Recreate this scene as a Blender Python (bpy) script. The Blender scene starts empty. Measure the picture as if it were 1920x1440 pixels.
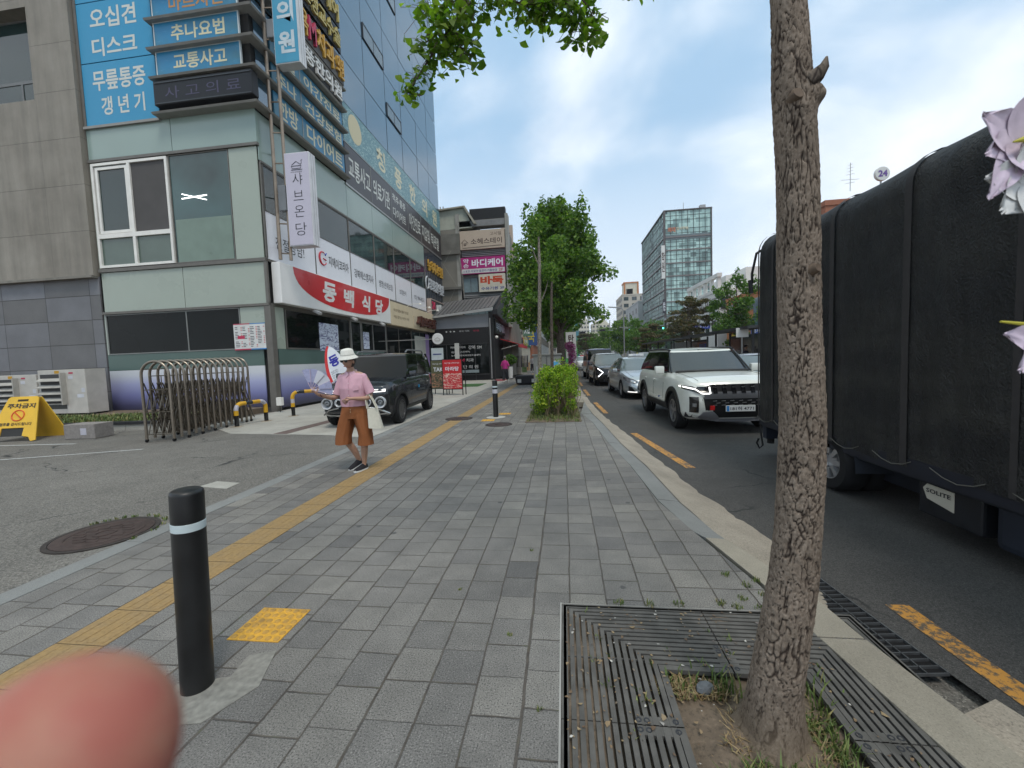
import bpy, bmesh, math, random
import numpy as np
from mathutils import Vector, Matrix, noise
random.seed(7)
SC = bpy.context.scene
COL = SC.collection
R = math.radians
# ------------------------------------------------------------------ camera
YAW, PITCH, ROLL = math.atan(98/770), math.atan(48/770), 0.037
fw = Vector((-math.sin(YAW), math.cos(YAW), 0)); rt = Vector((math.cos(YAW), math.sin(YAW), 0)); up = Vector((0, 0, 1))
fw, up = fw*math.cos(PITCH)-up*math.sin(PITCH), up*math.cos(PITCH)+fw*math.sin(PITCH)
rt, up = rt*math.cos(ROLL)-up*math.sin(ROLL), up*math.cos(ROLL)+rt*math.sin(ROLL)
cd = bpy.data.cameras.new('camera'); cam = bpy.data.objects.new('camera', cd); COL.objects.link(cam)
cd.sensor_width = 36; cd.lens = 770/1920*36; cd.clip_start = .01; cd.clip_end = 4000
m = Matrix((rt, up, -fw)).transposed().to_4x4(); m.translation = (0, 0, 1.45); cam.matrix_world = m
cd.dof.use_dof = True; cd.dof.focus_distance = 6.0; cd.dof.aperture_fstop = 7.8
SC.camera = cam
# ------------------------------------------------------------------ sky and sun
SUN_EL, SUN_AZ = R(62), R(150)
W_ = bpy.data.worlds.new('World'); SC.world = W_; W_.use_nodes = True
nt = W_.node_tree; nt.nodes.clear(); N = nt.nodes.new; Lk = nt.links.new
out = N('ShaderNodeOutputWorld'); bg = N('ShaderNodeBackground'); bg.inputs[1].default_value = .1
sky = N('ShaderNodeTexSky'); sky.sky_type = 'NISHITA'; sky.sun_disc = False; sky.sun_elevation = SUN_EL; sky.sun_rotation = SUN_AZ
sky.air_density = 1.0; sky.dust_density = 1.5
tc = N('ShaderNodeTexCoord'); sep = N('ShaderNodeSeparateXYZ'); Lk(tc.outputs['Generated'], sep.inputs[0])
# project the direction on a cloud layer overhead
mx = N('ShaderNodeMath'); mx.operation = 'MAXIMUM'; mx.inputs[1].default_value = 0.0; Lk(sep.outputs[2], mx.inputs[0])
ad = N('ShaderNodeMath'); ad.operation = 'ADD'; ad.inputs[1].default_value = .42; Lk(mx.outputs[0], ad.inputs[0])
dv = N('ShaderNodeVectorMath'); dv.operation = 'DIVIDE'; cb = N('ShaderNodeCombineXYZ')
for i in range(3): Lk(ad.outputs[0], cb.inputs[i])
Lk(tc.outputs['Generated'], dv.inputs[0]); Lk(cb.outputs[0], dv.inputs[1])
mpg = N('ShaderNodeMapping'); mpg.inputs['Scale'].default_value = (1, 1, .15); mpg.inputs['Location'].default_value = (3.15, 1.35, .4)
Lk(dv.outputs[0], mpg.inputs[0])
n1 = N('ShaderNodeTexNoise'); n1.inputs['Scale'].default_value = 1.5; n1.inputs['Detail'].default_value = 7; n1.inputs['Roughness'].default_value = .5; n1.inputs['Distortion'].default_value = .25
n2 = N('ShaderNodeTexNoise'); n2.inputs['Scale'].default_value = 3.6; n2.inputs['Detail'].default_value = 8; n2.inputs['Roughness'].default_value = .55
Lk(mpg.outputs[0], n1.inputs[0]); Lk(mpg.outputs[0], n2.inputs[0])
r1 = N('ShaderNodeValToRGB'); r1.color_ramp.elements[0].position = .41; r1.color_ramp.elements[1].position = .62; r1.color_ramp.interpolation = 'EASE'
Lk(n1.outputs[0], r1.inputs[0])
r2 = N('ShaderNodeValToRGB'); r2.color_ramp.elements[0].position = .3; r2.color_ramp.elements[1].position = .72
r2.color_ramp.elements[0].color = (7.0, 7.9, 9.0, 1); r2.color_ramp.elements[1].color = (10.2, 10.6, 11.0, 1)
Lk(n2.outputs[0], r2.inputs[0])
thin = N('ShaderNodeMix'); thin.data_type = 'RGBA'; thin.inputs[0].default_value = .82; Lk(sky.outputs[0], thin.inputs[6]); thin.inputs[7].default_value = (3.9, 6.0, 8.2, 1)
mixc = N('ShaderNodeMix'); mixc.data_type = 'RGBA'; Lk(r1.outputs[0], mixc.inputs[0]); Lk(thin.outputs[2], mixc.inputs[6]); Lk(r2.outputs[0], mixc.inputs[7])
# whiten toward the horizon
hz = N('ShaderNodeMapRange'); hz.inputs[1].default_value = .0; hz.inputs[2].default_value = .46; hz.inputs[3].default_value = .92; hz.inputs[4].default_value = 0; Lk(sep.outputs[2], hz.inputs[0])
mixh = N('ShaderNodeMix'); mixh.data_type = 'RGBA'; Lk(hz.outputs[0], mixh.inputs[0]); Lk(mixc.outputs[2], mixh.inputs[6]); mixh.inputs[7].default_value = (9.8, 10.3, 10.8, 1)
zc = N('ShaderNodeMix'); zc.data_type = 'RGBA'; zc.inputs[6].default_value = (1, 1, 1, 1); zc.inputs[7].default_value = (1.9, 1.6, 1.25, 1)  # unseen upper sky made brighter and warmer to add light below
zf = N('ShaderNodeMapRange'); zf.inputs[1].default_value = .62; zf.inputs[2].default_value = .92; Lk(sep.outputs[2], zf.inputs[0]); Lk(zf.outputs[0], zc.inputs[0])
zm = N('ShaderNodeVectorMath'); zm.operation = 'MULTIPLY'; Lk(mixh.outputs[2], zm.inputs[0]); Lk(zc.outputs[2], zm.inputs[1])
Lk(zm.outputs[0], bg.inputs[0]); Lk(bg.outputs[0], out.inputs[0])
sd = bpy.data.lights.new('sun', 'SUN'); sd.energy = 1.5; sd.angle = R(16); sd.color = (1, .93, .84)
so = bpy.data.objects.new('sun', sd); COL.objects.link(so)
so.rotation_euler = Vector((math.sin(SUN_AZ)*math.cos(SUN_EL), math.cos(SUN_AZ)*math.cos(SUN_EL), math.sin(SUN_EL))).to_track_quat('Z', 'Y').to_euler()
SC.view_settings.view_transform = 'Standard'; SC.view_settings.look = 'None'; SC.view_settings.exposure = .27; SC.view_settings.gamma = 1
SC.cycles.max_bounces = 6; SC.cycles.transparent_max_bounces = 6; SC.cycles.caustics_reflective = False; SC.cycles.caustics_refractive = False

# ------------------------------------------------------------------ materials
def newmat(name):
    m = bpy.data.materials.new(name); m.use_nodes = True; n = m.node_tree
    return m, n, n.nodes['Principled BSDF']
_MC = {}
def M(col, rough=.6, metal=0., var=.12, scale=3., bump=0., bs=60., spec=.35, coat=0., key=None, stretch=None, detail=5):
    """plain procedural surface: base colour broken up by noise, fine bump"""
    k = (tuple(col), rough, metal, var, scale, bump, bs, spec, coat, stretch)
    if k in _MC: return _MC[k]
    m, n, b = newmat(key or 'mat'); nd = n.nodes.new; lk = n.links.new
    tcn = nd('ShaderNodeTexCoord'); src = tcn.outputs['Object']
    if stretch:
        mp = nd('ShaderNodeMapping'); mp.inputs['Scale'].default_value = stretch; lk(src, mp.inputs[0]); src = mp.outputs[0]
    if var:
        t = nd('ShaderNodeTexNoise'); t.inputs['Scale'].default_value = scale; t.inputs['Detail'].default_value = detail; lk(src, t.inputs[0])
        mr = nd('ShaderNodeMapRange'); mr.inputs[1].default_value = .25; mr.inputs[2].default_value = .75; mr.inputs[3].default_value = 1-var; mr.inputs[4].default_value = 1+var; lk(t.outputs[0], mr.inputs[0])
        vm = nd('ShaderNodeVectorMath'); vm.operation = 'SCALE'; vm.inputs[0].default_value = col[:3]; lk(mr.outputs[0], vm.inputs['Scale']); lk(vm.outputs[0], b.inputs['Base Color'])
        mr2 = nd('ShaderNodeMapRange'); mr2.inputs[3].default_value = max(0, rough-.07); mr2.inputs[4].default_value = min(1, rough+.07); lk(t.outputs[0], mr2.inputs[0]); lk(mr2.outputs[0], b.inputs['Roughness'])
    else:
        b.inputs['Base Color'].default_value = (*col[:3], 1); b.inputs['Roughness'].default_value = rough
    b.inputs['Metallic'].default_value = metal; b.inputs['Specular IOR Level'].default_value = spec; b.inputs['Coat Weight'].default_value = coat; b.inputs['Coat Roughness'].default_value = .03
    if bump:
        t2 = nd('ShaderNodeTexNoise'); t2.inputs['Scale'].default_value = bs; t2.inputs['Detail'].default_value = 4; lk(src, t2.inputs[0])
        bp = nd('ShaderNodeBump'); bp.inputs['Strength'].default_value = 1; bp.inputs['Distance'].default_value = bump; lk(t2.outputs[0], bp.inputs['Height']); lk(bp.outputs[0], b.inputs['Normal'])
    _MC[k] = m; return m
def Emi(col, s, name='lit'):
    m, n, b = newmat(name); b.inputs['Base Color'].default_value = (*col, 1); b.inputs['Emission Color'].default_value = (*col, 1); b.inputs['Emission Strength'].default_value = s; return m
class G:
    """tiny node graph helper on one material"""
    def __init__(s, name):
        s.m, s.n, s.b = newmat(name); s.tc = s.n.nodes.new('ShaderNodeTexCoord')
    def nd(s, t, **k):
        x = s.n.nodes.new(t)
        for a, v in k.items(): setattr(x, a, v)
        return x
    def lk(s, a, b): s.n.links.new(a, b)
    def put(s, inp, v):
        if isinstance(v, bpy.types.NodeSocket): s.lk(v, inp)
        elif v is not None: inp.default_value = v
    def math(s, op, a, b=None, c=None):
        x = s.nd('ShaderNodeMath', operation=op); s.put(x.inputs[0], a)
        if b is not None: s.put(x.inputs[1], b)
        if c is not None: s.put(x.inputs[2], c)
        return x.outputs[0]
    def vmath(s, op, a, b=None, sc=None):
        x = s.nd('ShaderNodeVectorMath', operation=op); s.put(x.inputs[0], a)
        if b is not None: s.put(x.inputs[1], b)
        if sc is not None: s.put(x.inputs['Scale'], sc)
        return x.outputs[0]
    def noise(s, v, scale, detail=4, rough=.5, dist=0):
        x = s.nd('ShaderNodeTexNoise'); s.put(x.inputs[0], v); x.inputs['Scale'].default_value = scale; x.inputs['Detail'].default_value = detail; x.inputs['Roughness'].default_value = rough; x.inputs['Distortion'].default_value = dist
        return x.outputs[0]
    def vor(s, v, scale, feat='F1', out='Distance'):
        x = s.nd('ShaderNodeTexVoronoi', feature=feat); s.put(x.inputs[0], v); x.inputs['Scale'].default_value = scale; return x.outputs[out]
    def white(s, v):
        x = s.nd('ShaderNodeTexWhiteNoise', noise_dimensions='3D'); s.put(x.inputs[0], v); return x.outputs[0]
    def mr(s, v, a, b, c=0., d=1.):
        x = s.nd('ShaderNodeMapRange'); s.put(x.inputs[0], v); x.inputs[1].default_value = a; x.inputs[2].default_value = b; x.inputs[3].default_value = c; x.inputs[4].default_value = d; return x.outputs[0]
    def ramp(s, v, els):
        x = s.nd('ShaderNodeValToRGB'); s.put(x.inputs[0], v); e = x.color_ramp.elements
        while len(e) < len(els): e.new(.5)
        for i, (p, c) in enumerate(els): e[i].position = p; e[i].color = (*c, 1) if len(c) == 3 else c
        return x.outputs[0]
    def mix(s, f, a, b):
        x = s.nd('ShaderNodeMix', data_type='RGBA'); s.put(x.inputs[0], f)
        for i, v in ((6, a), (7, b)): s.put(x.inputs[i], (*v, 1) if isinstance(v, tuple) and len(v) == 3 else v)
        return x.outputs[2]
    def map(s, v, scale=(1, 1, 1), loc=(0, 0, 0), rot=(0, 0, 0)):
        x = s.nd('ShaderNodeMapping'); s.put(x.inputs[0], v); x.inputs['Scale'].default_value = scale; x.inputs['Location'].default_value = loc; x.inputs['Rotation'].default_value = rot; return x.outputs[0]
    def sepx(s, v):
        x = s.nd('ShaderNodeSeparateXYZ'); s.put(x.inputs[0], v); return x.outputs
    def comb(s, a=0., b=0., c=0.):
        x = s.nd('ShaderNodeCombineXYZ')
        for i, v in enumerate((a, b, c)): s.put(x.inputs[i], v)
        return x.outputs[0]
    def col(s, v): s.put(s.b.inputs['Base Color'], (*v, 1) if isinstance(v, tuple) and len(v) == 3 else v)
    def rough(s, v): s.put(s.b.inputs['Roughness'], v)
    def bump(s, h, dist, prev=None):
        x = s.nd('ShaderNodeBump'); x.inputs['Distance'].default_value = dist; s.put(x.inputs['Height'], h)
        if prev is not None: s.lk(prev, x.inputs['Normal'])
        s.lk(x.outputs[0], s.b.inputs['Normal']); return x.outputs[0]

# ------------------------------------------------------------------ mesh building
WM = {}
class MB:
    def __init__(s): s.v = []; s.f = []; s.mi = []; s.cur = 0
    def add(s, vs, fs):
        o = len(s.v); s.v += [tuple(v) for v in vs]; s.f += [tuple(o+i for i in f) for f in fs]; s.mi += [s.cur]*len(fs); return s
    def box(s, x0, x1, y0, y1, z0, z1, T=None):
        vs = [Vector((x, y, z)) for z in (z0, z1) for y in (y0, y1) for x in (x0, x1)]
        if T is not None: vs = [T @ v for v in vs]
        return s.add(vs, [(0, 2, 3, 1), (4, 5, 7, 6), (0, 1, 5, 4), (2, 6, 7, 3), (0, 4, 6, 2), (1, 3, 7, 5)])
    def quad(s, a, b, c, d): return s.add([a, b, c, d], [(0, 1, 2, 3)])
    def poly(s, pts): return s.add(pts, [tuple(range(len(pts)))])
    def prism(s, pts, d):
        """polygon (3D points) pushed along vector d"""
        n = len(pts); d = Vector(d); a = [Vector(p) for p in pts]
        return s.add(a+[p+d for p in a], [tuple(range(n))[::-1], tuple(range(n, 2*n))]+[(i, (i+1) % n, n+(i+1) % n, n+i) for i in range(n)])
    def tube(s, pts, r, seg=8, cap=True):
        pts = [Vector(p) for p in pts]; n = len(pts); rs = r if isinstance(r, (list, tuple)) else [r]*n
        t0 = (pts[1]-pts[0]).normalized(); a = t0.orthogonal().normalized(); vs = []
        for i, p in enumerate(pts):
            t = (pts[min(i+1, n-1)]-pts[max(i-1, 0)])
            t = t.normalized() if t.length > 1e-9 else t0
            a = (a-t*a.dot(t)); a = a.normalized() if a.length > 1e-6 else t.orthogonal().normalized(); b = t.cross(a)
            for k in range(seg):
                an = 2*math.pi*k/seg; vs.append(p+(a*math.cos(an)+b*math.sin(an))*rs[i])
        fs = [(i*seg+k, i*seg+(k+1) % seg, (i+1)*seg+(k+1) % seg, (i+1)*seg+k) for i in range(n-1) for k in range(seg)]
        if cap: fs += [tuple(range(seg))[::-1], tuple((n-1)*seg+k for k in range(seg))]
        return s.add(vs, fs)
    def lathe(s, prof, c=(0, 0, 0), axis='Z', seg=24, T=None, cap=False):
        vs = []; c = Vector(c)
        for (r, h) in prof:
            for k in range(seg):
                a = 2*math.pi*k/seg; x, y = r*math.cos(a), r*math.sin(a)
                v = Vector((x, y, h)) if axis == 'Z' else (Vector((h, x, y)) if axis == 'X' else Vector((y, h, x)))
                v = v+c; vs.append(T @ v if T is not None else v)
        n = len(prof); fs = [(i*seg+k, i*seg+(k+1) % seg, (i+1)*seg+(k+1) % seg, (i+1)*seg+k) for i in range(n-1) for k in range(seg)]
        if cap: fs += [tuple(range(seg))[::-1], tuple((n-1)*seg+k for k in range(seg))]
        return s.add(vs, fs)
    def grid(s, rows, closed=False):
        """rows: list of equally long point lists"""
        m_ = len(rows[0]); vs = [p for r_ in rows for p in r_]
        fs = [(i*m_+k, i*m_+(k+1) % m_, (i+1)*m_+(k+1) % m_, (i+1)*m_+k) for i in range(len(rows)-1) for k in range(m_ if closed else m_-1)]
        return s.add(vs, fs)
    def ell(s, c, r, seg=16, rings=10, T=None):
        c = Vector(c); rows = []
        for i in range(rings+1):
            ph = math.pi*i/rings-math.pi/2
            rows.append([(lambda v: T @ v if T is not None else v)(c+Vector((r[0]*math.cos(ph)*math.cos(a), r[1]*math.cos(ph)*math.sin(a), r[2]*math.sin(ph)))) for a in [2*math.pi*k/seg for k in range(seg)]])
        return s.grid(rows, True)
    def xf(s, T): s.v = [tuple(T @ Vector(v)) for v in s.v]; return s
    def build(s, name, mat, parent=None, smooth=False, local=False, bevel=0, ang=40, weld=False):
        me = bpy.data.meshes.new(name); v = s.v
        if parent is not None and not local:
            I = WM[parent.name].inverted(); v = [tuple(I @ Vector(p)) for p in v]
        me.from_pydata(v, [], s.f)
        mats = mat if isinstance(mat, (list, tuple)) else [mat]
        for q in mats: me.materials.append(q)
        if len(mats) > 1: me.polygons.foreach_set('material_index', s.mi)
        bm = bmesh.new(); bm.from_mesh(me)
        if weld: bmesh.ops.remove_doubles(bm, verts=bm.verts, dist=1e-5)
        if len(s.f) < 60000: bmesh.ops.recalc_face_normals(bm, faces=bm.faces)
        if bevel: bmesh.ops.bevel(bm, geom=[e for e in bm.edges if len(e.link_faces) == 2 and e.calc_face_angle(0) > R(35)], offset=bevel, segments=2, affect='EDGES', clamp_overlap=True, profile=.6)
        bm.to_mesh(me); bm.free()
        if smooth:
            me.shade_smooth()
            if ang < 180: me.set_sharp_from_angle(angle=R(ang))
        o = bpy.data.objects.new(name, me); COL.objects.link(o)
        if parent is not None: o.parent = parent; WM[o.name] = WM[parent.name]
        else: WM[o.name] = Matrix()
        return o
def T3(loc=(0, 0, 0), rz=0, rx=0, ry=0, s=1): return Matrix.Translation(loc) @ Matrix.Rotation(rz, 4, 'Z') @ Matrix.Rotation(rx, 4, 'X') @ Matrix.Rotation(ry, 4, 'Y') @ Matrix.Scale(s, 4)
def thing(name, label, cat, loc=(0, 0, 0), rz=0, group=None, s=1):
    o = bpy.data.objects.new(name, None); COL.objects.link(o); o.empty_display_size = .2
    o.location = loc; o.rotation_euler = (0, 0, rz); o.scale = (s, s, s); o['label'] = label; o['category'] = cat
    if group: o['group'] = group
    WM[o.name] = T3(loc, rz, s=s); return o
def tag(o, label, cat, group=None):
    o['label'] = label; o['category'] = cat
    if group: o['group'] = group
    return o
def struct(o): o['kind'] = 'structure'; return o
def stuff(o, label, cat): o['kind'] = 'stuff'; o['label'] = label; o['category'] = cat; return o
def dup(root, loc=None, rz=None, label=None, s=None):
    def cp(o, par):
        c = o.copy(); COL.objects.link(c)
        if par is not None: c.parent = par
        for ch in list(o.children): cp(ch, c)
        return c
    c = cp(root, None)
    if loc is not None: c.location = loc
    if rz is not None: c.rotation_euler = (0, 0, rz)
    if s is not None: c.scale = (s, s, s)
    if label: c['label'] = label
    WM[c.name] = T3(loc or root.location, rz or root.rotation_euler[2]); return c
def text(s, org, u, v, w, h, mat, parent, depth=.01, bold=.0, name='lettering', local=False, shear=0, spacing=1., lines=.9):
    """writing laid out in the rectangle org + u*w + v*h; faces u x v"""
    c = bpy.data.curves.new('t', 'FONT'); c.body = s; c.offset = bold; c.align_x = 'CENTER'; c.shear = shear; c.space_character = spacing; c.space_line = lines; c.resolution_u = 2
    o = bpy.data.objects.new('t', c); COL.objects.link(o); bpy.context.view_layer.update()
    me = bpy.data.meshes.new_from_object(o.evaluated_get(bpy.context.evaluated_depsgraph_get()))
    bpy.data.objects.remove(o); bpy.data.curves.remove(c)
    P_ = [Vector(q.co) for q in me.vertices]
    if not P_: return None
    x0, x1 = min(p.x for p in P_), max(p.x for p in P_); y0, y1 = min(p.y for p in P_), max(p.y for p in P_)
    u, v, org = Vector(u).normalized(), Vector(v).normalized(), Vector(org); n = u.cross(v)
    q = [org+u*((p.x-x0)/(x1-x0)*w)+v*((p.y-y0)/(y1-y0)*h)+n*(depth) for p in P_]
    b = MB(); b.add(q, [tuple(f.vertices) for f in me.polygons])
    if depth > .012:   # raised letters: add the returns
        bound = {}
        for f in me.polygons:
            vs = list(f.vertices)
            for i in range(len(vs)):
                a, d = vs[i], vs[(i+1) % len(vs)]; k = (min(a, d), max(a, d)); bound.setdefault(k, []).append((a, d))
        o2 = len(b.v); b.v += [tuple(p-n*depth) for p in q]
        for k, es in bound.items():
            if len(es) == 1:
                a, d = es[0]; b.f.append((d, a, o2+a, o2+d)); b.mi.append(0)
    bpy.data.meshes.remove(me)
    return b.build(name, mat, parent, local=local)
X_, Y_, Z_ = Vector((1, 0, 0)), Vector((0, 1, 0)), Vector((0, 0, 1))
# ================================================================== ground surfaces
def mat_tiles():
    g = G('granite_block_paving'); P = g.tc.outputs['Object']
    w = .2133
    nz = g.vmath('SCALE', g.vmath('SUBTRACT', g.n_(P), (.5, .5, .5)), sc=.03) if False else None
    wob = g.nd('ShaderNodeTexNoise'); g.lk(P, wob.inputs[0]); wob.inputs['Scale'].default_value = .7
    off = g.vmath('SCALE', g.vmath('SUBTRACT', wob.outputs[1], (.5, .5, .5)), sc=.045)
    fine = g.nd('ShaderNodeTexNoise'); g.lk(P, fine.inputs[0]); fine.inputs['Scale'].default_value = 9
    P2 = g.vmath('ADD', g.vmath('ADD', P, off), g.vmath('SCALE', g.vmath('SUBTRACT', fine.outputs[1], (.5, .5, .5)), sc=.010))
    x, y, z = g.sepx(P2)[:3]
    cx = g.math('MULTIPLY', x, 1/w); ci = g.math('FLOOR', cx); fx = g.math('FRACT', cx)
    ro = g.white(g.comb(ci, 3.7, 0.)); ro = g.math('SNAP', ro, .25)
    cy = g.math('ADD', g.math('MULTIPLY', y, 1/w), ro); ri = g.math('FLOOR', cy); fy = g.math('FRACT', cy)
    ex = g.math('MULTIPLY', g.math('SUBTRACT', .5, g.math('ABSOLUTE', g.math('SUBTRACT', fx, .5))), w)
    ey = g.math('MULTIPLY', g.math('SUBTRACT', .5, g.math('ABSOLUTE', g.math('SUBTRACT', fy, .5))), w)
    # some cross joints are filled with dirt and hardly show
    jr = g.white(g.comb(ci, g.math('ROUND', cy), 5.))
    ey = g.math('ADD', ey, g.math('MULTIPLY', g.math('LESS_THAN', jr, .3), .0025))
    wid = g.mr(g.white(g.comb(g.math('ROUND', cx), 1., 1.)), 0, 1, .0012, .0045)
    jx = g.math('LESS_THAN', g.math('SUBTRACT', ex, wid), .0012); jy = g.math('LESS_THAN', ey, .0036)
    dx = g.mr(g.math('SUBTRACT', ex, wid), .0, .004, 1, 0); dy = g.mr(ey, .002, .0055, 1, 0); j = g.math('MAXIMUM', dx, dy)
    rnd = g.white(g.comb(ci, ri, 0.))
    big = g.noise(P, .9, 5, .6); med = g.noise(P, 6, 5, .65); sp = g.noise(P, 150, 3, .75); sp2 = g.vor(P, 260)
    base = g.ramp(rnd, [(0, (.135, .13, .126)), (.06, (.185, .177, .167)), (.5, (.222, .211, .195)), (.93, (.25, .237, .215)), (1, (.29, .275, .245))])
    c = g.mix(g.mr(sp, .53, .60), base, (.075, .07, .068)); c = g.mix(g.mr(sp, .32, .42, .9, 0), c, (.46, .44, .41))
    f = g.math('MULTIPLY', g.mr(big, .3, .7, .66, 1.0), g.mr(med, .3, .7, .80, 1.08))
    c2 = g.vmath('SCALE', c, sc=f)
    # gum spots and stains
    gum = g.vor(g.map(P, (1, 1, 0)), 2.3); gs = g.mr(gum, .045, .06, 1, 0)
    gsel = g.math('GREATER_THAN', g.white(g.vor(g.map(P, (1, 1, 0)), 2.3, out='Color')), .35)
    c3 = g.mix(g.math('MULTIPLY', g.math('MULTIPLY', gs, gsel), .75), c2, (.05, .05, .052))
    dirt = g.ramp(g.noise(P, 14, 3), [(.3, (.035, .03, .027)), (.6, (.085, .07, .055)), (.75, (.06, .075, .03))])
    jj = g.math('MULTIPLY', j, g.mr(g.noise(P, 5, 3), .25, .6, .55, 1))
    c4 = g.mix(jj, c3, dirt); g.col(c4); g.rough(g.mr(med, .3, .7, .7, .85))
    h = g.math('ADD', g.math('MULTIPLY', j, -1.), g.math('MULTIPLY', sp, .16)); h = g.math('ADD', h, g.math('MULTIPLY', rnd, .25)); g.bump(h, .004)
    return g.m
class _d: pass
G.n_ = lambda s, P: s.noise(P, 1)
def mat_asphalt(name, c0, c1, agg=.5, patch=.25, cracks=True, pale=(.3, .29, .27), k=1.):
    g = G(name); P = g.tc.outputs['Object']
    s1 = g.noise(P, 130*k, 3, .75); s2 = g.vor(P, 150*k); big = g.noise(P, .35, 5, .6); med = g.noise(P, 2.2, 6, .7, .4)
    c = g.mix(g.mr(s1, .35, .65), c0, c1); c = g.mix(g.mr(s2, .12, .28, agg, 0), c, pale)
    f = g.math('MULTIPLY', g.mr(big, .3, .7, 1-patch, 1+patch), g.mr(med, .3, .7, .82, 1.12)); c = g.vmath('SCALE', c, sc=f)
    if cracks:
        wv = g.nd('ShaderNodeTexNoise'); g.lk(P, wv.inputs[0]); wv.inputs['Scale'].default_value = 3; wv.inputs['Detail'].default_value = 5
        Pw = g.vmath('ADD', P, g.vmath('SCALE', g.vmath('SUBTRACT', wv.outputs[1], (.5, .5, .5)), sc=.5))
        cr = g.vor(g.map(Pw, (1, 1, 0)), .55, feat='DISTANCE_TO_EDGE'); k = g.math('MULTIPLY', g.mr(cr, .002, .009, 1, 0), g.mr(g.noise(P, .8, 2), .5, .58)); c = g.mix(k, c, (.02, .02, .02))
    g.col(c); g.rough(.85); g.bump(g.math('ADD', s1, g.math('MULTIPLY', s2, -.6)), .004); return g.m
def mat_stone(name, base, lo=.8, hi=1.12, speck=.5, dark=(.1, .1, .1), sc=160):
    g = G(name); P = g.tc.outputs['Object']; sp = g.noise(P, sc, 3, .7); big = g.noise(P, 1.8, 6, .65)
    c = g.mix(g.mr(sp, .52, .64, 0, speck), base, dark); c = g.mix(g.mr(sp, .3, .42, speck, 0), c, tuple(min(.8, v*1.6) for v in base))
    c = g.vmath('SCALE', c, sc=g.mr(big, .28, .72, lo, hi)); g.col(c); g.rough(.8); g.bump(sp, .002); return g.m
MT_TILE = mat_tiles()
MT_ROAD = mat_asphalt('road_asphalt', (.028, .027, .026), (.088, .084, .079), .45, .16, k=.8)
MT_LOT = mat_asphalt('old_asphalt', (.065, .061, .055), (.20, .187, .166), .7, .16, pale=(.40, .38, .33), k=.42)
MT_CONC = mat_stone('worn_concrete', (.39, .375, .335), .72, 1.1, .25, (.2, .19, .17), 60)
MT_KERB = mat_stone('kerb_granite', (.31, .28, .225), .72, 1.12, .5, (.16, .14, .11))
MT_APRON = mat_stone('apron_concrete', (.34, .30, .245), .68, 1.12, .6, (.13, .11, .09), 90)
MT_BLUEG = mat_stone('blue_granite', (.205, .208, .20), .82, 1.1, .5, (.1, .11, .12))
MT_SOIL = mat_stone('soil', (.155, .115, .08), .6, 1.2, .6, (.06, .045, .03), 40)

b = MB(); b.quad((-300, -60, -.2), (300, -60, -.2), (300, 1500, -.2), (-300, 1500, -.2)); struct(b.build('ground', MT_LOT))
redge = [(2.3, -6), (2.0, 1.0), (1.83, 2.0), (1.70, 2.9), (1.62, 3.45), (1.40, 4.6), (1.2, 6.7), (.98, 8.5), (.80, 10.5), (.66, 13), (.60, 17), (.60, 60), (.6, 420)]
b = MB()
for (x0, y0), (x1, y1) in zip(redge, redge[1:]): b.quad((x0, y0, -.15), (26, y0, -.15), (26, y1, -.15), (x1, y1, -.15))
struct(b.build('road', MT_ROAD, weld=True))
b = MB(); b.quad((26, -6, 0), (60, -6, 0), (60, 420, 0), (26, 420, 0)); b.quad((26, -6, -.15), (26, 420, -.15), (26, 420, 0), (26, -6, 0)); struct(b.build('far_pavement', MT_CONC))
# pavement: main sheet in quads up to the granite strip
inner = [(1.17, 2.35), (1.16, 2.6), (1.02, 3.3), (.88, 4.1), (.82, 5.5), (.69, 6.9), (.58, 9.1), (.40, 10.5), (.38, 13), (.38, 150)]
b = MB(); b.quad((-3.6, -4, 0), (-.055, -4, 0), (-.055, 2.35, 0), (-3.6, 2.35, 0))
for (x0, y0), (x1, y1) in zip(inner, inner[1:]): b.quad((-3.6, y0, 0), (x0, y0, 0), (x1, y1, 0), (-3.6, y1, 0))
b.quad((-.055, -4, 0), (1.38, -4, 0), (1.38, .82, 0), (-.055, .82, 0))
struct(b.build('pavement', MT_TILE))
# blue granite edge strip beside the driveway apron, kerb further on
def strip(name, A, B, z0, z1, mat, joint=.9, gap=.005, zb=-.16):
    """stones between two polylines A and B (lists of (x,y,z))"""
    b = MB()
    for i in range(len(A)-1):
        a0, a1, c0, c1 = Vector(A[i]), Vector(A[i+1]), Vector(B[i]), Vector(B[i+1])
        n = max(1, round((a1-a0).length/joint))
        for k in range(n):
            t0, t1 = k/n, (k+1)/n-gap/max(.1, (a1-a0).length)
            p = [a0.lerp(a1, t0), c0.lerp(c1, t0), c0.lerp(c1, t1), a0.lerp(a1, t1)]; dz = random.uniform(-.003, .003)
            top = [q+Vector((0, 0, dz)) for q in p]; bot = [Vector((q.x, q.y, zb)) for q in p]
            b.add(bot+top, [(4, 5, 6, 7), (0, 1, 5, 4), (1, 2, 6, 5), (2, 3, 7, 6), (3, 0, 4, 7)])
    return struct(b.build(name, mat, bevel=.004))
strip('granite_edging', [(.60, 13, .0), (.40, 10.5, .0), (.585, 9.1, .0), (.695, 6.9, .0), (.825, 5.5, .0), (.885, 4.15, .0), (1.00, 3.40, 0), (1.06, 3.28, 0)],
      [(.62, 13, -.01), (.68, 10.5, -.02), (.79, 9.1, -.02), (.90, 6.9, -.02), (1.03, 5.5, -.02), (1.09, 4.15, -.02), (1.19, 3.40, -.02), (1.22, 3.28, -.02)], 0, 0, MT_BLUEG, 1.0)
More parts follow.
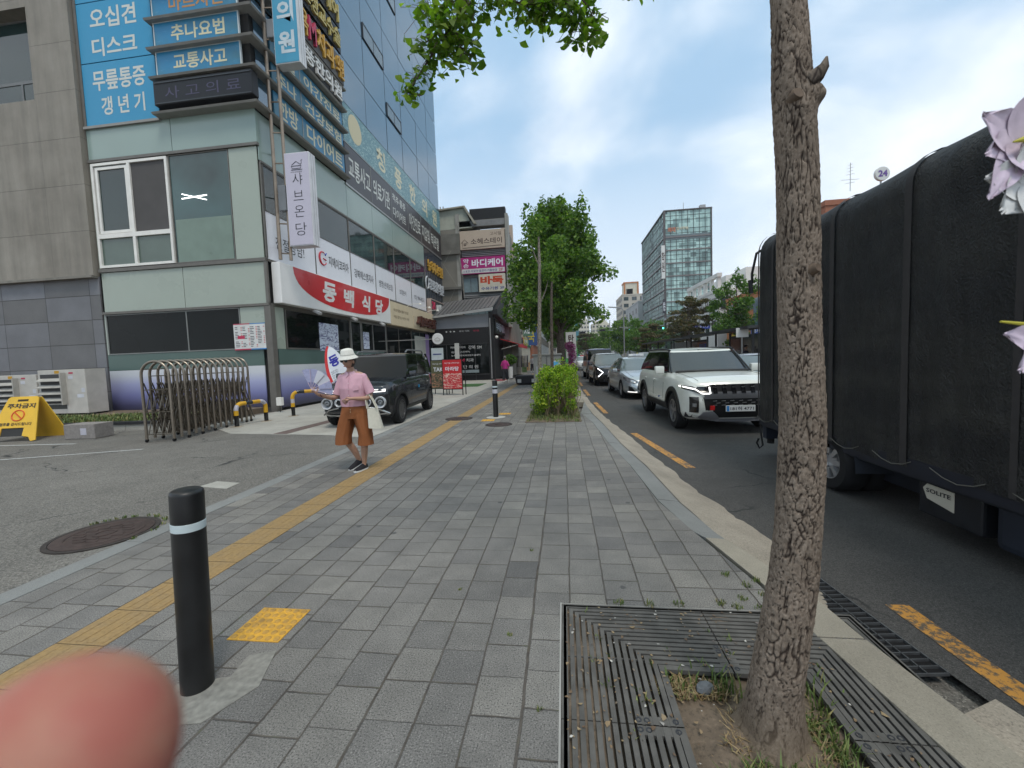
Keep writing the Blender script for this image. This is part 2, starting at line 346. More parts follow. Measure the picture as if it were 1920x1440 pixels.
strip('kerb', [(.385, 13, 0), (.385, 60, 0), (.385, 150, 0)], [(.60, 13, 0), (.60, 60, 0), (.60, 150, 0)], 0, 0, MT_KERB, 1.0)
strip('kerb', [(1.40, -4, 0), (1.345, 1.3, 0), (1.227, 2.15, 0), (1.19, 2.62, 0), (1.06, 3.3, 0)], [(1.72, -4, 0), (1.58, 1.3, 0), (1.44, 2.15, 0), (1.40, 2.62, 0), (1.21, 3.3, -.01)], 0, 0, MT_KERB, .95, .012)
# apron falling from the strip to the road
A = [(.62, 17, -.10), (.66, 13, -.09), (.70, 10.5, -.03), (.80, 9.1, -.024), (.91, 6.9, -.024), (1.04, 5.5, -.024), (1.10, 4.15, -.024), (1.18, 3.45, -.024), (1.23, 3.25, -.03), (1.41, 2.62, -.07), (1.45, 2.3, -.12)]
B = [(.82, 17, -.143), (.90, 13, -.143), (1.03, 10.5, -.143), (1.20, 8.5, -.143), (1.33, 6.7, -.143), (1.45, 5.2, -.143), (1.58, 4.1, -.143), (1.70, 3.45, -.143), (1.74, 3.2, -.143), (1.6, 2.75, -.143), (1.52, 2.4, -.143)]
b = MB(); rows = []
for i in range(len(A)-1):
    for k in range(10):
        t = k/10; a = Vector(A[i]).lerp(Vector(A[i+1]), t); c = Vector(B[i]).lerp(Vector(B[i+1]), t); c.x += (noise.noise(Vector((c.y*2.2, 3, 0)))+.4*noise.noise(Vector((c.y*11, 1, 0))))*.07
        rows.append([a.lerp(c, q/5)+Vector((0, 0, .006*noise.noise(Vector((a.y*3, q*.7, 0))))) for q in range(6)])
b.grid(rows); struct(b.build('driveway_apron', MT_APRON, smooth=True))
b = MB(); b.quad((.60, 17, -.146), (.80, 17, -.146), (.80, 150, -.146), (.60, 150, -.146)); struct(b.build('gutter', MT_APRON))
b = MB()   # broken concrete in the gutter by the grating
for pts in ([(1.60, 1.86), (1.86, 1.98), (1.97, 1.55), (1.75, 1.0), (1.60, 1.2)],): b.prism([(x, y, -.151) for x, y in pts], (0, 0, .012))
struct(b.build('gutter_patch', MT_APRON))
# tactile paving line, worn yellow
def mat_yellow(name, base, wear, bars=None, blister=None, k=.5):
    g = G(name); P = g.tc.outputs['Object']; n = g.noise(P, 7, 7, .7); n2 = g.noise(P, 60, 3)
    c = g.mix(g.mr(n, .45, .7, 0, k), base, wear); c = g.vmath('SCALE', c, sc=g.mr(n2, .3, .7, .82, 1.12))
    x, y, z = g.sepx(P)[:3]; jt = g.math('ABSOLUTE', g.math('SUBTRACT', g.math('FRACT', g.math('MULTIPLY', y, 1/.3)), .5))
    if bars: c = g.mix(g.mr(jt, .485, .495), c, (.09, .06, .03))
    g.col(c); g.rough(.7); g.bump(n2, .002); return g.m
MT_TACT = mat_yellow('tactile_line', (.30, .195, .08), (.22, .165, .10), bars=True)
b = MB()
for k in range(-6, 130):
    y0 = k*.3; b.box(-2.765, -2.467, y0+.002, y0+.298, -.02, .0035+random.uniform(0, .0015))
    if y0 < 6:
        for q in range(4): b.box(-2.74+q*.07, -2.705+q*.07, y0+.02, y0+.28, .003, .0058)
struct(b.build('tactile_paving', MT_TACT))
MT_YB = mat_yellow('tactile_block_yellow', (.62, .33, .035), (.30, .17, .05), k=.75)
MT_YB2 = mat_yellow('worn_blister', (.46, .26, .05), (.22, .14, .05), k=.8)
def tactile_block(x, y, lab, nx=6, s=.3):
    b = MB(); b.box(x, x+s, y, y+s*.94, -.02, .004)
    b.cur = 1
    for i in range(nx):
        for j in range(nx):
            b.lathe([(.0175, .004), (.0155, .0072), (.009, .0088), (.0001, .009)], (x+(i+.5)*s/nx, y+(j+.5)*s*.94/nx, 0), seg=10)
    tag(b.build('tactile_block', [MT_YB, MT_YB2], smooth=True, ang=50), lab, 'tactile block', 'yellow tactile blocks beside the bollards')
tactile_block(-1.835, 1.90, 'bright yellow tactile block beside the near black bollard')
tactile_block(-1.97, 9.42, 'yellow tactile block just in front of the far bollard', 4)
tactile_block(-1.72, 10.5, 'yellow tactile block just behind the far bollard', 4)
# left side: edging, old asphalt lot, concrete forecourt
strip('granite_edging', [(-3.79, -4, 0), (-3.79, 28, 0)], [(-3.61, -4, 0), (-3.61, 28, 0)], 0, 0, MT_BLUEG, 1.0)
b = MB(); b.quad((-60, -6, -.004), (-3.79, -6, -.004), (-3.79, 30, -.004), (-60, 30, -.004)); struct(b.build('asphalt_lot', MT_LOT))
b = MB(); b.prism([(-7.45, 8.25, -.02), (-5.1, 7.95, -.02), (-3.80, 7.55, -.02), (-3.80, 28.4, -.02), (-9.32, 28.4, -.02), (-9.32, 9.6, -.02)], (0, 0, .026)); struct(b.build('concrete_forecourt', MT_CONC))
b = MB(); b.prism([(-5.9, -1, -.02), (-3.80, -1, -.02), (-3.80, 2.05, -.02), (-4.02, 2.2, -.02), (-4.25, 2.28, -.02), (-5.9, 2.62, -.02)], (0, 0, .024)); struct(b.build('concrete_slab', MT_CONC))
b = MB(); b.prism([(-4.55, 4.5, -.02), (-4.1, 4.42, -.02), (-4.12, 4.65, -.02), (-4.5, 4.72, -.02)], (0, 0, .022)); struct(b.build('concrete_patch', MT_CONC))
b = MB(); b.prism([(-6.3, 8.12, .0), (-5.95, 8.08, .0), (-5.75, 12.6, .0), (-6.0, 12.6, .0)], (0, 0, .01)); struct(b.build('drain_channel', M((.13, .095, .085), .8, var=.3, scale=20)))
b = MB(); b.quad((-16, 6.9, .002), (-16, 6.98, .002), (-10.2, 7.35, .002), (-10.2, 7.27, .002)); b.quad((-11.6, 5.25, .002), (-11.6, 5.33, .002), (-7.9, 6.75, .002), (-7.9, 6.67, .002))
struct(b.build('parking_line', M((.4, .4, .39), .8, var=.35, scale=25)))
b = MB(); b.prism([(-1.75, 1.38, .0005), (-1.52, 1.42, .0005), (-1.42, 1.62, .0005), (-1.5, 1.84, .0005), (-1.62, 1.80, .0005), (-1.6, 1.66, .0005), (-1.82, 1.6, .0005)], (0, 0, .003)); struct(b.build('mortar_patch', M((.22, .212, .19), .9, var=.3, scale=30, bump=.001)))
b = MB(); b.lathe([(.0001, .004), (.2, .004), (.24, .0)], (-1.716, 10.07, 0), seg=20); struct(b.build('mortar_patch', M((.42, .41, .38), .9, var=.25, scale=30)))
# road paint
MT_OR = G('orange_road_paint'); _P = MT_OR.tc.outputs['Object']; _n = MT_OR.noise(_P, 26, 6, .75); _n2 = MT_OR.noise(_P, 4, 4)
MT_OR.col(MT_OR.mix(MT_OR.mr(MT_OR.math('ADD', _n, MT_OR.math('MULTIPLY', _n2, .35)), .66, .74), (.50, .24, .045), (.10, .08, .06))); MT_OR.rough(.7); MT_OR = MT_OR.m
b = MB()
def dash(p, q, w=.13):
    p, q = Vector((*p, -.146)), Vector((*q, -.146)); d = (q-p).normalized(); n = Vector((d.y, -d.x, 0))*w/2; b.quad(p-n, p+n, q+n, q-n)
for p, q in (((2.07, .3), (1.985, 2.7)), ((1.70, 5.83), (1.36, 8.45)), ((1.12, 11.4), (1.02, 14.1)), ((.97, 16.6), (.93, 19.6)), ((.93, 22), (.93, 25)), ((.93, 28), (.93, 31))): dash(p, q)
struct(b.build('road_marking', MT_OR))
b = MB()
for k in range(30):
    for x in (5.05, 8.1): b.quad((x, 1+k*8, -.146), (x+.14, 1+k*8, -.146), (x+.14, 4+k*8, -.146), (x, 4+k*8, -.146))
struct(b.build('road_marking', M((.6, .6, .58), .7, var=.25, scale=12)))
# ---------------------------------------------------------------- tree pit: soil, grate
b = MB(); rows = []
for j in range(40):
    y = .82+j*(2.35-.82)/39
    rows.append([(-.055+i*(1.26+.055)/34, y, -.045+.022*noise.noise(Vector((i*.25, j*.25, 0)))+.028*(max(abs(-.055+i*1.315/34-.725), abs(y-1.57)) > .56)+.05*math.exp(-(((-.055+i*1.315/34)-.76)**2+(y-1.57)**2)/.03)) for i in range(35)])
b.grid(rows); struct(b.build('soil', MT_SOIL, smooth=True))
b = MB()
for p in [(-.055, .82), (-.055, 2.35)]: pass
b.box(-.06, -.052, .82, 2.352, -.05, .001); b.box(-.06, 1.22, 2.346, 2.354, -.05, -.001); struct(b.build('pit_edge', M((.34, .33, .31), .6)))
MT_GRATE = M((.105, .10, .092), .75, metal=.1, var=.4, scale=9, bump=.0006, bs=120)
gt = thing('tree_grate', 'square dark cast iron tree grate of nested slots round the leaning trunk', 'tree grate', (.62, 1.6, 0))
cx, cy = .725, 1.57; OUT, INN = .775, .30
b = MB(); nb = 14; step = (OUT-.03-INN)/nb
def ring(r0, r1, gapped=True):
    # four mitred bars of a square ring, split at the panel joints
    for s in range(4):
        Rm = Matrix.Translation((cx, cy, 0)) @ Matrix.Rotation(s*math.pi/2, 4, 'Z')
        for (a0, a1, c0, c1) in ((-r0, -.003, -r1, -.003), (.003, r0, .003, r1)):
            q = [(a0, -r0), (a1, -r0), (c1, -r1), (c0, -r1)]
            b.prism([Rm @ Vector((x, y, -.022)) for x, y in q], (0, 0, .020))
for k in range(nb+1):
    r = INN+k*step; ring(r+.0205 if k else r+.028, r)
ring(OUT, OUT-.024)
for s in range(4):   # webs beside the joints with bolts
    Rm = Matrix.Translation((cx, cy, 0)) @ Matrix.Rotation(s*math.pi/2, 4, 'Z')
    for sx in (-1, 1):
        x0, x1 = sorted((sx*.003, sx*.042)); b.box(x0, x1, -OUT+.30, -INN-.004, -.021, -.0035, Rm)
        x0, x1 = sorted((sx*.36, sx*.366)); b.box(x0, x1, -OUT+.02, -INN-.06, -.021, -.009, Rm)
b.build('grating', MT_GRATE, gt)
for s in range(4):
    Rm = Matrix.Translation((cx, cy, 0)) @ Matrix.Rotation(s*math.pi/2, 4, 'Z')
    for sx in (-1, 1):
        for yy in (-INN-.028, -.438, -.470):
            b = MB(); b.lathe([(.012, -.0035), (.012, -.001), (.007, -.001), (.006, -.003), (.0001, -.003)], (sx*.022, yy, 0), seg=14, T=Rm)
            b.build('bolt', M((.05, .05, .055), .45, metal=.5), gt, smooth=True)
# gutter grating
gg = thing('drain_grating', 'black steel gutter grating between kerb and road by the tree', 'drain grating', (1.66, 2.5, -.15))
b = MB(); p0, p1 = Vector((1.595, 2.10, -.134)), Vector((1.50, 3.02, -.134)); d = (p1-p0).normalized(); n = Vector((d.y, -d.x, 0)); Wg = .20
L_ = (p1-p0).length
def bar(a, c, w, h=.015):
    a, c = Vector(a), Vector(c); dd = (c-a).normalized(); nn = Vector((dd.y, -dd.x, 0))*w/2; b.prism([a-nn, a+nn, c+nn, c-nn], (0, 0, -h))
for o_ in (0, .10, Wg): bar(p0+n*o_, p1+n*o_, .008 if o_ != .10 else .005)
k = 0
while k*.047 < L_: bar(p0+d*k*.047, p0+d*k*.047+n*Wg, .005); k += 1
bar(p1, p1+n*Wg, .008)
b.build('bars', M((.13, .135, .14), .45, metal=.5, var=.3, scale=12), gg)
b = MB(); q = [p0-n*.006, p0+n*(Wg+.006), p1+n*(Wg+.006), p1-n*.006]; b.prism([(v.x, v.y, -.1485) for v in q], (0, 0, .001)); b.build('pit', M((.006, .006, .007), .9, var=.2), gg)  # flat black sheet on the road, the shade under the bars as colour
# manhole covers
def manhole(x, y, r, lab, rot=0):
    t = thing('manhole_cover', lab, 'manhole cover', (x, y, 0), rot)
    mt = M((.07, .05, .045), .6, metal=.35, var=.35, scale=14, bump=.001, bs=90)
    b = MB(); b.lathe([(r, -.03), (r, .006), (r-.035, .006), (r-.04, .0), (.0001, .0)], seg=56); b.build('frame', M((.05, .042, .038), .65, metal=.3, var=.3, scale=20), t, local=True, smooth=True)
    b = MB(); b.lathe([(r-.045, -.01), (r-.045, .006), (r-.05, .007), (.0001, .007)], seg=56)
    b.lathe([(r-.11, .007), (r-.112, .011), (r-.13, .011), (r-.132, .007)], seg=56); b.lathe([(.085, .007), (.085, .011), (.06, .011), (.06, .007)], seg=24)
    i = 0; q = r-.15
    for iy in range(-5, 6):
        for ix in range(-3, 4):
            px, py = (ix+(iy % 2)*.5)*.105, iy*.06
            if math.hypot(px, py) < q-.03 and math.hypot(px, py) > .11: b.box(px-.042, px+.042, py-.018, py+.018, .007, .0105)
    b.build('cover', mt, t, local=True, smooth=True, ang=30)
manhole(-4.17, 3.14, .39, 'large rusty manhole cover in the worn asphalt beside the pavement', .2)
manhole(-1.46, 8.9, .30, 'small round brown manhole cover set in the pavement near the far bollard')
manhole(-2.62, 9.9, .34, 'faint manhole cover crossed by the yellow tactile line', .1)
# terrace bed in front of the building
def yl(x): return 9.25+(x+9.6)*.085
b = MB(); b.prism([(-30, yl(-30), -.05), (-9.65, yl(-9.65), -.05), (-9.65, 12.2, -.05), (-30, 12.2, -.05)], (0, 0, .22)); struct(b.build('planting_bed', MT_SOIL))
b = MB(); x = -24.0
while x < -9.7:
    x1 = min(x+1.0, -9.66); b.prism([(x, yl(x)-.16, -.05), (x1-.012, yl(x1)-.16, -.05), (x1-.012, yl(x1), -.05), (x, yl(x), -.05)], (0, 0, .20)); x += 1.0
struct(b.build('low_retaining_wall', MT_CONC, bevel=.006))
b = MB(); b.prism([(-24, yl(-24)-.19, .152), (-9.62, yl(-9.62)-.19, .152), (-9.62, yl(-9.62)+.04, .152), (-24, yl(-24)+.04, .152)], (0, 0, .06)); struct(b.build('wall_coping', M((.02, .02, .022), .6, var=.3, scale=6)))
# ---------------------------------------------------------------- grass, litter
def blades(b, x, y, z, n, r, h, w=.004, lean=.6):
    for _ in range(n):
        a = random.uniform(0, 6.283); q = r*math.sqrt(random.random()); px, py = x+q*math.cos(a), y+q*math.sin(a); hh = h*random.uniform(.5, 1.2); th = random.uniform(0, 6.283); l = random.uniform(.15, lean)*hh
        d = Vector((math.cos(th), math.sin(th), 0)); s_ = Vector((-d.y, d.x, 0))*w*random.uniform(.6, 1.3); p = Vector((px, py, z))
        m1 = p+d*l*.35+Vector((0, 0, hh*.6)); t = p+d*l*1.1+Vector((0, 0, hh*.95)); b.add([p-s_, p+s_, m1+s_*.8, m1-s_*.8, t], [(0, 1, 2, 3), (3, 2, 4)])
def mat_grass(name, cols):
    g = G(name); gi = g.nd('ShaderNodeNewGeometry'); g.col(g.ramp(gi.outputs['Random Per Island'], cols)); g.rough(.6); g.b.inputs['Subsurface Weight'].default_value = 0; return g.m
MT_GRASS = mat_grass('grass', [(0, (.05, .085, .018)), (.5, (.095, .15, .03)), (.8, (.16, .19, .05)), (1, (.28, .22, .09))])
MT_DRY = mat_grass('dry_grass', [(0, (.16, .10, .05)), (.5, (.26, .18, .08)), (.85, (.34, .26, .14)), (1, (.14, .17, .05))])
b = MB()
for i in range(230):
    x, y = random.uniform(.0, 1.2), random.uniform(.88, 2.3)
    inn = abs(x-cx) < INN+.02 and abs(y-cy) < INN+.02
    if inn and (x < .66 and y < 1.8 and random.random() < .93): continue
    if not inn and random.random() < .78: continue
    dtr = math.hypot(x-.76, y-1.57)
    if dtr < .1: continue
    blades(b, x, y, -.04 if inn else -.02, random.randint(6, 16) if inn else random.randint(3, 8), .05 if inn else .022, .085 if inn else .035)
for i in range(26):
    blades(b, random.uniform(.52, 1.02), random.uniform(1.34, 1.46), -.04, 22, .045, .05, .0035, .9)
for i in range(30): blades(b, random.uniform(.86, 1.0), random.uniform(1.44, 1.72), -.04, 10, .04, .05, .0035, .9)
for (x, y) in [(.28, 2.37), (.62, 2.38), (.86, 2.4), (.93, 2.37), (.45, 2.36), (1.0, 2.46), (1.08, 2.6), (1.0, 2.72), (1.13, 2.5), (1.16, 2.66), (1.05, 2.36)]: blades(b, x, y, 0, 34, .03, .024, .0025)
for (x, y) in [(-.32, 2.05), (-.07, 1.25), (-.28, 3.0), (-.14, 1.6), (-.69, 2.45)]: blades(b, x, y, 0, 24, .014, .014, .002)
for i in range(26): a = random.uniform(-.4, 2.9); blades(b, -4.17+.42*math.cos(a), 3.14+.42*math.sin(a), 0, 8, .02, .03)
for i in range(900): x = random.uniform(-16, -9.8); blades(b, x, random.uniform(yl(x)+.1, min(12.1, yl(x)+1.6)), .16, 6, .15, .13, .012)
stuff(b.build('grass', MT_GRASS), 'grass tufts and weeds in the tree pit, the joints and the bed', 'grass')
b = MB()
for i in range(120):
    a = random.uniform(0, 6.283); q = random.uniform(.10, .20); blades(b, .76+q*math.cos(a), 1.56+q*math.sin(a), -.035, 5, .02, .04, .003, 1.6)
for i in range(90): blades(b, random.uniform(.36, .66), random.uniform(1.74, 1.85), -.04, 6, .02, .035, .003, 1.5)
stuff(b.build('dry_grass', MT_DRY), 'dry brown grass round the foot of the leaning trunk', 'grass')
b = MB()   # fallen leaves and crumbs on the grate
for i in range(520):
    x, y = random.uniform(-.04, 1.22), random.uniform(.9, 2.33); 
    if math.hypot(x-.76, y-1.57) < .1: continue
    inn = abs(x-cx) < INN and abs(y-cy) < INN; s_ = random.uniform(.004, .012 if random.random() < .93 else .02); a = random.uniform(0, 6.28); z = (-.03 if inn else -.0005)+random.uniform(0, .003)
    pts = [(x+s_*math.cos(a+t)*(1 if j % 2 else .55), y+s_*math.sin(a+t)*(1 if j % 2 else .55), z+random.uniform(0, .004)) for j, t in enumerate([0, 1.2, 2.5, 3.6, 5])]; b.poly(pts)
stuff(b.build('litter', mat_grass('litter', [(0, (.10, .06, .035)), (.4, (.2, .13, .07)), (.7, (.3, .22, .12)), (.9, (.12, .10, .09)), (.97, (.5, .48, .44))])), 'dead leaves and crumbs lying on the tree grate', 'litter')
b = MB(); b.ell((0, 0, 0), (.045, .03, .025), 8, 6, T3((.57, 1.79, -.015), .5)); 
for i, v in enumerate(b.v): b.v[i] = tuple(Vector(v)+.006*noise.noise_vector(Vector(v)*40))
tag(b.build('stone', M((.12, .13, .14), .8, var=.3, scale=30)), 'dark grey stone lying in the soil beside the trunk', 'stone')
# ================================================================== the corner building of green glass, and the concrete one beside it
FX, FY = -9.3, 12.24      # street facade plane, front facade plane
LX = -15.42
def mat_glass(name, col, rough=.04, var=.2, spec=.6, wav=.002):
    g = G(name); P = g.tc.outputs['Object']; n = g.noise(P, .5, 3); g.col(g.vmath('SCALE', col, sc=g.mr(n, .3, .7, 1-var, 1+var))); g.rough(rough)
    g.b.inputs['Specular IOR Level'].default_value = spec; g.b.inputs['IOR'].default_value = 1.6; g.bump(g.noise(P, .8, 2), wav); return g.m
MG_DARK = mat_glass('dark_window_glass', (.006, .008, .008), .03, .3, .35); MG_DARK.node_tree.nodes['Principled BSDF'].inputs['IOR'].default_value = 1.3
MG_TEAL = mat_glass('teal_window_glass', (.012, .028, .027), .04, .25, .55)
MG_MIRROR = mat_glass('mirror_curtain_glass', (.035, .095, .15), .06, .10, 1.0, .004)
MG_MIRROR.node_tree.nodes['Principled BSDF'].inputs['IOR'].default_value = 1.95
MG_FROST = M((.085, .135, .12), .35, var=.08, scale=1.2)
MG_PANEL = M((.315, .36, .305), .28, var=.05, scale=.9, coat=.3)
MG_PANEL2 = M((.26, .34, .31), .22, var=.06, scale=.7, coat=.35)
MT_MULL = M((.15, .14, .125), .5, metal=.3, var=.15, scale=4)
MT_STEEL = M((.30, .30, .29), .4, metal=.6, var=.15, scale=6)
MT_WHITE = M((.74, .72, .67), .5, var=.08, scale=4)
def mat_conc_panel():
    g = G('fair_faced_concrete'); P = g.tc.outputs['Object']; x, y, z = g.sepx(P)[:3]
    n = g.noise(P, .6, 7, .65); n2 = g.noise(g.map(P, (3.5, 3.5, .35)), 1.1, 5, .6); sp = g.noise(P, 60, 3)
    c = g.ramp(n, [(.3, (.20, .18, .15)), (.7, (.29, .265, .225))]); c = g.vmath('SCALE', c, sc=g.mr(n2, .3, .75, 1.08, .78))
    jz = g.math('ABSOLUTE', g.math('SUBTRACT', g.math('FRACT', g.math('MULTIPLY', g.math('SUBTRACT', z, 4.7), 1/1.5)), .5))
    jx = g.math('ABSOLUTE', g.math('SUBTRACT', g.math('FRACT', g.math('MULTIPLY', x, 1/3.0)), .5))
    j = g.math('MAXIMUM', g.mr(jz, .4935, .499), g.math('MULTIPLY', g.mr(jx, .4965, .4995), .5)); c = g.mix(g.math('MULTIPLY', j, .7), c, (.07, .065, .055)); g.col(c); g.rough(.85)
    g.bump(g.math('ADD', g.math('MULTIPLY', j, -2), sp), .004); return g.m
def mat_stone_tiles():
    g = G('grey_stone_cladding'); P = g.tc.outputs['Object']; x, y, z = g.sepx(P)[:3]; W1, H1 = 1.78, .82
    iz = g.math('FLOOR', g.math('MULTIPLY', z, 1/H1)); fz = g.math('FRACT', g.math('MULTIPLY', z, 1/H1)); ix = g.math('FLOOR', g.math('MULTIPLY', g.math('ADD', x, 15.45), 1/W1)); fx_ = g.math('FRACT', g.math('MULTIPLY', g.math('ADD', x, 15.45), 1/W1))
    r = g.white(g.comb(ix, iz, 1.)); sp = g.noise(P, 45, 4, .7); n = g.noise(P, 1.5, 4)
    c = g.ramp(r, [(0, (.125, .122, .12)), (.45, (.15, .15, .158)), (1, (.185, .188, .205))]); c = g.vmath('SCALE', c, sc=g.math('MULTIPLY', g.mr(sp, .3, .7, .88, 1.1), g.mr(n, .3, .7, .85, 1.08)))
    e = g.math('MAXIMUM', g.mr(g.math('ABSOLUTE', g.math('SUBTRACT', fz, .5)), .485, .493), g.mr(g.math('ABSOLUTE', g.math('SUBTRACT', fx_, .5)), .4935, .497)); c = g.mix(e, c, (.045, .043, .04)); g.col(c); g.rough(.6); g.bump(g.math('MULTIPLY', e, -1.), .01); return g.m
gb = thing('concrete_building', 'grey concrete building with stone cladding below and a recessed dark window', 'building', (-20, 18, 0))
b = MB(); WX0, WX1, WZ0, WZ1 = -20.6, -17.05, 10.55, 13.45
yf = 12.08
b.box(-32, WX0, yf, 26, 4.72, 24); b.box(WX1, -15.47, yf, 26, 4.72, 24); b.box(WX0, WX1, yf, 26, 4.72, WZ0); b.box(WX0, WX1, yf, 26, WZ1, 24); b.box(WX0, WX1, yf+.55, 26, WZ0, WZ1)
b.build('wall', mat_conc_panel(), gb)
b = MB(); b.box(-32, -15.47, yf+.14, 26, 0, 4.715); b.build('stone_cladding', mat_stone_tiles(), gb)
b = MB(); b.box(-32, -15.48, yf-.06, yf+.16, 4.66, 4.74); b.build('drip_ledge', M((.2, .185, .16), .85, var=.25, scale=3), gb)
w = MB()
for (x0, x1, z0, z1) in ((WX0, WX1, WZ0, WZ0+.06), (WX0, WX1, WZ1-.06, WZ1), (WX1-.06, WX1, WZ0+.06, WZ1-.06), (WX0, WX1-.06, WZ0+.85, WZ0+.95), (-18.12, -18.05, WZ0+.06, WZ0+.85)): w.box(x0, x1, yf+.42, yf+.5, z0, z1)
wf = w.build('window', M((.16, .16, .155), .45, metal=.4, var=.1), gb)
b = MB(); b.box(WX0, WX1, yf+.44, yf+.45, WZ0+.02, WZ1-.02); b.build('pane', MG_TEAL, wf)

cbd = thing('corner_building', 'tall corner building with pale green glass bands below and blue mirror glass above', 'building', ((LX+FX)/2, 20, 0))
b = MB(); b.box(LX+.06, FX-.12, FY+.12, 31.9, 0, 9.5); b.box(LX+.06, FX-.12, FY+.12, 31.9, 9.5, 36); b.build('wall', M((.05, .05, .05), .8), cbd)
def pane(b, x0, x1, z0, z1, face='F', off=0., t=.03):
    if face == 'F': b.box(x0, x1, FY-off, FY-off+t, z0, z1)
    else: b.box(FX+off-t, FX+off, x0, x1, z0, z1)
# front facade, bottom to top
b = MB(); pane(b, LX, FX-.02, .0, .14); b.build('plinth', M((.06, .06, .06), .7), cbd)
def mat_film():
    g = G('violet_fade_film'); z = g.sepx(g.tc.outputs['Object'])[2]; zz = g.math('ADD', z, g.mr(g.noise(g.tc.outputs['Object'], .25, 1), 0, 1, -.06, .06))
    g.col(g.ramp(g.math('MULTIPLY', zz, 1/1.55), [(.05, (.03, .03, .05)), (.2, (.07, .07, .14)), (.42, (.19, .20, .40)), (.66, (.36, .38, .58)), (.85, (.55, .57, .62)), (1, (.60, .61, .63))])); g.rough(.25); return g.m
MT_FILM = mat_film()
b = MB(); pane(b, LX, -9.62, .14, 1.52); pane(b, 12.52, 27.9, .10, 1.52, 'S'); b.build('window_film', MT_FILM, cbd)
b = MB(); pane(b, LX, -9.62, 1.525, 2.06); pane(b, 12.52, 20.6, 1.525, 2.04, 'S'); b.build('frosted_band', MG_FROST, cbd)
def win(face, x0, x1, z0, z1, glass, mulls=(), name='window', fr=.04, mat=MT_MULL, rails=()):
    b = MB()
    T = lambda a0, a1, c0, c1: pane(b, a0, a1, c0, c1, face, .012, .05)
    T(x0, x1, z0, z0+fr); T(x0, x1, z1-fr, z1); T(x0, x0+fr, z0+fr, z1-fr); T(x1-fr, x1, z0+fr, z1-fr)
    for q in mulls: T(q-fr/2, q+fr/2, z0+fr, z1-fr)
    for q in rails: T(x0+fr, x1-fr, q-fr/2, q+fr/2)
    o = b.build(name, mat, cbd); b = MB(); pane(b, x0+.005, x1-.005, z0+.005, z1-.005, face, -.01, .01); b.build('pane', glass, o); return o
win('F', LX+.06, -10.36, 2.07, 3.42, MG_DARK, (-12.3,), fr=.035, mat=M((.2, .21, .2), .5))
b = MB(); pane(b, -10.35, -9.46, 2.07, 3.42); b.build('green_panel', MG_PANEL, cbd); b = MB(); pane(b, -10.33, -9.36, 4.95, 8.39); b.build('green_panel', MG_PANEL, cbd); b = MB(); pane(b, LX, LX+.05, 2.07, 8.4); b.build('edge_trim', MG_PANEL, cbd)
b = MB()
for (x0, x1) in ((LX, -12.31), (-12.29, -9.38)): pane(b, x0, x1, 3.52, 4.82)
pane(b, 12.3, 12.9, 2.05, 3.5, 'S'); b.build('green_band', MG_PANEL, cbd)
b = MB()
for (x0, x1) in ((LX, -12.31), (-12.29, -9.32)): pane(b, x0, x1, 8.50, 9.56)
ym = [12.26, 14.95, 17.6, 20.05, 22.5, 25.0, 27.75]
for y0, y1 in zip(ym, ym[1:]): pane(b, y0+.01, y1-.01, 7.98, 9.46, 'S')
b.build('spandrel_band', MG_PANEL2, cbd)
b = MB()
for (z0, z1) in ((3.43, 3.51), (4.83, 4.94), (8.40, 8.49)): b.box(LX, FX+.02, FY-.06, FY+.04, z0, z1)
for (z0, z1) in ((3.43, 3.51), (4.83, 4.90)): b.box(FX-.04, FX+.05, FY+.05, 27.8, z0, z1)
b.box(FX-.04, FX+.03, FY+.05, 27.8, 7.9, 7.97)
b.box(-9.46, -9.24, FY-.05, FY+.16, 0, 3.42); b.box(-9.37, FX+.03, FY-.04, FY+.03, 3.52, 4.82); b.box(FX-.04, FX+.012, FY+.04, FY+.1, 4.95, 7.9)
for q in ym[1:]: b.box(FX-.03, FX+.014, q-.02, q+.02, 4.9, 7.9)
b.build('steel_beam', MT_MULL, cbd)
# white framed sliding window
w = MB()
def fr(x0, x1, z0, z1, t=.07, o=.05):
    for q in ((x0, x1, z0, z0+t), (x0, x1, z1-t, z1), (x0, x0+t, z0+t, z1-t), (x1-t, x1, z0+t, z1-t)): w.box(q[0], q[1], FY-o, FY+.02, q[2], q[3])
fr(-15.32, -12.5, 4.97, 8.36, .08, .06); w.box(-15.24, -12.58, FY-.06, FY+.02, 5.93, 6.07); w.box(-13.97, -13.87, FY-.06, FY+.02, 5.05, 5.93); w.box(-13.97, -13.87, FY-.06, FY+.02, 6.07, 8.28)
fr(-15.2, -13.99, 6.09, 8.24, .09, .035)
wo = w.build('window', MT_WHITE, cbd)
b = MB(); pane(b, -15.3, -13.9, 6.0, 8.3, 'F', -.005, .01); b.build('pane', MG_TEAL, wo)
b = MB(); pane(b, -13.9, -12.55, 6.0, 8.3, 'F', .005, .01); b.build('insect_screen', M((.085, .08, .078), .9, var=.12, scale=2), wo)
b = MB(); pane(b, -15.3, -12.55, 5.0, 6.0, 'F', -.006, .01); b.build('pane', M((.085, .12, .10), .15, var=.12, scale=2, coat=.4), wo)
o = win('F', -12.48, -10.34, 4.96, 8.39, mat_glass('office_glass', (.035, .075, .075), .05, .5, .5), fr=.03)
b = MB()
for a in (.5, -.1):
    for s_ in (0,): b.box(-.45, .45, -.012, .012, -.012, .012, T3((-11.65, FY-.006, 7.02), 0, 0, a*.55))
b.build('ceiling_lamp', Emi((1, 1, 1), 2.2, 'tube_lamp'), cbd)
b = MB(); b.box(-12.4, -10.4, FY+.001, FY+.003, 4.99, 6.35); b.build('lower_blind', M((.17, .23, .19), .3, var=.1), o)
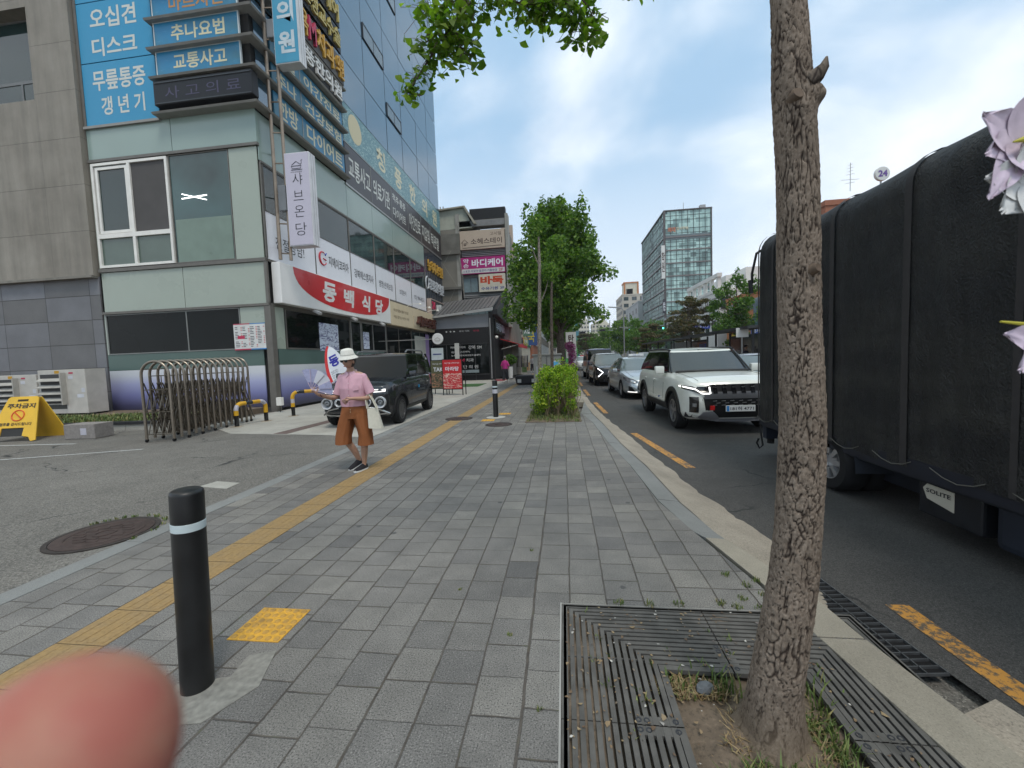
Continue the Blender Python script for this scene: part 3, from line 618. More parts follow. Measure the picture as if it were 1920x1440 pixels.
# street side, first floor windows
for i, (y0, y1) in enumerate(zip(ym, ym[1:])): win('S', y0+(.1 if i == 0 else .02), y1-.02, 6.44, 7.89, MG_TEAL, fr=.03)
# street side ground floor shopfront
win('S', 12.95, 17.2, 2.05, 3.42, MG_DARK, (), fr=.05); win('S', 17.25, 18.2, .1, 3.42, MG_DARK, (), 'door', fr=.07, mat=MT_STEEL); win('S', 18.25, 20.9, 2.05, 3.42, MG_DARK, (19.4,), fr=.06, mat=MT_STEEL)
win('S', 20.95, 24.6, 1.55, 3.42, MG_DARK, (22.6,), fr=.05); win('S', 24.65, 27.7, .1, 3.42, MG_TEAL, (26.1,), fr=.05)
# far bay of the street side, dark blue cladding
b = MB()
for k in range(5): pane(b, 27.8+k*.82+.01, 27.8+(k+1)*.82-.01, 0, 9.4, 'S', .0)
b.build('dark_cladding', M((.035, .042, .055), .18, var=.2, scale=1, coat=.5), cbd)
b = MB(); yy = 28.2
while yy < 31.6: b.box(FX-.01, FX+.02, yy, yy+.05, 5.0, 8.8); yy += .42
b.build('cladding_fins', M((.05, .055, .065), .4), cbd)
# mirror curtain wall
b = MB(); cols = [17.65, 20.0, 22.48, 24.72, 27.3, 29.6, 31.85]; zs = [13.05, 15.0, 17.3, 19.6, 21.9, 24.2, 26.5, 28.8, 31.1, 33.4, 35.7]
random.seed(3)
for y0, y1 in zip(cols, cols[1:]):
    for z0, z1 in zip(zs, zs[1:]):
        t1, t2 = random.uniform(-.006, .006), random.uniform(-.006, .006)
        b.add([(FX+t1, y0+.018, z0+.018), (FX-t1, y1-.018, z0+.018), (FX-t1+t2, y1-.018, z1-.018), (FX+t1+t2, y0+.018, z1-.018)], [(0, 1, 2, 3)])
for x0, x1 in zip([-15.4, -13.3, -11.3], [-13.3, -11.3, -9.33]):
    for z0, z1 in zip(zs, zs[1:]): b.add([(x0+.018, FY+.06, z0), (x1-.018, FY+.06, z0), (x1-.018, FY+.06, z1-.03), (x0+.018, FY+.06, z1-.03)], [(0, 1, 2, 3)])
for z0, z1 in zip([9.6]+zs[:-1], [12.98]+zs[1:]):
    for y0, y1 in ((12.4, 14.95), (14.95, 17.65)): b.add([(FX, y0+.018, z0+.018), (FX, y1-.018, z0+.018), (FX, y1-.018, z1-.018), (FX, y0+.018, z1-.018)], [(0, 1, 2, 3)])
b.build('curtain_wall', MG_MIRROR, cbd)
for (ya, yb, z0, z1) in ((20.1, 22.4, 17.35, 18.1), (22.6, 24.6, 15.1, 15.8), (22.6, 24.6, 21.9, 22.7)):
    w = MB(); w.box(FX+.0, FX+.06, ya, yb, z0, z0+.03); w.box(FX, FX+.06, ya, yb, z1-.03, z1); w.box(FX, FX+.06, ya, ya+.03, z0, z1); w.box(FX, FX+.06, yb-.03, yb, z0, z1); w.box(FX, FX+.05, (ya+yb)/2-.02, (ya+yb)/2+.02, z0, z1)
    o = w.build('opening_window', M((.03, .03, .035), .4), cbd); b = MB(); b.box(FX+.02, FX+.04, ya+.02, yb-.02, z0+.02, z1-.02); b.build('pane', M((.10, .125, .13), .12, var=.1, coat=.6), o)
# grey ledges wrapping the corner between the sign rows
MT_LEDGE = M((.27, .26, .24), .55, var=.12, scale=3)
for z in (9.52, 10.58, 11.45, 12.32, 13.2):
    b = MB(); x1, y0, y1 = -8.98, 11.9, 17.5
    sec = [(0, 0), (.30, .0), (.34, .05), (.05, .16), (0, .16)]   # out, up
    P0 = []
    rows = [[(-12.6, FY-.0-o_, z+u_) for o_, u_ in sec], [(FX+o_, FY-o_, z+u_) for o_, u_ in sec], [(FX+o_, y1, z+u_) for o_, u_ in sec]]
    b.grid(rows, True); b.poly(rows[0]); b.poly(rows[-1]); b.build('ledge', MT_LEDGE, cbd)
b = MB(); b.box(LX, -12.6, FY-.08, FY, 9.47, 9.55); b.build('ledge', MT_LEDGE, cbd)
b = MB(); b.box(FX-.05, FX+.04, 17.55, 31.95, 9.36, 9.46); b.box(FX-.05, FX+.04, 17.55, 31.95, 11.24, 11.29); b.build('ledge', MT_STEEL, cbd)
b = MB(); b.box(LX, FX-.1, FY+.1, 31.9, 36, 36.6); b.build('parapet', M((.12, .13, .14), .5), cbd)

# ------------------------------------------------------------------ its signs
def board(name, label, cat, face, x0, x1, z0, z1, mat, off=0., t=.06, group=None, edge=None):
    """flat signboard on one facade; returns thing and a function that writes on it"""
    c = ((x0+x1)/2, FY-off, z0) if face == 'F' else (FX+off, (x0+x1)/2, z0)
    th = thing(name, label, cat, c, 0, group); b = MB(); pane(b, x0, x1, z0, z1, face, off+t, t); b.build('panel', mat, th)
    if edge:
        b = MB(); e = .035
        for q in ((x0-e, x1+e, z0-e, z0), (x0-e, x1+e, z1, z1+e), (x0-e, x0, z0, z1), (x1, x1+e, z0, z1)): pane(b, *q, face, off+t+.012, t+.012)
        b.build('frame', edge, th)
    def wr(s, ax, aw, az, ah, m_, d=.004, bold=.0, **k):
        if face == 'F': return text(s, (ax, FY-off-t, az), X_, Z_, aw, ah, m_, th, d, bold, **k)
        return text(s, (FX+off+t, ax, az), Y_, Z_, aw, ah, m_, th, d, bold, **k)
    return th, wr
def mat_poster(name, base, hi, sc=6, k=.6, dark=None, th=(.60, .74)):
    g = G(name); P = g.tc.outputs['Object']; n = g.noise(g.map(P, (1, 1, 2.6)), sc, 8, .7, 1.2); c = g.mix(g.mr(n, th[0], th[1], 0, k), base, hi)
    if dark: c = g.mix(g.mr(g.noise(P, .9, 3), .4, .65), c, dark)
    g.col(c); g.rough(.35); return g.m
MP_BLUE = mat_poster('faded_blue_print', (.02, .25, .44), (.25, .50, .62), 7, .35)
MP_BLUE2 = mat_poster('blue_print_strip', (.02, .20, .38), (.30, .52, .60), 4, .5, (.05, .15, .19))
ML_PALE = mat_poster('peeling_pale_letter', (.56, .57, .52), (.40, .42, .34), 9, .6)
ML_CREAM = mat_poster('cream_letter', (.60, .55, .36), (.42, .35, .2), 9, .5)
th, wr = board('clinic_poster', 'blue clinic poster reading 무릎통증 갱년기 above the green glass band', 'poster', 'F', -15.34, -12.62, 9.58, 11.50, MP_BLUE, .0, .03, 'blue clinic posters on the front')
wr('무릎통증', -14.95, 1.95, 10.63, .62, ML_PALE, bold=.02); wr('갱 년 기', -14.7, 1.6, 9.85, .58, ML_PALE, bold=.02)
th, wr = board('clinic_poster', 'blue clinic poster reading 오십견 디스크 with worn white letters', 'poster', 'F', -15.34, -12.62, 11.53, 13.36, MP_BLUE, .0, .03, 'blue clinic posters on the front')
wr('오십견', -14.85, 1.7, 12.55, .62, ML_PALE, bold=.02); wr('디스크', -14.85, 1.65, 11.68, .58, ML_PALE, bold=.02)
th, wr = board('clinic_poster', 'topmost blue clinic poster cut off by the upper edge of the photo', 'poster', 'F', -15.34, -12.62, 13.39, 15.2, MP_BLUE, .0, .03, 'blue clinic posters on the front')
wr('한방치료', -14.95, 1.9, 13.6, .62, ML_PALE, bold=.02)
b = MB(); b.box(LX, LX+.1, FY-.05, FY+.02, 9.56, 16); b.build('corner_trim', MT_MULL, cbd)
rowsz = [(10.75, 11.43), (11.62, 12.30), (12.49, 13.18)]
for (z0, z1), s_, l_ in zip(rowsz, ('교통사고', '추나요법', '마르지엔'), ('blue sign strip reading 교통사고 just above the dark display', 'blue sign strip reading 추나요법 between two grey ledges', 'topmost blue sign strip with orange lettering over the 추나요법 strip')):
    th, wr = board('clinic_sign', l_, 'sign', 'F', -12.42, -9.55, z0, z1, MP_BLUE2, .10, .05, 'blue sign strips above the display', M((.5, .55, .56), .5))
    wr(s_, -11.85, 1.85, z0+.1, .48, ML_CREAM if s_ != '마르지엔' else M((.45, .22, .08), .5), bold=.02)
# LED display
th = thing('led_display', 'long black dot matrix display with dim violet characters under the blue strips', 'display', (-10.9, 12, 9.7))
b = MB(); b.box(-12.5, -9.12, FY-.28, FY-.02, 9.78, 10.5); b.build('housing', M((.010, .010, .012), .45, var=.2), th, bevel=.012)
b = MB()
for q in ((-12.46, -9.16, 9.80, 9.83), (-12.46, -9.16, 10.42, 10.45)): b.box(q[0], q[1], FY-.30, FY-.281, q[2], q[3])
b.build('frame', M((.05, .055, .06), .4), th)
text('사 고 의 료', (-12.1, FY-.282, 9.93), X_, Z_, 2.6, .36, Emi((.035, .03, .06), .35, 'dim_led'), th, .004, .0)
b = MB()
for q in range(5): b.box(-9.5+.02*q, -9.4, FY-.1, FY-.09, 9.9, 9.91)
# street side rows above the ledges
srow = [(9.72, 10.52, ('한방', '다이어트'), 'blue street side strip reading 한방 다이어트, the lowest of three'), (10.78, 11.40, ('추나', '건강보험'), 'blue street side strip reading 추나 건강보험, the middle of three'), (11.65, 12.27, ('평일', '야간진료'), 'blue street side strip reading 야간진료 under the black letters')]
for z0, z1, (a, c_), l_ in srow:
    th, wr = board('clinic_sign', l_, 'sign', 'S', 13.0, 17.4, z0, z1, MP_BLUE2, .06, .05, 'blue strips on the street side')
    wr(a, 13.2, 1.05, z0+.08, z1-z0-.16, ML_CREAM, bold=.02); wr(c_, 14.75, 2.5, z0+.08, z1-z0-.16, ML_CREAM, bold=.02)
    b = MB(); b.box(FX+.11, FX+.12, 14.5, 14.54, z0, z1); b.build('seam', MT_STEEL, th)
ML_GOLD = M((.52, .30, .045), .45, var=.12, scale=5); ML_GOLD2 = M((.44, .36, .12), .45, var=.12, scale=5); ML_WH = M((.66, .66, .64), .5, var=.06); MB_BLACK = M((.010, .010, .012), .5, var=.2); ML_RED = M((.45, .03, .08), .45)
for z0, z1, y0, y1, parts, l_, bk in [(12.5, 13.36, 13.9, 17.35, [('청풍한의원', 14.0, 3.2, ML_WH)], 'black board with raised white letters 청풍한의원 on the corner building', MB_BLACK),
        (13.50, 14.55, 13.9, 17.6, [('뉴욕', 13.9, 1.1, ML_GOLD), ('M', 15.05, .45, ML_RED), ('치과', 15.55, 1.25, ML_GOLD), ('의원', 16.95, .55, ML_GOLD)], 'raised gold dental clinic letters with a crimson M over the white letters', M((.10, .095, .09), .6)),
        (14.75, 15.65, 13.6, 17.5, [('도수교정교수술', 13.7, 3.65, ML_GOLD2)], 'black board with pale gold letters over the dental clinic letters', MB_BLACK), (15.8, 16.7, 13.6, 17.5, [('피부비만케어', 13.7, 3.65, ML_GOLD2)], 'topmost black board with gold letters by the blue vertical sign', MB_BLACK)]:
    th, wr = board('letter_sign', l_, 'sign', 'S', y0, y1, z0, z1, bk, .12, .08, 'raised letter boards on the street side')
    for s_, a, w_, m_ in parts: wr(s_, a, w_, z0+.1, z1-z0-.2, m_, .10, .015)
# teal band with mural and big yellow letters, black band below
MP_TEAL = mat_poster('teal_mural', (.085, .21, .235), (.42, .56, .54), 4.5, .9, th=(.5, .64))
th, wr = board('clinic_banner', 'long teal mural band with big faded yellow letters 청풍한의원 under the mirror glass', 'sign', 'S', 17.62, 31.9, 11.31, 13.0, MP_TEAL, .0, .03)
for s_, y in zip('청풍한의원', (20.9, 23.2, 25.5, 27.8, 30.0)): wr(s_, y, 1.05, 11.6, 1.1, ML_CREAM, bold=.03)
b = MB(); b.lathe([(.62, .0), (.0001, .0)], (FX+.036, 18.7, 12.25), 'X', 36); b.build('portrait_circle', mat_poster('yellow_disc', (.55, .48, .28), (.4, .36, .24), 5, .5), th)
MP_BLK = mat_poster('dark_brown_band', (.030, .024, .026), (.12, .09, .07), 3, .4)
th, wr = board('clinic_banner', 'long dark banner band listing treatments in pale letters above the street windows', 'sign', 'S', 17.62, 31.9, 9.48, 11.22, MP_BLK, .0, .03)
for s_, y, w_, z, h_ in [('교통사고', 17.9, 2.1, 9.85, .95), ('의료기관', 20.3, 2.0, 9.85, .95), ('척추·통증', 22.7, 1.9, 10.55, .45), ('다이어트', 22.7, 1.9, 9.7, .55), ('야간진료', 25.2, 2.0, 9.85, .95), ('지압침', 27.5, 1.6, 9.85, .95), ('턱관절', 29.5, 1.8, 9.85, .95)]: wr(s_, y, w_, z, h_, ML_PALE, bold=.015)
b = MB()
for y in (20.05, 22.48, 24.95, 27.3, 29.3): b = MB(); b.box(FX+.03, FX+.045, y, y+.03, 9.48, 11.22); b.build('seam', MT_STEEL, th)
# white window film strip with the insurance agent's name
MT_FWH = M((.74, .74, .78), .22, var=.03, coat=.3)
ML_DK = M((.03, .03, .035), .5)
b = MB()
for y0, y1 in zip(ym, ym[1:]): pane(b, y0+.03, y1-.03, 4.93, 6.43, 'S', -.0)
th = thing('window_sign', 'white window strip with dark insurance agency lettering along the first floor', 'sign', (FX, 20, 4.9)); b.build('film', MT_FWH, th)
text('친절상담!', (FX+.001, 12.75, 5.35), Y_, Z_, 1.5, .42, ML_DK, th, .004)
text('지에이코리아', (FX+.001, 15.85, 5.45), Y_, Z_, 1.55, .42, ML_DK, th, .004, .015); text('강북에스엠지사', (FX+.001, 17.9, 5.4), Y_, Z_, 1.9, .40, ML_DK, th, .004, .01)
text('생명/손해보험', (FX+.001, 20.4, 5.4), Y_, Z_, 1.7, .36, ML_DK, th, .004); text('보장분석', (FX+.001, 23.1, 5.4), Y_, Z_, 1.0, .32, ML_DK, th, .004); text('02) 984-8255', (FX+.001, 25.5, 5.4), Y_, Z_, 1.9, .32, ML_DK, th, .004)
b = MB(); a0 = [(.25*math.cos(t)*(1), .25*math.sin(t)) for t in [R(q) for q in range(60, 331, 15)]]
b.tube([(FX+.012, 15.45+x, 5.66+y) for x, y in a0], [.012+.03*math.sin(math.pi*i/(len(a0)-1)) for i in range(len(a0))], 6); b.tube([(FX+.012, 15.45, 5.66), (FX+.012, 15.66, 5.63)], .022, 6); b.build('emblem', M((.55, .03, .05), .4), th)
b = MB(); b.tube([(FX+.012, 15.6, 5.82), (FX+.012, 15.72, 5.92)], [.035, .012], 6); b.build('emblem_tip', M((.03, .06, .4), .4), th)
# red and white restaurant sign box
th = thing('restaurant_sign', 'long white signboard with a red oval and white brush letters 동백식당', 'sign', (-9.1, 16.7, 3.5))
SX = -8.98
b = MB(); b.box(FX+.02, SX, 12.42, 20.93, 3.52, 4.84); b.build('box', M((.76, .75, .73), .35, var=.04, coat=.2), th, bevel=.02)
b = MB(); pts = []
for i in range(48):
    t = i/48*2*math.pi; u_ = math.copysign(abs(math.cos(t))**.85, math.cos(t)); v_ = math.sin(t); yy = 16.95+3.85*u_; zz = 4.81+(-1.13*abs(v_)**.8 if v_ < 0 else 0)
    if v_ >= 0: continue
    pts.append((SX+.002, yy, zz))
pts = sorted(pts, key=lambda p: p[1]); pts = [(SX+.002, 13.08, 4.815)]+[p for p in pts]+[(SX+.002, 20.8, 4.815)]
b.prism(pts, (.006, 0, 0)); b.build('red_oval', M((.55, .022, .028), .3, var=.05, coat=.3), th)
for s_, y, w_, z, h_ in (('동', 14.75, .95, 3.90, .76), ('백', 16.25, .9, 3.88, .74), ('식', 17.8, .85, 3.86, .74), ('당', 19.15, .85, 3.84, .76)): text(s_, (SX+.009, y, z), Y_, Z_, w_, h_, M((.72, .71, .69), .4), th, .004, .04, shear=.12)
for y in (14.3, 17.0, 19.8):
    th = thing('spot_lamp', {14.3: 'small white sign spotlight under the red oval sign nearest the column', 17.0: 'middle white sign spotlight under the red oval sign', 19.8: 'white sign spotlight under the far end of the red oval sign'}[y], 'lamp', (-8.9, y, 3.45), 0, 'spotlights under the red sign')
    b = MB(); b.box(-.14, .14, -.10, .10, -.05, .05, T3((SX+.02, y, 3.42), 0, 0, .5)); b.build('lamp_head', M((.42, .42, .41), .5), th, bevel=.02); b = MB(); b.tube([(FX+.02, y, 3.5), (SX, y, 3.46)], .015, 6); b.build('bracket', MT_STEEL, th)
# cream cafe sign with carved letters
th = thing('cafe_sign', 'cream signboard with brown raised letters beyond the red oval sign', 'sign', (-9.1, 24.8, 3.45))
b = MB(); b.box(FX+.02, SX, 20.98, 28.65, 3.48, 4.72); b.build('box', M((.60, .50, .34), .55, var=.06), th, bevel=.01)
text('따끈함을 품은 한상', (SX+.001, 21.35, 4.22), Y_, Z_, 2.1, .16, M((.12, .07, .04), .6), th, .004); text('매일 즐기는 나만의 우동', (SX+.001, 21.35, 3.86), Y_, Z_, 2.2, .16, M((.12, .07, .04), .6), th, .004)
b = MB(); b.box(SX, SX+.03, 24.25, 28.5, 3.62, 4.25); b.build('letter_board', M((.5, .42, .3), .6), th)
text('샤브온당', (SX+.03, 24.6, 3.66), Y_, Z_, 3.7, .66, M((.085, .03, .02), .5), th, .16, .06)
for y in (23.6, 25.3, 27.0):
    tn = thing('gooseneck_lamp', {23.6: 'thin white gooseneck lamp nearest the red sign over the cream board', 25.3: 'middle thin white gooseneck lamp over the cream board', 27.0: 'farthest thin white gooseneck lamp over the cream board'}[y], 'lamp', (-8.9, y, 4.7), 0, 'gooseneck lamps over the cream sign')
    b = MB(); b.tube([(FX+.1, y, 4.72), (FX+.5, y, 4.86), (FX+1.0, y, 4.88)], .014, 6); b.build('arm', MT_WHITE, tn); b = MB(); b.lathe([(.02, .05), (.05, .0), (.11, -.05)], (FX+1.02, y, 4.86), seg=14); b.build('shade', MT_WHITE, tn, smooth=True)
# two signs on the far bay
for s_, m_, z, h_, l_ in (('뉴욕치과의원', ML_GOLD, 7.85, .8, 'raised gold letters of the dental clinic on the far dark bay'), ('청풍한의원', M((.5, .52, .54), .4), 6.5, .8, 'raised silver letters with a round mark on the far dark bay')):
    th = thing('letter_sign', l_, 'sign', (FX+.05, 29.8, z), 0, 'raised letters on the far bay'); text(s_, (FX+.03, 28.3, z), Y_, Z_, 3.5, h_, m_, th, .10, .02)
    if s_ == '청풍한의원':
        b = MB(); b.tube([(FX+.08, 27.95+.3*math.cos(t), z+.42+.42*math.sin(t)) for t in [k*.5236 for k in range(13)]], .05, 6); b.build('ring', m_, th)
th = thing('mart_sign', 'framed dark sign box with white raised letters 마트 above the storefront corner', 'sign', (-8.9, 29.8, 4.5))
b = MB(); b.box(FX+.02, FX+.3, 27.9, 32.0, 4.55, 5.75); b.build('box', M((.04, .05, .045), .5), th)
b = MB()
for q in ((27.9, 32, 4.5, 4.56), (27.9, 32, 5.75, 5.81), (27.84, 27.9, 4.5, 5.81), (32, 32.06, 4.5, 5.81)): b.box(FX+.02, FX+.33, *q)
b.build('frame', M((.42, .33, .28), .5), th)
text('마트', (FX+.3, 29.1, 4.72), Y_, Z_, 1.9, .85, ML_WH, th, .14, .05); text('24', (FX+.3, 28.1, 5.1), Y_, Z_, .65, .55, ML_RED, th, .05, .03); text('할인', (FX+.3, 31.2, 4.65), Y_, Z_, .7, .35, M((.5, .12, .2), .5), th, .04)
# ladder like truss with the two projecting signs
MT_BRZ = M((.27, .215, .165), .33, metal=.7, var=.2, scale=5)
tr_ = thing('sign_truss', 'bronze steel ladder truss standing out from the corner facade', 'truss', (-9, 12.7, 4.95))
b = MB(); y = 12.62
b.tube([(-9.07, y, 4.95), (-9.07, y, 15)], .055, 10); b.tube([(-8.70, y, 4.90), (-8.70, y, 15)], .05, 10)
b.build('rail', MT_BRZ, tr_)
for k in range(10):
    z = 5.15+k*.95; b = MB(); b.tube([(-9.07, y, z), (-8.70, y, z-.04)], .022, 6); b.build('rung', MT_BRZ, tr_)
for z in (5.4, 7.0, 8.4, 11.3): b = MB(); b.tube([(FX, 12.9, z), (-9.07, y, z)], .02, 6); b.build('bracket', MT_BRZ, tr_)
def blade_sign(name, label, x0, x1, z0, z1, face_mat, side_mat, y0=12.48, y1=12.85):
    th = thing(name, label, 'sign', ((x0+x1)/2, y1, z0)); b = MB(); b.box(x0, x1, y0+.015, y1-.015, z0, z1); b.build('case', side_mat, th, bevel=.01)
    b = MB(); b.box(x0+.025, x1-.025, y0, y0+.014, z0+.03, z1-.03); b.box(x0+.025, x1-.025, y1-.014, y1, z0+.03, z1-.03); b.build('face', face_mat, th)
    b = MB(); b.box(x1, x1+.004, y0+.12, y0+.13, z0, z1); b.box(x1, x1+.004, y0+.24, y0+.25, z0, z1); b.build('seam', M((.3, .3, .3), .5), th); return th
th = blade_sign('projecting_sign', 'tall white vertical sign with a boat emblem and dark letters 샤브온당', -8.62, -7.78, 5.3, 8.2, M((.50, .47, .55), .3, var=.03), M((.60, .60, .62), .4))
for s_, z, w_, h_ in (('샤', 7.2, .34, .36), ('브', 6.72, .34, .30), ('온', 6.2, .34, .36), ('당', 5.62, .38, .40)): text(s_, (-8.37, 12.479, z), X_, Z_, w_, h_, ML_DK, th, .004, -.01)
b = MB(); e = lambda pts: b.tube([(-8.2+x, 12.474, 7.78+z_) for x, z_ in pts], .007, 5)
e([(-.18, .0), (-.15, -.08), (.13, -.08), (.16, .0), (-.18, .0)]); e([(-.17, .03), (-.02, .13), (0, .13), (.14, .03)]); e([(.14, .03), (.17, .08), (.16, .16), (.20, .17)]); e([(-.19, -.12), (.19, -.12)]); b.build('emblem', ML_DK, th)
text('샤브샤브온당', (-8.42, 12.479, 7.57), X_, Z_, .4, .045, ML_DK, th, .003)
th = blade_sign('projecting_sign', 'tall sky blue vertical sign with white letters 한의원 on the truss', -8.68, -7.85, 10.9, 15.2, M((.06, .28, .42), .4, var=.08, scale=2), M((.60, .61, .62), .4))
for s_, z in (('한', 12.95), ('의', 12.1), ('원', 11.2)): text(s_, (-8.53, 12.479, z), X_, Z_, .56, .66, M((.48, .55, .58), .5), th, .004, .035)
for z0, z1, l_ in ((6.45, 7.25, 'grey transformer box on the truss beside the white vertical sign'), (11.75, 12.3, 'grey transformer box on the truss beside the blue vertical sign')): tag((lambda b: b.build('junction_box', M((.17, .18, .19), .5), bevel=.03))(MB().box(-8.92, -8.66, 12.5, 12.7, z0, z1)), l_, 'box', 'grey boxes on the truss')
# notice board with price list and posters in the shop window
th = thing('price_board', 'white price list board with red and blue edges on the corner pillar', 'notice board', (-10, 12.2, 2.0))
b = MB(); b.box(-10.58, -9.47, FY-.06, FY-.04, 2.08, 2.86); b.build('board', M((.62, .62, .6), .4), th)
b = MB(); b.box(-10.58, -10.0, FY-.062, FY-.038, 2.04, 2.08); b.box(-10.58, -10.0, FY-.062, FY-.038, 2.86, 2.89); b.box(-10.45, -10.2, FY-.063, FY-.06, 2.40, 2.5); b.build('red_edge', ML_RED, th)
b = MB(); b.box(-10.0, -9.47, FY-.062, FY-.038, 2.04, 2.08); b.box(-10.0, -9.47, FY-.062, FY-.038, 2.86, 2.89); b.build('blue_edge', M((.05, .2, .45), .4), th)
random.seed(5); b = MB()
for c_ in range(4):
    for r_ in range(13):
        if random.random() < .8: x = -10.53+c_*.265; b.box(x, x+random.uniform(.08, .15), FY-.0625, FY-.0605, 2.14+r_*.052, 2.14+r_*.052+.022)
b.build('lettering', M((.08, .08, .09), .5), th)
b = MB()
for c_ in range(4):
    for r_ in range(13):
        if random.random() < .75: x = -10.33+c_*.265; b.box(x, x+.05, FY-.0625, FY-.0605, 2.14+r_*.052, 2.14+r_*.052+.022)
b.build('prices', M((.5, .1, .1), .5), th)
MP_FLOW = mat_poster('blossom_print', (.55, .60, .70), (.10, .10, .22), 3.0, 1.0, th=(.5, .56))
for y0, y1, z0, z1, l_ in ((14.85, 16.2, 2.02, 3.1, 'pale blossom print poster in the dark shop window'), (18.35, 18.95, 2.15, 2.95, 'small blossom print poster on the shop door')): th, wr = board('window_poster', l_, 'poster', 'S', y0, y1, z0, z1, MP_FLOW, .01, .008, 'blossom posters on the shop glass')
th, wr = board('window_banner', 'beige fabric banner with a purple edge at the far end of the shop', 'banner', 'S', 25.0, 27.7, .9, 3.1, M((.42, .42, .38), .7, var=.1), .05, .01)
b = MB(); b.box(FX+.07, FX+.075, 27.0, 27.7, .6, 3.3); b.build('purple_strip', M((.30, .22, .42), .6), th)
th = thing('disc_sign', 'round white sign with a pot emblem on a bracket at the shop corner', 'sign', (-6.4, 20, 2.5))
b = MB(); b.lathe([(.0001, -.05), (.26, -.05), (.28, -.03), (.28, .03), (.26, .05), (.0001, .05)], (-6.2, 20, 2.56), 'Y', 32); b.build('disc', M((.62, .62, .6), .3), th, smooth=True)
b = MB(); e = lambda pts: b.tube([(-6.2+x, 19.94, 2.53+z_) for x, z_ in pts], .012, 5); e([(-.14, .0), (-.11, -.07), (.11, -.07), (.14, .0), (0, .1), (-.14, .0)]); b.build('emblem', M((.3, .28, .25), .5), th)
b = MB(); b.tube([(FX, 20, 2.56), (-6.48, 20, 2.56)], .02, 8); b.build('bracket', MT_STEEL, th)
# ================================================================== vehicles (local axes: front at y=0 looking to -y, length to +y)
MT_TYRE = M((.012, .012, .013), .8, var=.3, scale=20, bump=.001, spec=.3)
MT_RIM = M((.30, .30, .31), .32, metal=.8, var=.1); MT_RIMD = M((.07, .07, .075), .4, metal=.6)
MT_BLK = M((.012, .012, .013), .45, var=.2, scale=8, spec=.35); MT_BLKG = M((.008, .008, .009), .12, var=.1, coat=.5)
MT_CHR = M((.5, .5, .5), .22, metal=.9, var=.1); MT_DULL = M((.22, .22, .225), .35, metal=.5, var=.1)
MT_LAMPG = M((.16, .17, .18), .08, metal=.3, var=.3, scale=30, coat=1.); MT_LED = Emi((1, .98, .94), 1.1, 'led_lamp'); MT_HLW = M((.50, .51, .53), .12, metal=.35, var=.2, scale=25, coat=1.)
MG_CAR = mat_glass('tinted_car_glass', (.014, .016, .018), .04, .3, .8, .001); MG_CARL = mat_glass('clear_car_glass', (.07, .085, .09), .04, .5, .9, .001); MG_CARM = mat_glass('dark_windshield', (.010, .011, .012), .05, .5, .3, .001); MG_CARM.node_tree.nodes['Principled BSDF'].inputs['IOR'].default_value = 1.35; MG_CARD = mat_glass('black_car_glass', (.004, .004, .005), .06, .3, .35, .001)
def paint(col, metal=.0, rough=.3, flake=.0):
    g = G('car_paint'); P = g.tc.outputs['Object']; n = g.noise(P, 1.3, 4); z = g.sepx(P)[2]
    dirt = g.math('MULTIPLY', g.mr(z, .25, .75, .35, 0), g.mr(g.noise(P, 5, 5), .3, .7))
    c = g.vmath('SCALE', col, sc=g.mr(n, .3, .7, .95, 1.04)); g.col(g.mix(dirt, c, (.16, .14, .12))); g.rough(rough); g.b.inputs['Metallic'].default_value = metal; g.b.inputs['Coat Weight'].default_value = .8; g.b.inputs['Coat Roughness'].default_value = .04
    return g.m
def interp(tab, y):
    if y <= tab[0][0]: return tab[0][1]
    for (a, p), (c, q) in zip(tab, tab[1:]):
        if y <= c: t = (y-a)/(c-a); t = t*t*(3-2*t)*.5+t*.5; return p+(q-p)*t
    return tab[-1][1]
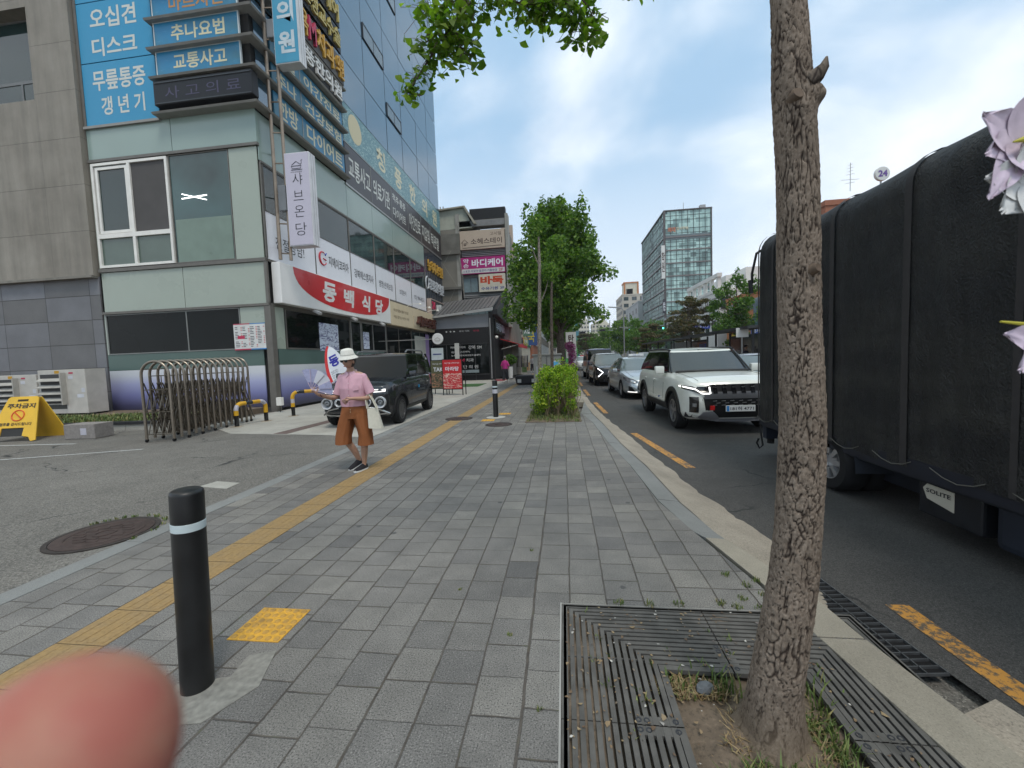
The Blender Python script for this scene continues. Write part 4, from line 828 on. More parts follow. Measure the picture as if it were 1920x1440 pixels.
class Car:
    def __init__(s, name, label, cat, L, W, top, bot, loc, rz=0, n=7., lean=None, group=None, scale=1, crown=.03):
        s.L, s.W, s.w = L, W, W/2; s.top, s.bot = top, bot; s.n = n; s.lean = lean or [(0, .05), (.3, 0), (.7, .02), (1, .12)]; s.crown = crown
        s.th = thing(name, label, cat, loc, rz, group, scale)
    F = [(0, .88), (.06, .96), (.18, 1.0), (.5, 1.0), (.78, .985), (.92, .955), (1, .90)]
    def wp(s, y):   # plan half width
        q = min(1, abs(2*(y-s.L/2)/s.L)); return s.w*(1-q**s.n)**(1/s.n)
    def yf(s, x): return s.L/2-s.L/2*(1-min(.999, abs(x/s.w))**s.n)**(1/s.n)
    def ln(s, t, y):   # rake of nose and tail by height
        a = interp(s.lean, t); return a*max(0, 1-y/.5)-a*.7*max(0, 1-(s.L-y)/.5)
    def zt(s, y): return interp(s.top, y)
    def zb(s, y): return interp(s.bot, y)
    def wf(s, t): return interp(s.F, t)
    def body(s, mat, mat2=None, arches=(), r=.36, ar=.05, deep=.32):
        N_ = 44; ys = [s.L/2*(1-math.cos(math.pi*i/N_)) for i in range(N_+1)]; ys[0] = .0005; ys[-1] = s.L-.0005
        ys = sorted(set([round(v, 4) for v in ys+[.01, .03, .06, .11, s.L-.01, s.L-.03, s.L-.06, s.L-.11]]))
        ts = [0, .03, .08, .16, .28, .42, .56, .70, .80, .88, .94, .98, 1.0]; rows = []
        for y in ys:
            w = s.wp(y); zb, zt = s.zb(y), s.zt(y); row = []
            for t in ts: row.append((-w*s.wf(t), y+s.ln(t, y), zb+t*(zt-zb)))
            for q in (-.72, -.4, 0, .4, .72): row.append((w*s.wf(1)*q, y+s.ln(1, y), zt+s.crown*(1-q*q)*min(1, w/s.w*1.2)))
            for t in ts[::-1]: row.append((w*s.wf(t), y+s.ln(t, y), zb+t*(zt-zb)))
            rows.append(row)
        b = MB(); b.grid(rows, True); b.poly(rows[0]); b.poly(rows[-1])
        o = b.build('body', [mat, MT_BLK], s.th, smooth=True, local=True, ang=38, weld=False)
        if arches:
            c = MB()
            for ya in arches:
                for sx in (-1, 1):
                    xs = sorted((sx*(s.w-deep), sx*(s.w+.2))); c.lathe([(r+ar, xs[0]), (r+ar, xs[1])], (0, ya, r), 'X', 40, cap=True)
            co = c.build('cutter', MT_BLK, s.th, local=True); md = o.modifiers.new('b', 'BOOLEAN'); md.operation = 'DIFFERENCE'; md.object = co; md.solver = 'EXACT'
            bpy.context.view_layer.update(); me = bpy.data.meshes.new_from_object(o.evaluated_get(bpy.context.evaluated_depsgraph_get())); o.modifiers.clear(); old = o.data; o.data = me; bpy.data.meshes.remove(old); bpy.data.objects.remove(co)
            me.materials.clear(); me.materials.append(mat); me.materials.append(MT_BLK)
            for p in me.polygons:
                c_ = p.center; p.material_index = 0
                if abs(c_.x) < s.wp(c_.y)*.85+.0 or abs(p.normal.x) < .35:
                    for ya in arches:
                        if math.hypot(c_.y-ya, c_.z-r) < r+ar+.006 and abs(c_.x) > s.w-deep-.02: p.material_index = 1
                if c_.z < interp(s.bot, c_.y)+.01 and p.normal.z < -.5: p.material_index = 1
            me.shade_smooth(); me.set_sharp_from_angle(angle=R(35))
        s.bo = o; return o
    def wheel(s, y, side, r, w=.22, spokes=5, style='double', rimr=.66, inset=.02, rim=None):
        rim = rim or MT_RIM; x = side*(s.w-w/2-inset); b = MB(); q = w/2
        b.lathe([(r*rimr, -q), (r*.93, -q), (r, -q*.72), (r, q*.72), (r*.93, q), (r*rimr, q)], (x, y, r), 'X', 40)
        wo = b.build('wheel', MT_TYRE, s.th, local=True, smooth=True, ang=50)
        b = MB(); xo = x+side*(q-.012); R0 = r*rimr
        b.lathe([(R0+.004, side*.012), (R0-.016, side*.012), (R0-.02, -side*.05), (R0-.03, -side*.09)], (xo, y, r), 'X', 40)
        b.lathe([(.0001, side*.004), (.05, side*.002), (.06, -side*.02)], (xo, y, r), 'X', 20)
        for k in range(spokes):
            a = 2*math.pi*k/spokes+.3
            for da in ((-.16, .16) if style == 'double' else (0,)):
                p0 = (math.cos(a+da*.4)*.045, math.sin(a+da*.4)*.045); p1 = (math.cos(a+da)*(R0-.01), math.sin(a+da)*(R0-.01)); d = Vector((p1[0]-p0[0], p1[1]-p0[1])).normalized(); h = .022 if style == 'double' else .034
                nx, ny = -d.y*h, d.x*h; pts = [(xo, y+p0[0]+nx, r+p0[1]+ny), (xo, y+p0[0]-nx, r+p0[1]-ny), (xo, y+p1[0]-nx*.8, r+p1[1]-ny*.8), (xo, y+p1[0]+nx*.8, r+p1[1]+ny*.8)]; b.prism(pts, (-side*.03, 0, 0))
        b.build('rim', rim, wo, local=True, smooth=True, ang=30)
        b = MB(); b.lathe([(R0-.01, 0), (.0001, 0)], (xo-side*.07, y, r), 'X', 24); b.build('brake_disc', MT_RIMD, wo, local=True)
    def front(s, name, tab, off, mat, parent=None, mirror=False, n=14, thick=.012, rear=False, z2t=None):
        """patch following the nose: tab = [(x, zlo, zhi)]"""
        for sg in ((1, -1) if mirror else (1,)):
            b = MB(); xs = [tab[0][0]+(tab[-1][0]-tab[0][0])*i/n for i in range(n+1)]; rows = []
            for x in xs:
                lo, hi = [], []
                for (a, l0, h0), (c, l1, h1) in zip(tab, tab[1:]):
                    if a <= x <= c+1e-6: t = (x-a)/max(1e-6, c-a); zl, zh = l0+(l1-l0)*t, h0+(h1-h0)*t
                col_ = []
                for k in range(4):
                    z = zl+(zh-zl)*k/3; y = s.yf(x); zt, zb = s.zt(y), s.zb(y); tt = (z-zb)/(zt-zb); y0 = y+s.ln(tt, y)
                    # section narrowing pushes the surface back near the corners
                    y0 += max(0, (1-s.wf(tt)))*1.2*abs(x/s.w)**3
                    if rear: y0 = s.L-y0
                    col_.append((sg*x, y0-off*(-1 if rear else 1), z))
                rows.append(col_)
            f_ = [list(r_) for r_ in rows]; bk = [[(p[0], p[1]+(thick if not rear else -thick), p[2]) for p in r_] for r_ in rows]
            b.grid(f_); b.grid(bk)
            e = [r_[0] for r_ in f_]+f_[-1][1:]+[r_[-1] for r_ in f_[::-1]][1:]+f_[0][::-1][1:-1]; eb = [r_[0] for r_ in bk]+bk[-1][1:]+[r_[-1] for r_ in bk[::-1]][1:]+bk[0][::-1][1:-1]; b.grid([e, eb], True)
            o = b.build(name, mat, parent or s.th, smooth=True, local=True, ang=35, weld=True)
        return o
    def side(s, name, tab, off, mat, sides=(-1, 1), n=10, thick=.01):
        for sg in sides:
            b = MB(); y0, y1 = tab[0][0], tab[-1][0]; f_, bk = [], []
            for i in range(n+1):
                y = y0+(y1-y0)*i/n; zl, zh = 0, 1
                for (a, l0, h0), (c, l1, h1) in zip(tab, tab[1:]):
                    if a <= y <= c+1e-6: t = (y-a)/max(1e-6, c-a); zl, zh = l0+(l1-l0)*t, h0+(h1-h0)*t
                r1, r2 = [], []
                for k in range(4):
                    z = zl+(zh-zl)*k/3; tt = (z-s.zb(y))/(s.zt(y)-s.zb(y)); x = s.wp(y)*s.wf(max(0, min(1, tt))); r1.append((sg*(x+off), y, z)); r2.append((sg*(x+off-thick), y, z))
                f_.append(r1); bk.append(r2)
            b.grid(f_); b.grid(bk); e = [r_[0] for r_ in f_]+f_[-1][1:]+[r_[-1] for r_ in f_[::-1]][1:]+f_[0][::-1][1:-1]; eb = [r_[0] for r_ in bk]+bk[-1][1:]+[r_[-1] for r_ in bk[::-1]][1:]+bk[0][::-1][1:-1]; b.grid([e, eb], True)
            b.build(name, mat, s.th, smooth=True, local=True, ang=35, weld=True)
    def arch(s, ya, r, wid, mat, off=.015, ar=.05):
        for sg in (-1, 1):
            b = MB(); rows = []
            for k in range(25):
                a = R(-18)+R(216)*k/24; c_, s_ = math.cos(a), math.sin(a); q0, q1 = r+ar-.005, r+ar+wid
                pt = lambda q: (ya+q*c_, r+q*s_)
                def X(q): y, z = pt(q); tt = max(0, min(1, (z-s.zb(y))/(s.zt(y)-s.zb(y)))); return s.wp(y)*s.wf(tt)
                rows.append([(sg*(X(q0)-.06), *pt(q0)), (sg*(X(q0)+off), *pt(q0)), (sg*(X(q1)+off), *pt(q1)), (sg*(X(q1)-.02), *pt(q1))])
            b.grid(rows, True); b.build('wheel_arch_trim', mat, s.th, smooth=True, local=True, ang=35)
    def cabin(s, base, roof, zbelt, zroof, wb, wr, mat, glass, gfront=None, pillars=((.0, .05), (.36, .40), (.70, .75), (.97, 1.)), fb=.05, frf=.10, crown=.05, roofmat=None, top=.88, drop=.0, dlo=.04, ndark=False, pm=None):
        """glasshouse: base=(y0,y1) roof=(y0,y1); pillars = side fractions painted"""
        yb0, yb1 = base; yr0, yr1 = roof
        sides = sorted(set([0, 1]+[q for p in pillars for q in p]+[.2, .55, .85])); NF = 10
        per = []
        for i in range(NF): per.append(('f', -1+2*i/NF))
        for q in sides[:-1]: per.append(('r', q))
        for i in range(NF): per.append(('b', 1-2*i/NF))
        for q in sides[::-1][:-1]: per.append(('l', q))
        lv = [0, dlo, .25, .5, .75, top, 1.0]
        def P(k, q, v):
            bow = math.sin(v*math.pi)*.018
            if k in 'fb':
                x0, x1 = wb*q, wr*q; curve = (1-q*q)
                if k == 'f': y0, y1 = yb0+.0-fb*0+(1-curve)*fb*2.2, yr0+(1-curve)*frf
                else: y0, y1 = yb1-(1-curve)*fb, yr1-(1-curve)*frf*.6
            else:
                sg = 1 if k == 'r' else -1; x0, x1 = sg*wb, sg*wr
                a0, a1 = yb0+fb*2.2, yb1-fb; c0, c1 = yr0+frf, yr1-frf*.6; y0 = a0+(a1-a0)*q; y1 = c0+(c1-c0)*q
                tp = 1-.06*abs(2*q-1)**3; x1 *= tp
            x = x0+(x1-x0)*(v**1.12); y = y0+(y1-y0)*v; 
            if k in 'rl': x += (1 if x > 0 else -1)*bow
            zb_ = zbelt if not callable(zbelt) else zbelt(y0)
            yy = (y1-yr0)/(yr1-yr0); zt_ = zroof-drop*max(0, yy)**2-.03*(1-min(1, yy*3))**2
            return (x, y, zb_+(zt_-zb_)*v)
        grid_ = [[P(k, q, v) for v in lv] for k, q in per]; npz = len(per)
        parts = {'cabin': MB(), 'windshield': MB(), 'right_window': MB(), 'left_window': MB(), 'rear_window': MB()}
        for i in range(npz):
            k, q = per[i]; k2, q2 = per[(i+1) % npz]
            for j in range(len(lv)-1):
                quad = (grid_[i][j], grid_[(i+1) % npz][j], grid_[(i+1) % npz][j+1], grid_[i][j+1]); v0 = lv[j]
                dst = 'cabin'
                if k == 'f' and i < NF and v0 < top-.001: dst = 'windshield'
                if k == 'b' and v0 < top-.001 and v0 >= dlo: dst = 'rear_window'
                if k in 'rl' and v0 < top-.001 and v0 >= dlo:
                    qa, qb = (q, q2 if k2 == k else 1.) if k == 'r' else ((q2 if k2 == k else 0.), q)
                    inp = any(qa >= p0-1e-6 and qb <= p1+1e-6 for p0, p1 in pillars); dst = ('right_window' if k == 'r' else 'left_window') if not inp else 'pil'+k+str([n_ for n_, (p0, p1) in enumerate(pillars) if qa >= p0-1e-6 and qb <= p1+1e-6][0]); parts.setdefault(dst, MB())
                parts[dst].add(quad, [(0, 1, 2, 3)])
        # roof skin
        rf = MB(); rows = []; M1 = 10
        for j in range(9):
            v = j/8; y0 = yr0+(yr1-yr0)*v; row = []
            for i in range(M1+1):
                q = -1+2*i/M1; w_ = wr*(1-.06*abs(2*v-1)**3); yy = v; zt_ = zroof-drop*yy**2-.03*(1-min(1, yy*3))**2
                y = y0+(q*q)*(frf*(1-v)-frf*.6*v); row.append((w_*q, y, zt_+crown*(1-q**2)*math.sin(math.pi*min(1, .12+v*.8))))
            rows.append(row)
        rf.grid(rows)
        cb_ = parts['cabin']; cb_.build('cabin', mat, s.th, smooth=True, local=True, ang=45, weld=True)
        for q_ in [q_ for q_ in parts if q_.startswith('pil')]: parts[q_].build('pillar', pm or mat, s.th, smooth=True, local=True, ang=45, weld=True)
        ro = rf.build('roof', roofmat or mat, s.th, smooth=True, local=True, ang=45, weld=True)
        for nm, gm in (('windshield', gfront or glass), ('right_window', glass), ('left_window', glass), ('rear_window', glass)):
            if parts[nm].f: parts[nm].build(nm if nm in ('windshield', 'rear_window') else 'side_window', gm, s.th, smooth=True, local=True, ang=45, weld=True)
        return P
    def mirror(s, y, z, mat, w=.2, h=.14, d=.12):
        for sg in (-1, 1):
            b = MB(); x = s.w*.93; b.box(sg*(x+.04) if sg > 0 else -(x+.04+w), (x+.04+w) if sg > 0 else -(x+.04), y-d/2, y+d/2, z, z+h); o = b.build('mirror', mat, s.th, local=True, bevel=.03, smooth=True)
            b = MB(); b.box(*sorted((sg*(x-.06), sg*(x+.08))), y-.02, y+.03, z+.01, z+.05); b.build('stalk', MT_BLK, o, local=True)
    def plate(s, txt, z, mat, tm, w=.52, h=.11, x=0, off=.03, blue=False):
        y = s.yf(x)+s.ln((z-s.zb(0.))/(s.zt(0.)-s.zb(0.)), 0)-off; b = MB(); b.box(x-w/2, x+w/2, y-.012, y+.02, z, z+h); o = b.build('number_plate', mat, s.th, local=True, bevel=.004)
        if txt: text(txt, (x-w/2+(.075 if blue else .03), y-.012, z+.022), X_, Z_, w-(.105 if blue else .06), h-.044, tm, o, .002, .012, local=True)
        if blue: b = MB(); b.box(x-w/2+.01, x-w/2+.055, y-.0135, y-.012, z+.008, z+h-.008); b.build('plate_emblem', M((.03, .2, .5), .4), o, local=True)
    def hood(s, y0, y1, inset=.14):   # shut lines of the bonnet
        for sg in (-1, 1):
            b = MB(); pts = []
            for i in range(11):
                y = y0+(y1-y0)*i/10; x = sg*(s.wp(y)*s.wf(1)*(1-inset)); q = 1-inset; pts.append((x, y+s.ln(1, y), s.zt(y)+s.crown*(1-q*q)+.001))
            b.tube(pts, .004, 4); b.build('bonnet_seam', MT_BLK, s.th, local=True)
WP = M((.60, .61, .60), .4); BK = M((.015, .015, .02), .5)
# ------------------------------------------------------------------ white SUV behind the truck
P_WH = paint((.66, .68, .63))
c = Car('suv', 'white sport utility vehicle with black grille and plate 181허 4771 waiting behind the covered truck', 'car', 4.70, 1.92,
        [(0, .90), (.10, 1.00), (.35, 1.075), (1.2, 1.13), (1.5, 1.15), (4.0, 1.16), (4.70, 1.10)], [(0, .30), (.3, .27), (1, .33), (3.7, .33), (4.4, .36), (4.7, .45)], (3.235, 8.12, -.15), R(1.5), n=8.5, lean=[(0, .10), (.15, .03), (.5, 0), (.8, .01), (1, .06)], crown=.035)
S = c
S.body(P_WH, arches=(.93, 3.61), r=.375, ar=.055)
for y in (.93, 3.61):
    S.arch(y, .375, .085, MT_BLK, .02, .055)
    for sd_ in (-1, 1): S.wheel(y, sd_, .375, .23, 5, 'double', .64)
S.side('sill_cladding', [(1.36, .32, .50), (3.16, .32, .50)], .018, MT_BLK)
S.side('door_moulding', [(1.42, .52, .57), (3.05, .54, .60)], .012, P_WH)
P = S.cabin((1.22, 4.52), (1.92, 4.22), 1.13, 1.66, .86, .70, P_WH, MG_CARD, MG_CAR, pillars=((0, .035), (.375, .40), (.66, .70), (.80, 1.0)), roofmat=P_WH, crown=.045, top=.93, fb=.09, frf=.10, pm=MT_BLKG)
for sg in (-1, 1):
    b = MB(); b.tube([(sg*.70, 1.96, 1.645), (sg*.705, 2.2, 1.675), (sg*.71, 3.2, 1.69), (sg*.705, 4.0, 1.68), (sg*.68, 4.22, 1.65)], .022, 8); b.build('roof_rail', MT_BLK, S.th, local=True, smooth=True)
    b = MB(); b.tube([(sg*.835, 1.36, 1.15), (sg*.77, 1.72, 1.42), (sg*.705, 2.0, 1.645)], [.022, .018, .02], 8); b.build('pillar_trim', MT_BLKG, S.th, local=True, smooth=True)
S.mirror(1.62, 1.13, P_WH, .20, .17, .13); S.hood(.16, 1.3, .16)
b = MB(); b.tube([(-.76, 1.33, 1.165), (-.4, 1.24, 1.175), (0, 1.21, 1.18), (.4, 1.24, 1.175), (.76, 1.33, 1.165)], .03, 6); b.build('cowl', MT_BLK, S.th, local=True)
S.front('grille', [(-.90, .33, .50), (-.62, .33, .88), (-.5, .33, .965), (.5, .33, .965), (.62, .33, .88), (.90, .33, .50)], .012, MT_BLK, n=20, thick=.03)
S.front('grille_bar', [(-.62, .70, .83), (.62, .70, .83)], .030, M((.16, .165, .175), .3, metal=.6), n=14)
for k in range(6):
    x = -.42+k*.168; S.front('grille_slot', [(x-.038, .80, .955), (x+.038, .80, .955)], .040, MT_BLKG, n=2)
    S.front('grille_slot_edge', [(x-.034, .905, .925), (x+.034, .905, .925)], .055, MT_CHR, n=2, thick=.01)
for r_ in range(3):
    for k in range(7): S.front('mesh_bar', [(-.47+k*.155+(r_ % 2)*.06, .575+r_*.04, .582+r_*.04), (-.40+k*.155+(r_ % 2)*.06, .575+r_*.04, .59+r_*.04)], .03, MT_DULL, n=2)
S.front('front_corner', [(.60, .36, .50), (.66, .36, .86), (.93, .44, .86)], .02, P_WH, mirror=True, n=10, thick=.03)
S.front('headlight', [(.52, .80, .93), (.70, .80, .93), (.93, .885, .95)], .032, MT_BLKG, mirror=True)
S.front('daytime_lamp', [(.52, .79, .815), (.66, .79, .815), (.76, .87, .90), (.945, .915, .945)], .042, MT_LED, mirror=True)
S.front('daytime_lamp', [(.50, .80, .925), (.525, .80, .925)], .042, MT_LED, mirror=True, n=2)
S.front('fog_pocket', [(.72, .44, .74), (.86, .44, .74)], .034, MT_BLKG, mirror=True, n=5); S.front('fog_lamp', [(.76, .55, .62), (.82, .55, .62)], .040, MT_LAMPG, mirror=True, n=3)
S.front('skid_plate', [(.34, .27, .33), (.46, .27, .46), (.64, .30, .46), (.72, .33, .36)], .045, M((.32, .32, .34), .35, metal=.6), mirror=True, n=10)
S.front('skid_bar', [(-.40, .255, .31), (.40, .255, .31)], .04, M((.22, .22, .24), .35, metal=.6), n=8)
S.front('tow_hook', [(-.52, .49, .57), (-.45, .49, .57)], .06, M((.55, .02, .02), .4), n=3, thick=.05)
S.plate('181허 4771', .455, WP, BK, .52, .115, .02, .045, True)
for y in (2.42, 3.28):
    b = MB()
    for sg in (-1, 1):
        b = MB(); b.box(*sorted((sg*.955, sg*.985)), y-.06, y+.09, .955, .985); b.build('door_handle', P_WH, S.th, local=True, bevel=.008)
for y0 in (1.62, 2.52, 3.42): S.side('door_seam', [(y0, .52, 1.13), (y0+.012, .52, 1.13)], .003, MT_BLK, n=1)
for sg in (-1, 1): b = MB(); b.box(*sorted((sg*.95, sg*.975)), 1.92, 2.0, .56, .60); b.build('door_sticker', M((.03, .08, .25), .5), S.th, local=True)
# ------------------------------------------------------------------ silver taxi
P_SI = paint((.42, .46, .48), .55, .28)
def sedan(name, label, cat, loc, rz, pm, glass=MG_CARL, group=None):
    c = Car(name, label, cat, 4.85, 1.86, [(0, .60), (.08, .68), (.4, .80), (1.0, .90), (1.45, .96), (3.9, .98), (4.5, 1.0), (4.85, .92)], [(0, .20), (.4, .19), (4.3, .22), (4.85, .34)], loc, rz, n=5.2, lean=[(0, .12), (.2, .02), (.5, 0), (1, .10)], group=group, crown=.04)
    c.body(pm, arches=(.98, 3.78), r=.325, ar=.035)
    for y in (.98, 3.78):
        for sd_ in (-1, 1): c.wheel(y, sd_, .325, .21, 9, 'single', .66)
    c.cabin((1.25, 4.35), (2.15, 3.6), .95, 1.455, .83, .58, pm, glass, glass, pillars=((0, .06), (.42, .46), (.80, 1.0)), crown=.04, top=.95, fb=.08, frf=.12)
    c.mirror(1.72, .94, pm, .17, .12, .11); c.hood(.3, 1.3, .2); return c
c = sedan('taxi', 'silver taxi sedan with a white roof light and yellow number plate behind the white car', 'taxi', (3.02, 14.55, -.15), R(2.5), P_SI)
c.front('grille', [(-.52, .40, .44), (-.44, .30, .66), (-.3, .27, .68), (.3, .27, .68), (.44, .30, .66), (.52, .40, .44)], .012, MT_BLK, n=16)
for k in range(5): c.front('grille_bar', [(-.40, .34+k*.062, .352+k*.062), (.40, .34+k*.062, .352+k*.062)], .025, MT_CHR, n=10)
c.front('headlight', [(.48, .60, .64), (.62, .56, .72), (.80, .62, .78), (.88, .70, .80)], .015, MT_LAMPG, mirror=True); c.front('headlight_lens', [(.56, .60, .67), (.70, .63, .70)], .02, MT_CHR, mirror=True, n=4)
c.front('bumper_vent', [(.58, .28, .30), (.70, .27, .46), (.78, .30, .48)], .012, MT_BLK, mirror=True); c.front('fog_lamp', [(.52, .25, .285), (.80, .27, .30)], .024, MT_LED, mirror=True)
c.front('bumper_lip', [(-.6, .215, .24), (.6, .215, .24)], .02, MT_CHR)
c.plate('서울 31', .36, M((.60, .36, .03), .4), BK, .34, .16, .02, .04)
b = MB(); b.box(-.3, .3, 2.55, 2.75, 1.50, 1.60); o = b.build('roof_light', M((.62, .63, .62), .35), c.th, local=True, bevel=.02); text('택시', (-.12, 2.55, 1.525), X_, Z_, .24, .05, M((.05, .1, .35), .5), o, .004, local=True)
b = MB(); b.tube([(.12, 2.9, 1.5), (.12, 2.9, 1.66)], .012, 6); b.build('antenna', M((.6, .5, .05), .5), c.th, local=True)
# ------------------------------------------------------------------ charcoal compact by the restaurant
P_GR = paint((.022, .025, .032), .4, .24)
c = Car('compact_car', 'charcoal compact car with round headlights parked outside the restaurant', 'car', 3.60, 1.62, [(0, .78), (.08, .86), (.3, .93), (.9, .985), (1.2, 1.0), (3.3, 1.02), (3.6, .96)], [(0, .26), (.2, .22), (.8, .27), (2.8, .27), (3.4, .32), (3.6, .42)], (-4.68, 8.62, .0), R(3.5), n=6.2, lean=[(0, .09), (.2, .01), (.6, 0), (1, .05)], scale=1.09, crown=.03)
K = c; K.body(P_GR, arches=(.66, 3.02), r=.31, ar=.045)
for y in (.66, 3.02):
    K.arch(y, .31, .05, MT_BLK, .014, .045)
    for sd_ in (-1, 1): K.wheel(y, sd_, .31, .19, 12, 'single', .68, rim=M((.13, .13, .135), .35, metal=.7))
K.side('sill_cladding', [(1.1, .26, .36), (2.6, .26, .36)], .012, MT_BLK)
K.cabin((.98, 3.5), (1.50, 3.30), 1.0, 1.555, .75, .66, P_GR, MG_CARD, MG_CARM, pillars=((0, .05), (.40, .44), (.76, .88), (.98, 1.)), crown=.03, top=.93, fb=.06, frf=.07)
for sg in (-1, 1):
    b = MB(); b.tube([(sg*.60, 1.62, 1.57), (sg*.61, 1.75, 1.63), (sg*.61, 2.95, 1.635), (sg*.60, 3.1, 1.57)], .018, 8); b.build('roof_rail', MT_DULL, K.th, local=True, smooth=True)
K.mirror(1.28, 1.0, P_GR, .17, .13, .11); K.hood(.15, 1.05, .18)
K.front('lower_mask', [(-.76, .40, .60), (-.66, .36, .70), (.66, .36, .70), (.76, .40, .60)], .010, MT_BLK, n=18)
K.front('lamp_strip', [(-.66, .735, .80), (.66, .735, .80)], .010, MT_BLKG, n=14); K.front('daytime_lamp', [(.30, .735, .80), (.64, .745, .80)], .018, MT_LED, mirror=True, n=8); K.front('daytime_lamp_inner', [(.33, .755, .782), (.58, .760, .782)], .026, MT_BLKG, mirror=True, n=6)
for sg in (-1, 1):
    x = sg*.56; y = K.yf(x)-.025; b = MB(); b.lathe([(.120, .03), (.125, -.01), (.115, -.03), (.092, -.028), (.088, .0)], (x, y, .535), 'Y', 32); o = b.build('headlight', MT_HLW, K.th, smooth=True, local=True)
    b = MB(); b.lathe([(.088, .0), (.062, .012), (.052, -.012), (.030, -.016), (.028, .0), (.0001, .004)], (x, y, .535), 'Y', 24); b.build('lens', MT_LAMPG, o, smooth=True, local=True)
for x in (-.30, .30): b = MB(); b.lathe([(.080, .02), (.085, -.02), (.07, -.03), (.055, -.015), (.05, .01)], (x, K.yf(x)-.02, .545), 'Y', 24); b.build('grille_ring', MT_HLW, K.th, smooth=True, local=True)
K.front('silver_trim', [(-.70, .27, .315), (-.45, .255, .29), (.45, .255, .29), (.70, .27, .315)], .035, MT_CHR, n=14)
for sg in (-1, 1):
    b = MB(); yy = K.yf(.6); b.tube([(sg*.70, K.yf(.70)-.02, .29), (sg*.52, K.yf(.52)-.03, .40), (sg*.30, K.yf(.3)-.03, .44)], .018, 6); b.build('trim_bar', MT_CHR, K.th, smooth=True, local=True)
for y in (1.98, 2.6):
    for sg in (-1, 1): b = MB(); b.box(*sorted((sg*.80, sg*.825)), y-.05, y+.07, .86, .885); b.build('door_handle', P_GR, K.th, local=True, bevel=.006)
for y0 in (1.30, 2.10, 2.72): K.side('door_seam', [(y0, .38, .98), (y0+.01, .38, .98)], .002, MT_BLK, n=1)
b = MB(); b.box(.80, .818, 1.9, 1.95, .70, .77); b.build('door_guard', M((.02, .25, .5), .5), K.th, local=True)
# ------------------------------------------------------------------ queue further back
P_BK = paint((.012, .013, .014), .2, .25)
def suv2(name, label, loc, rz, pm, cat='car', H=1.68, group=None, L=4.65, W=1.86):
    c = Car(name, label, cat, L, W, [(0, .82), (.12, .93), (.4, 1.0), (1.2, 1.07), (4.1, 1.1), (L, 1.04)], [(0, .28), (.3, .25), (4.2, .3), (L, .4)], loc, rz, n=6.5, lean=[(0, .09), (.2, .02), (.6, 0), (1, .07)], group=group)
    c.body(pm, arches=(.92, 3.6), r=.36, ar=.04)
    for y in (.92, 3.6):
        for sd_ in (-1, 1): c.wheel(y, sd_, .36, .22, 5, 'double', .64, rim=MT_RIMD)
    c.cabin((1.2, L-.15), (1.95, L-.45), 1.06, H, .82, .66, pm, MG_CARD, MG_CARL, pillars=((0, .04), (.40, .43), (.78, .86), (.98, 1.)), crown=.03, top=.94, fb=.08, frf=.10, drop=.05)
    c.mirror(1.6, 1.06, pm); return c
c = suv2('suv', 'black sport utility vehicle with an arrow shaped white running lamp behind the silver taxi', (2.55, 21.3, -.15), R(2.5), P_BK)
c.front('grille', [(-.55, .52, .90), (.55, .52, .90)], .01, MT_BLKG)
for sg in (-1, 1): b = MB(); b.tube([(sg*.82, c.yf(.82)-.03, .92), (sg*.58, c.yf(.58)-.06, .72), (sg*.80, c.yf(.80)-.03, .50)], .022, 6); b.build('daytime_lamp', Emi((1, 1, 1), 2.5, 'bright_led'), c.th, local=True)
P_BL = paint((.022, .035, .10), .2, .3)
tk = Car('van', 'dark blue high roofed van second behind the silver taxi', 'van', 4.9, 1.95, [(0, .95), (.1, 1.1), (.5, 1.22), (1.0, 1.28), (4.6, 1.32), (4.9, 1.25)], [(0, .3), (4.9, .35)], (2.55, 27.6, -.15), R(2), n=7, lean=[(0, .05), (1, .1)])
tk.body(P_BL, arches=(.95, 3.9), r=.36, ar=.04)
for y in (.95, 3.9):
    for sd_ in (-1, 1): tk.wheel(y, sd_, .36, .22, 5, 'double', .6, rim=MT_RIMD)
tk.cabin((.75, 4.8), (1.5, 4.65), 1.27, 2.05, .88, .76, P_BL, MG_CARD, MG_CARD, pillars=((0, .05), (.3, .33), (.62, .65), (.96, 1.)), crown=.03, top=.93, fb=.05, frf=.06); tk.mirror(1.05, 1.3, MT_BLK, .2, .26, .1)
tk.front('grille', [(-.6, .5, .75), (.6, .5, .75)], .01, MT_BLKG); tk.front('headlight', [(.5, .82, .98), (.85, .86, 1.0)], .012, MT_LAMPG, mirror=True)
P_W2 = paint((.6, .61, .60)); P_S2 = paint((.30, .31, .31), .5, .3)
c = suv2('small_car', 'small white car with a red patch on its roof behind the blue van', (2.35, 45, -.15), R(1), P_W2, H=1.55, L=4.2)
b = MB(); b.box(-.4, .4, 2.2, 2.6, 1.57, 1.66); b.build('roof_box', M((.5, .04, .06), .5), c.th, local=True, bevel=.02); c.front('grille', [(-.4, .5, .8), (.4, .5, .8)], .01, MT_BLKG)
c = sedan('sedan', 'grey sedan far off in the kerb lane beyond the hedge', 'car', (1.9, 60, -.15), R(0), P_S2); c.front('headlight', [(.5, .60, .70), (.85, .62, .74)], .012, MT_HLW, mirror=True); c.front('grille', [(-.4, .4, .62), (.4, .4, .62)], .01, MT_BLK)
c = sedan('sedan', 'black sedan in the next lane glimpsed between the white car and the truck', 'car', (5.98, 11.0, -.15), R(1), P_BK, MG_CARL)
c = sedan('sedan', 'dark sedan whose roof shows just behind the silver taxi sign', 'car', (6.1, 20.5, -.15), R(1), P_GR, MG_CARL)
c = suv2('suv', 'grey sport utility vehicle in the next lane level with the blue van', (6.0, 28.0, -.15), R(1), P_S2)
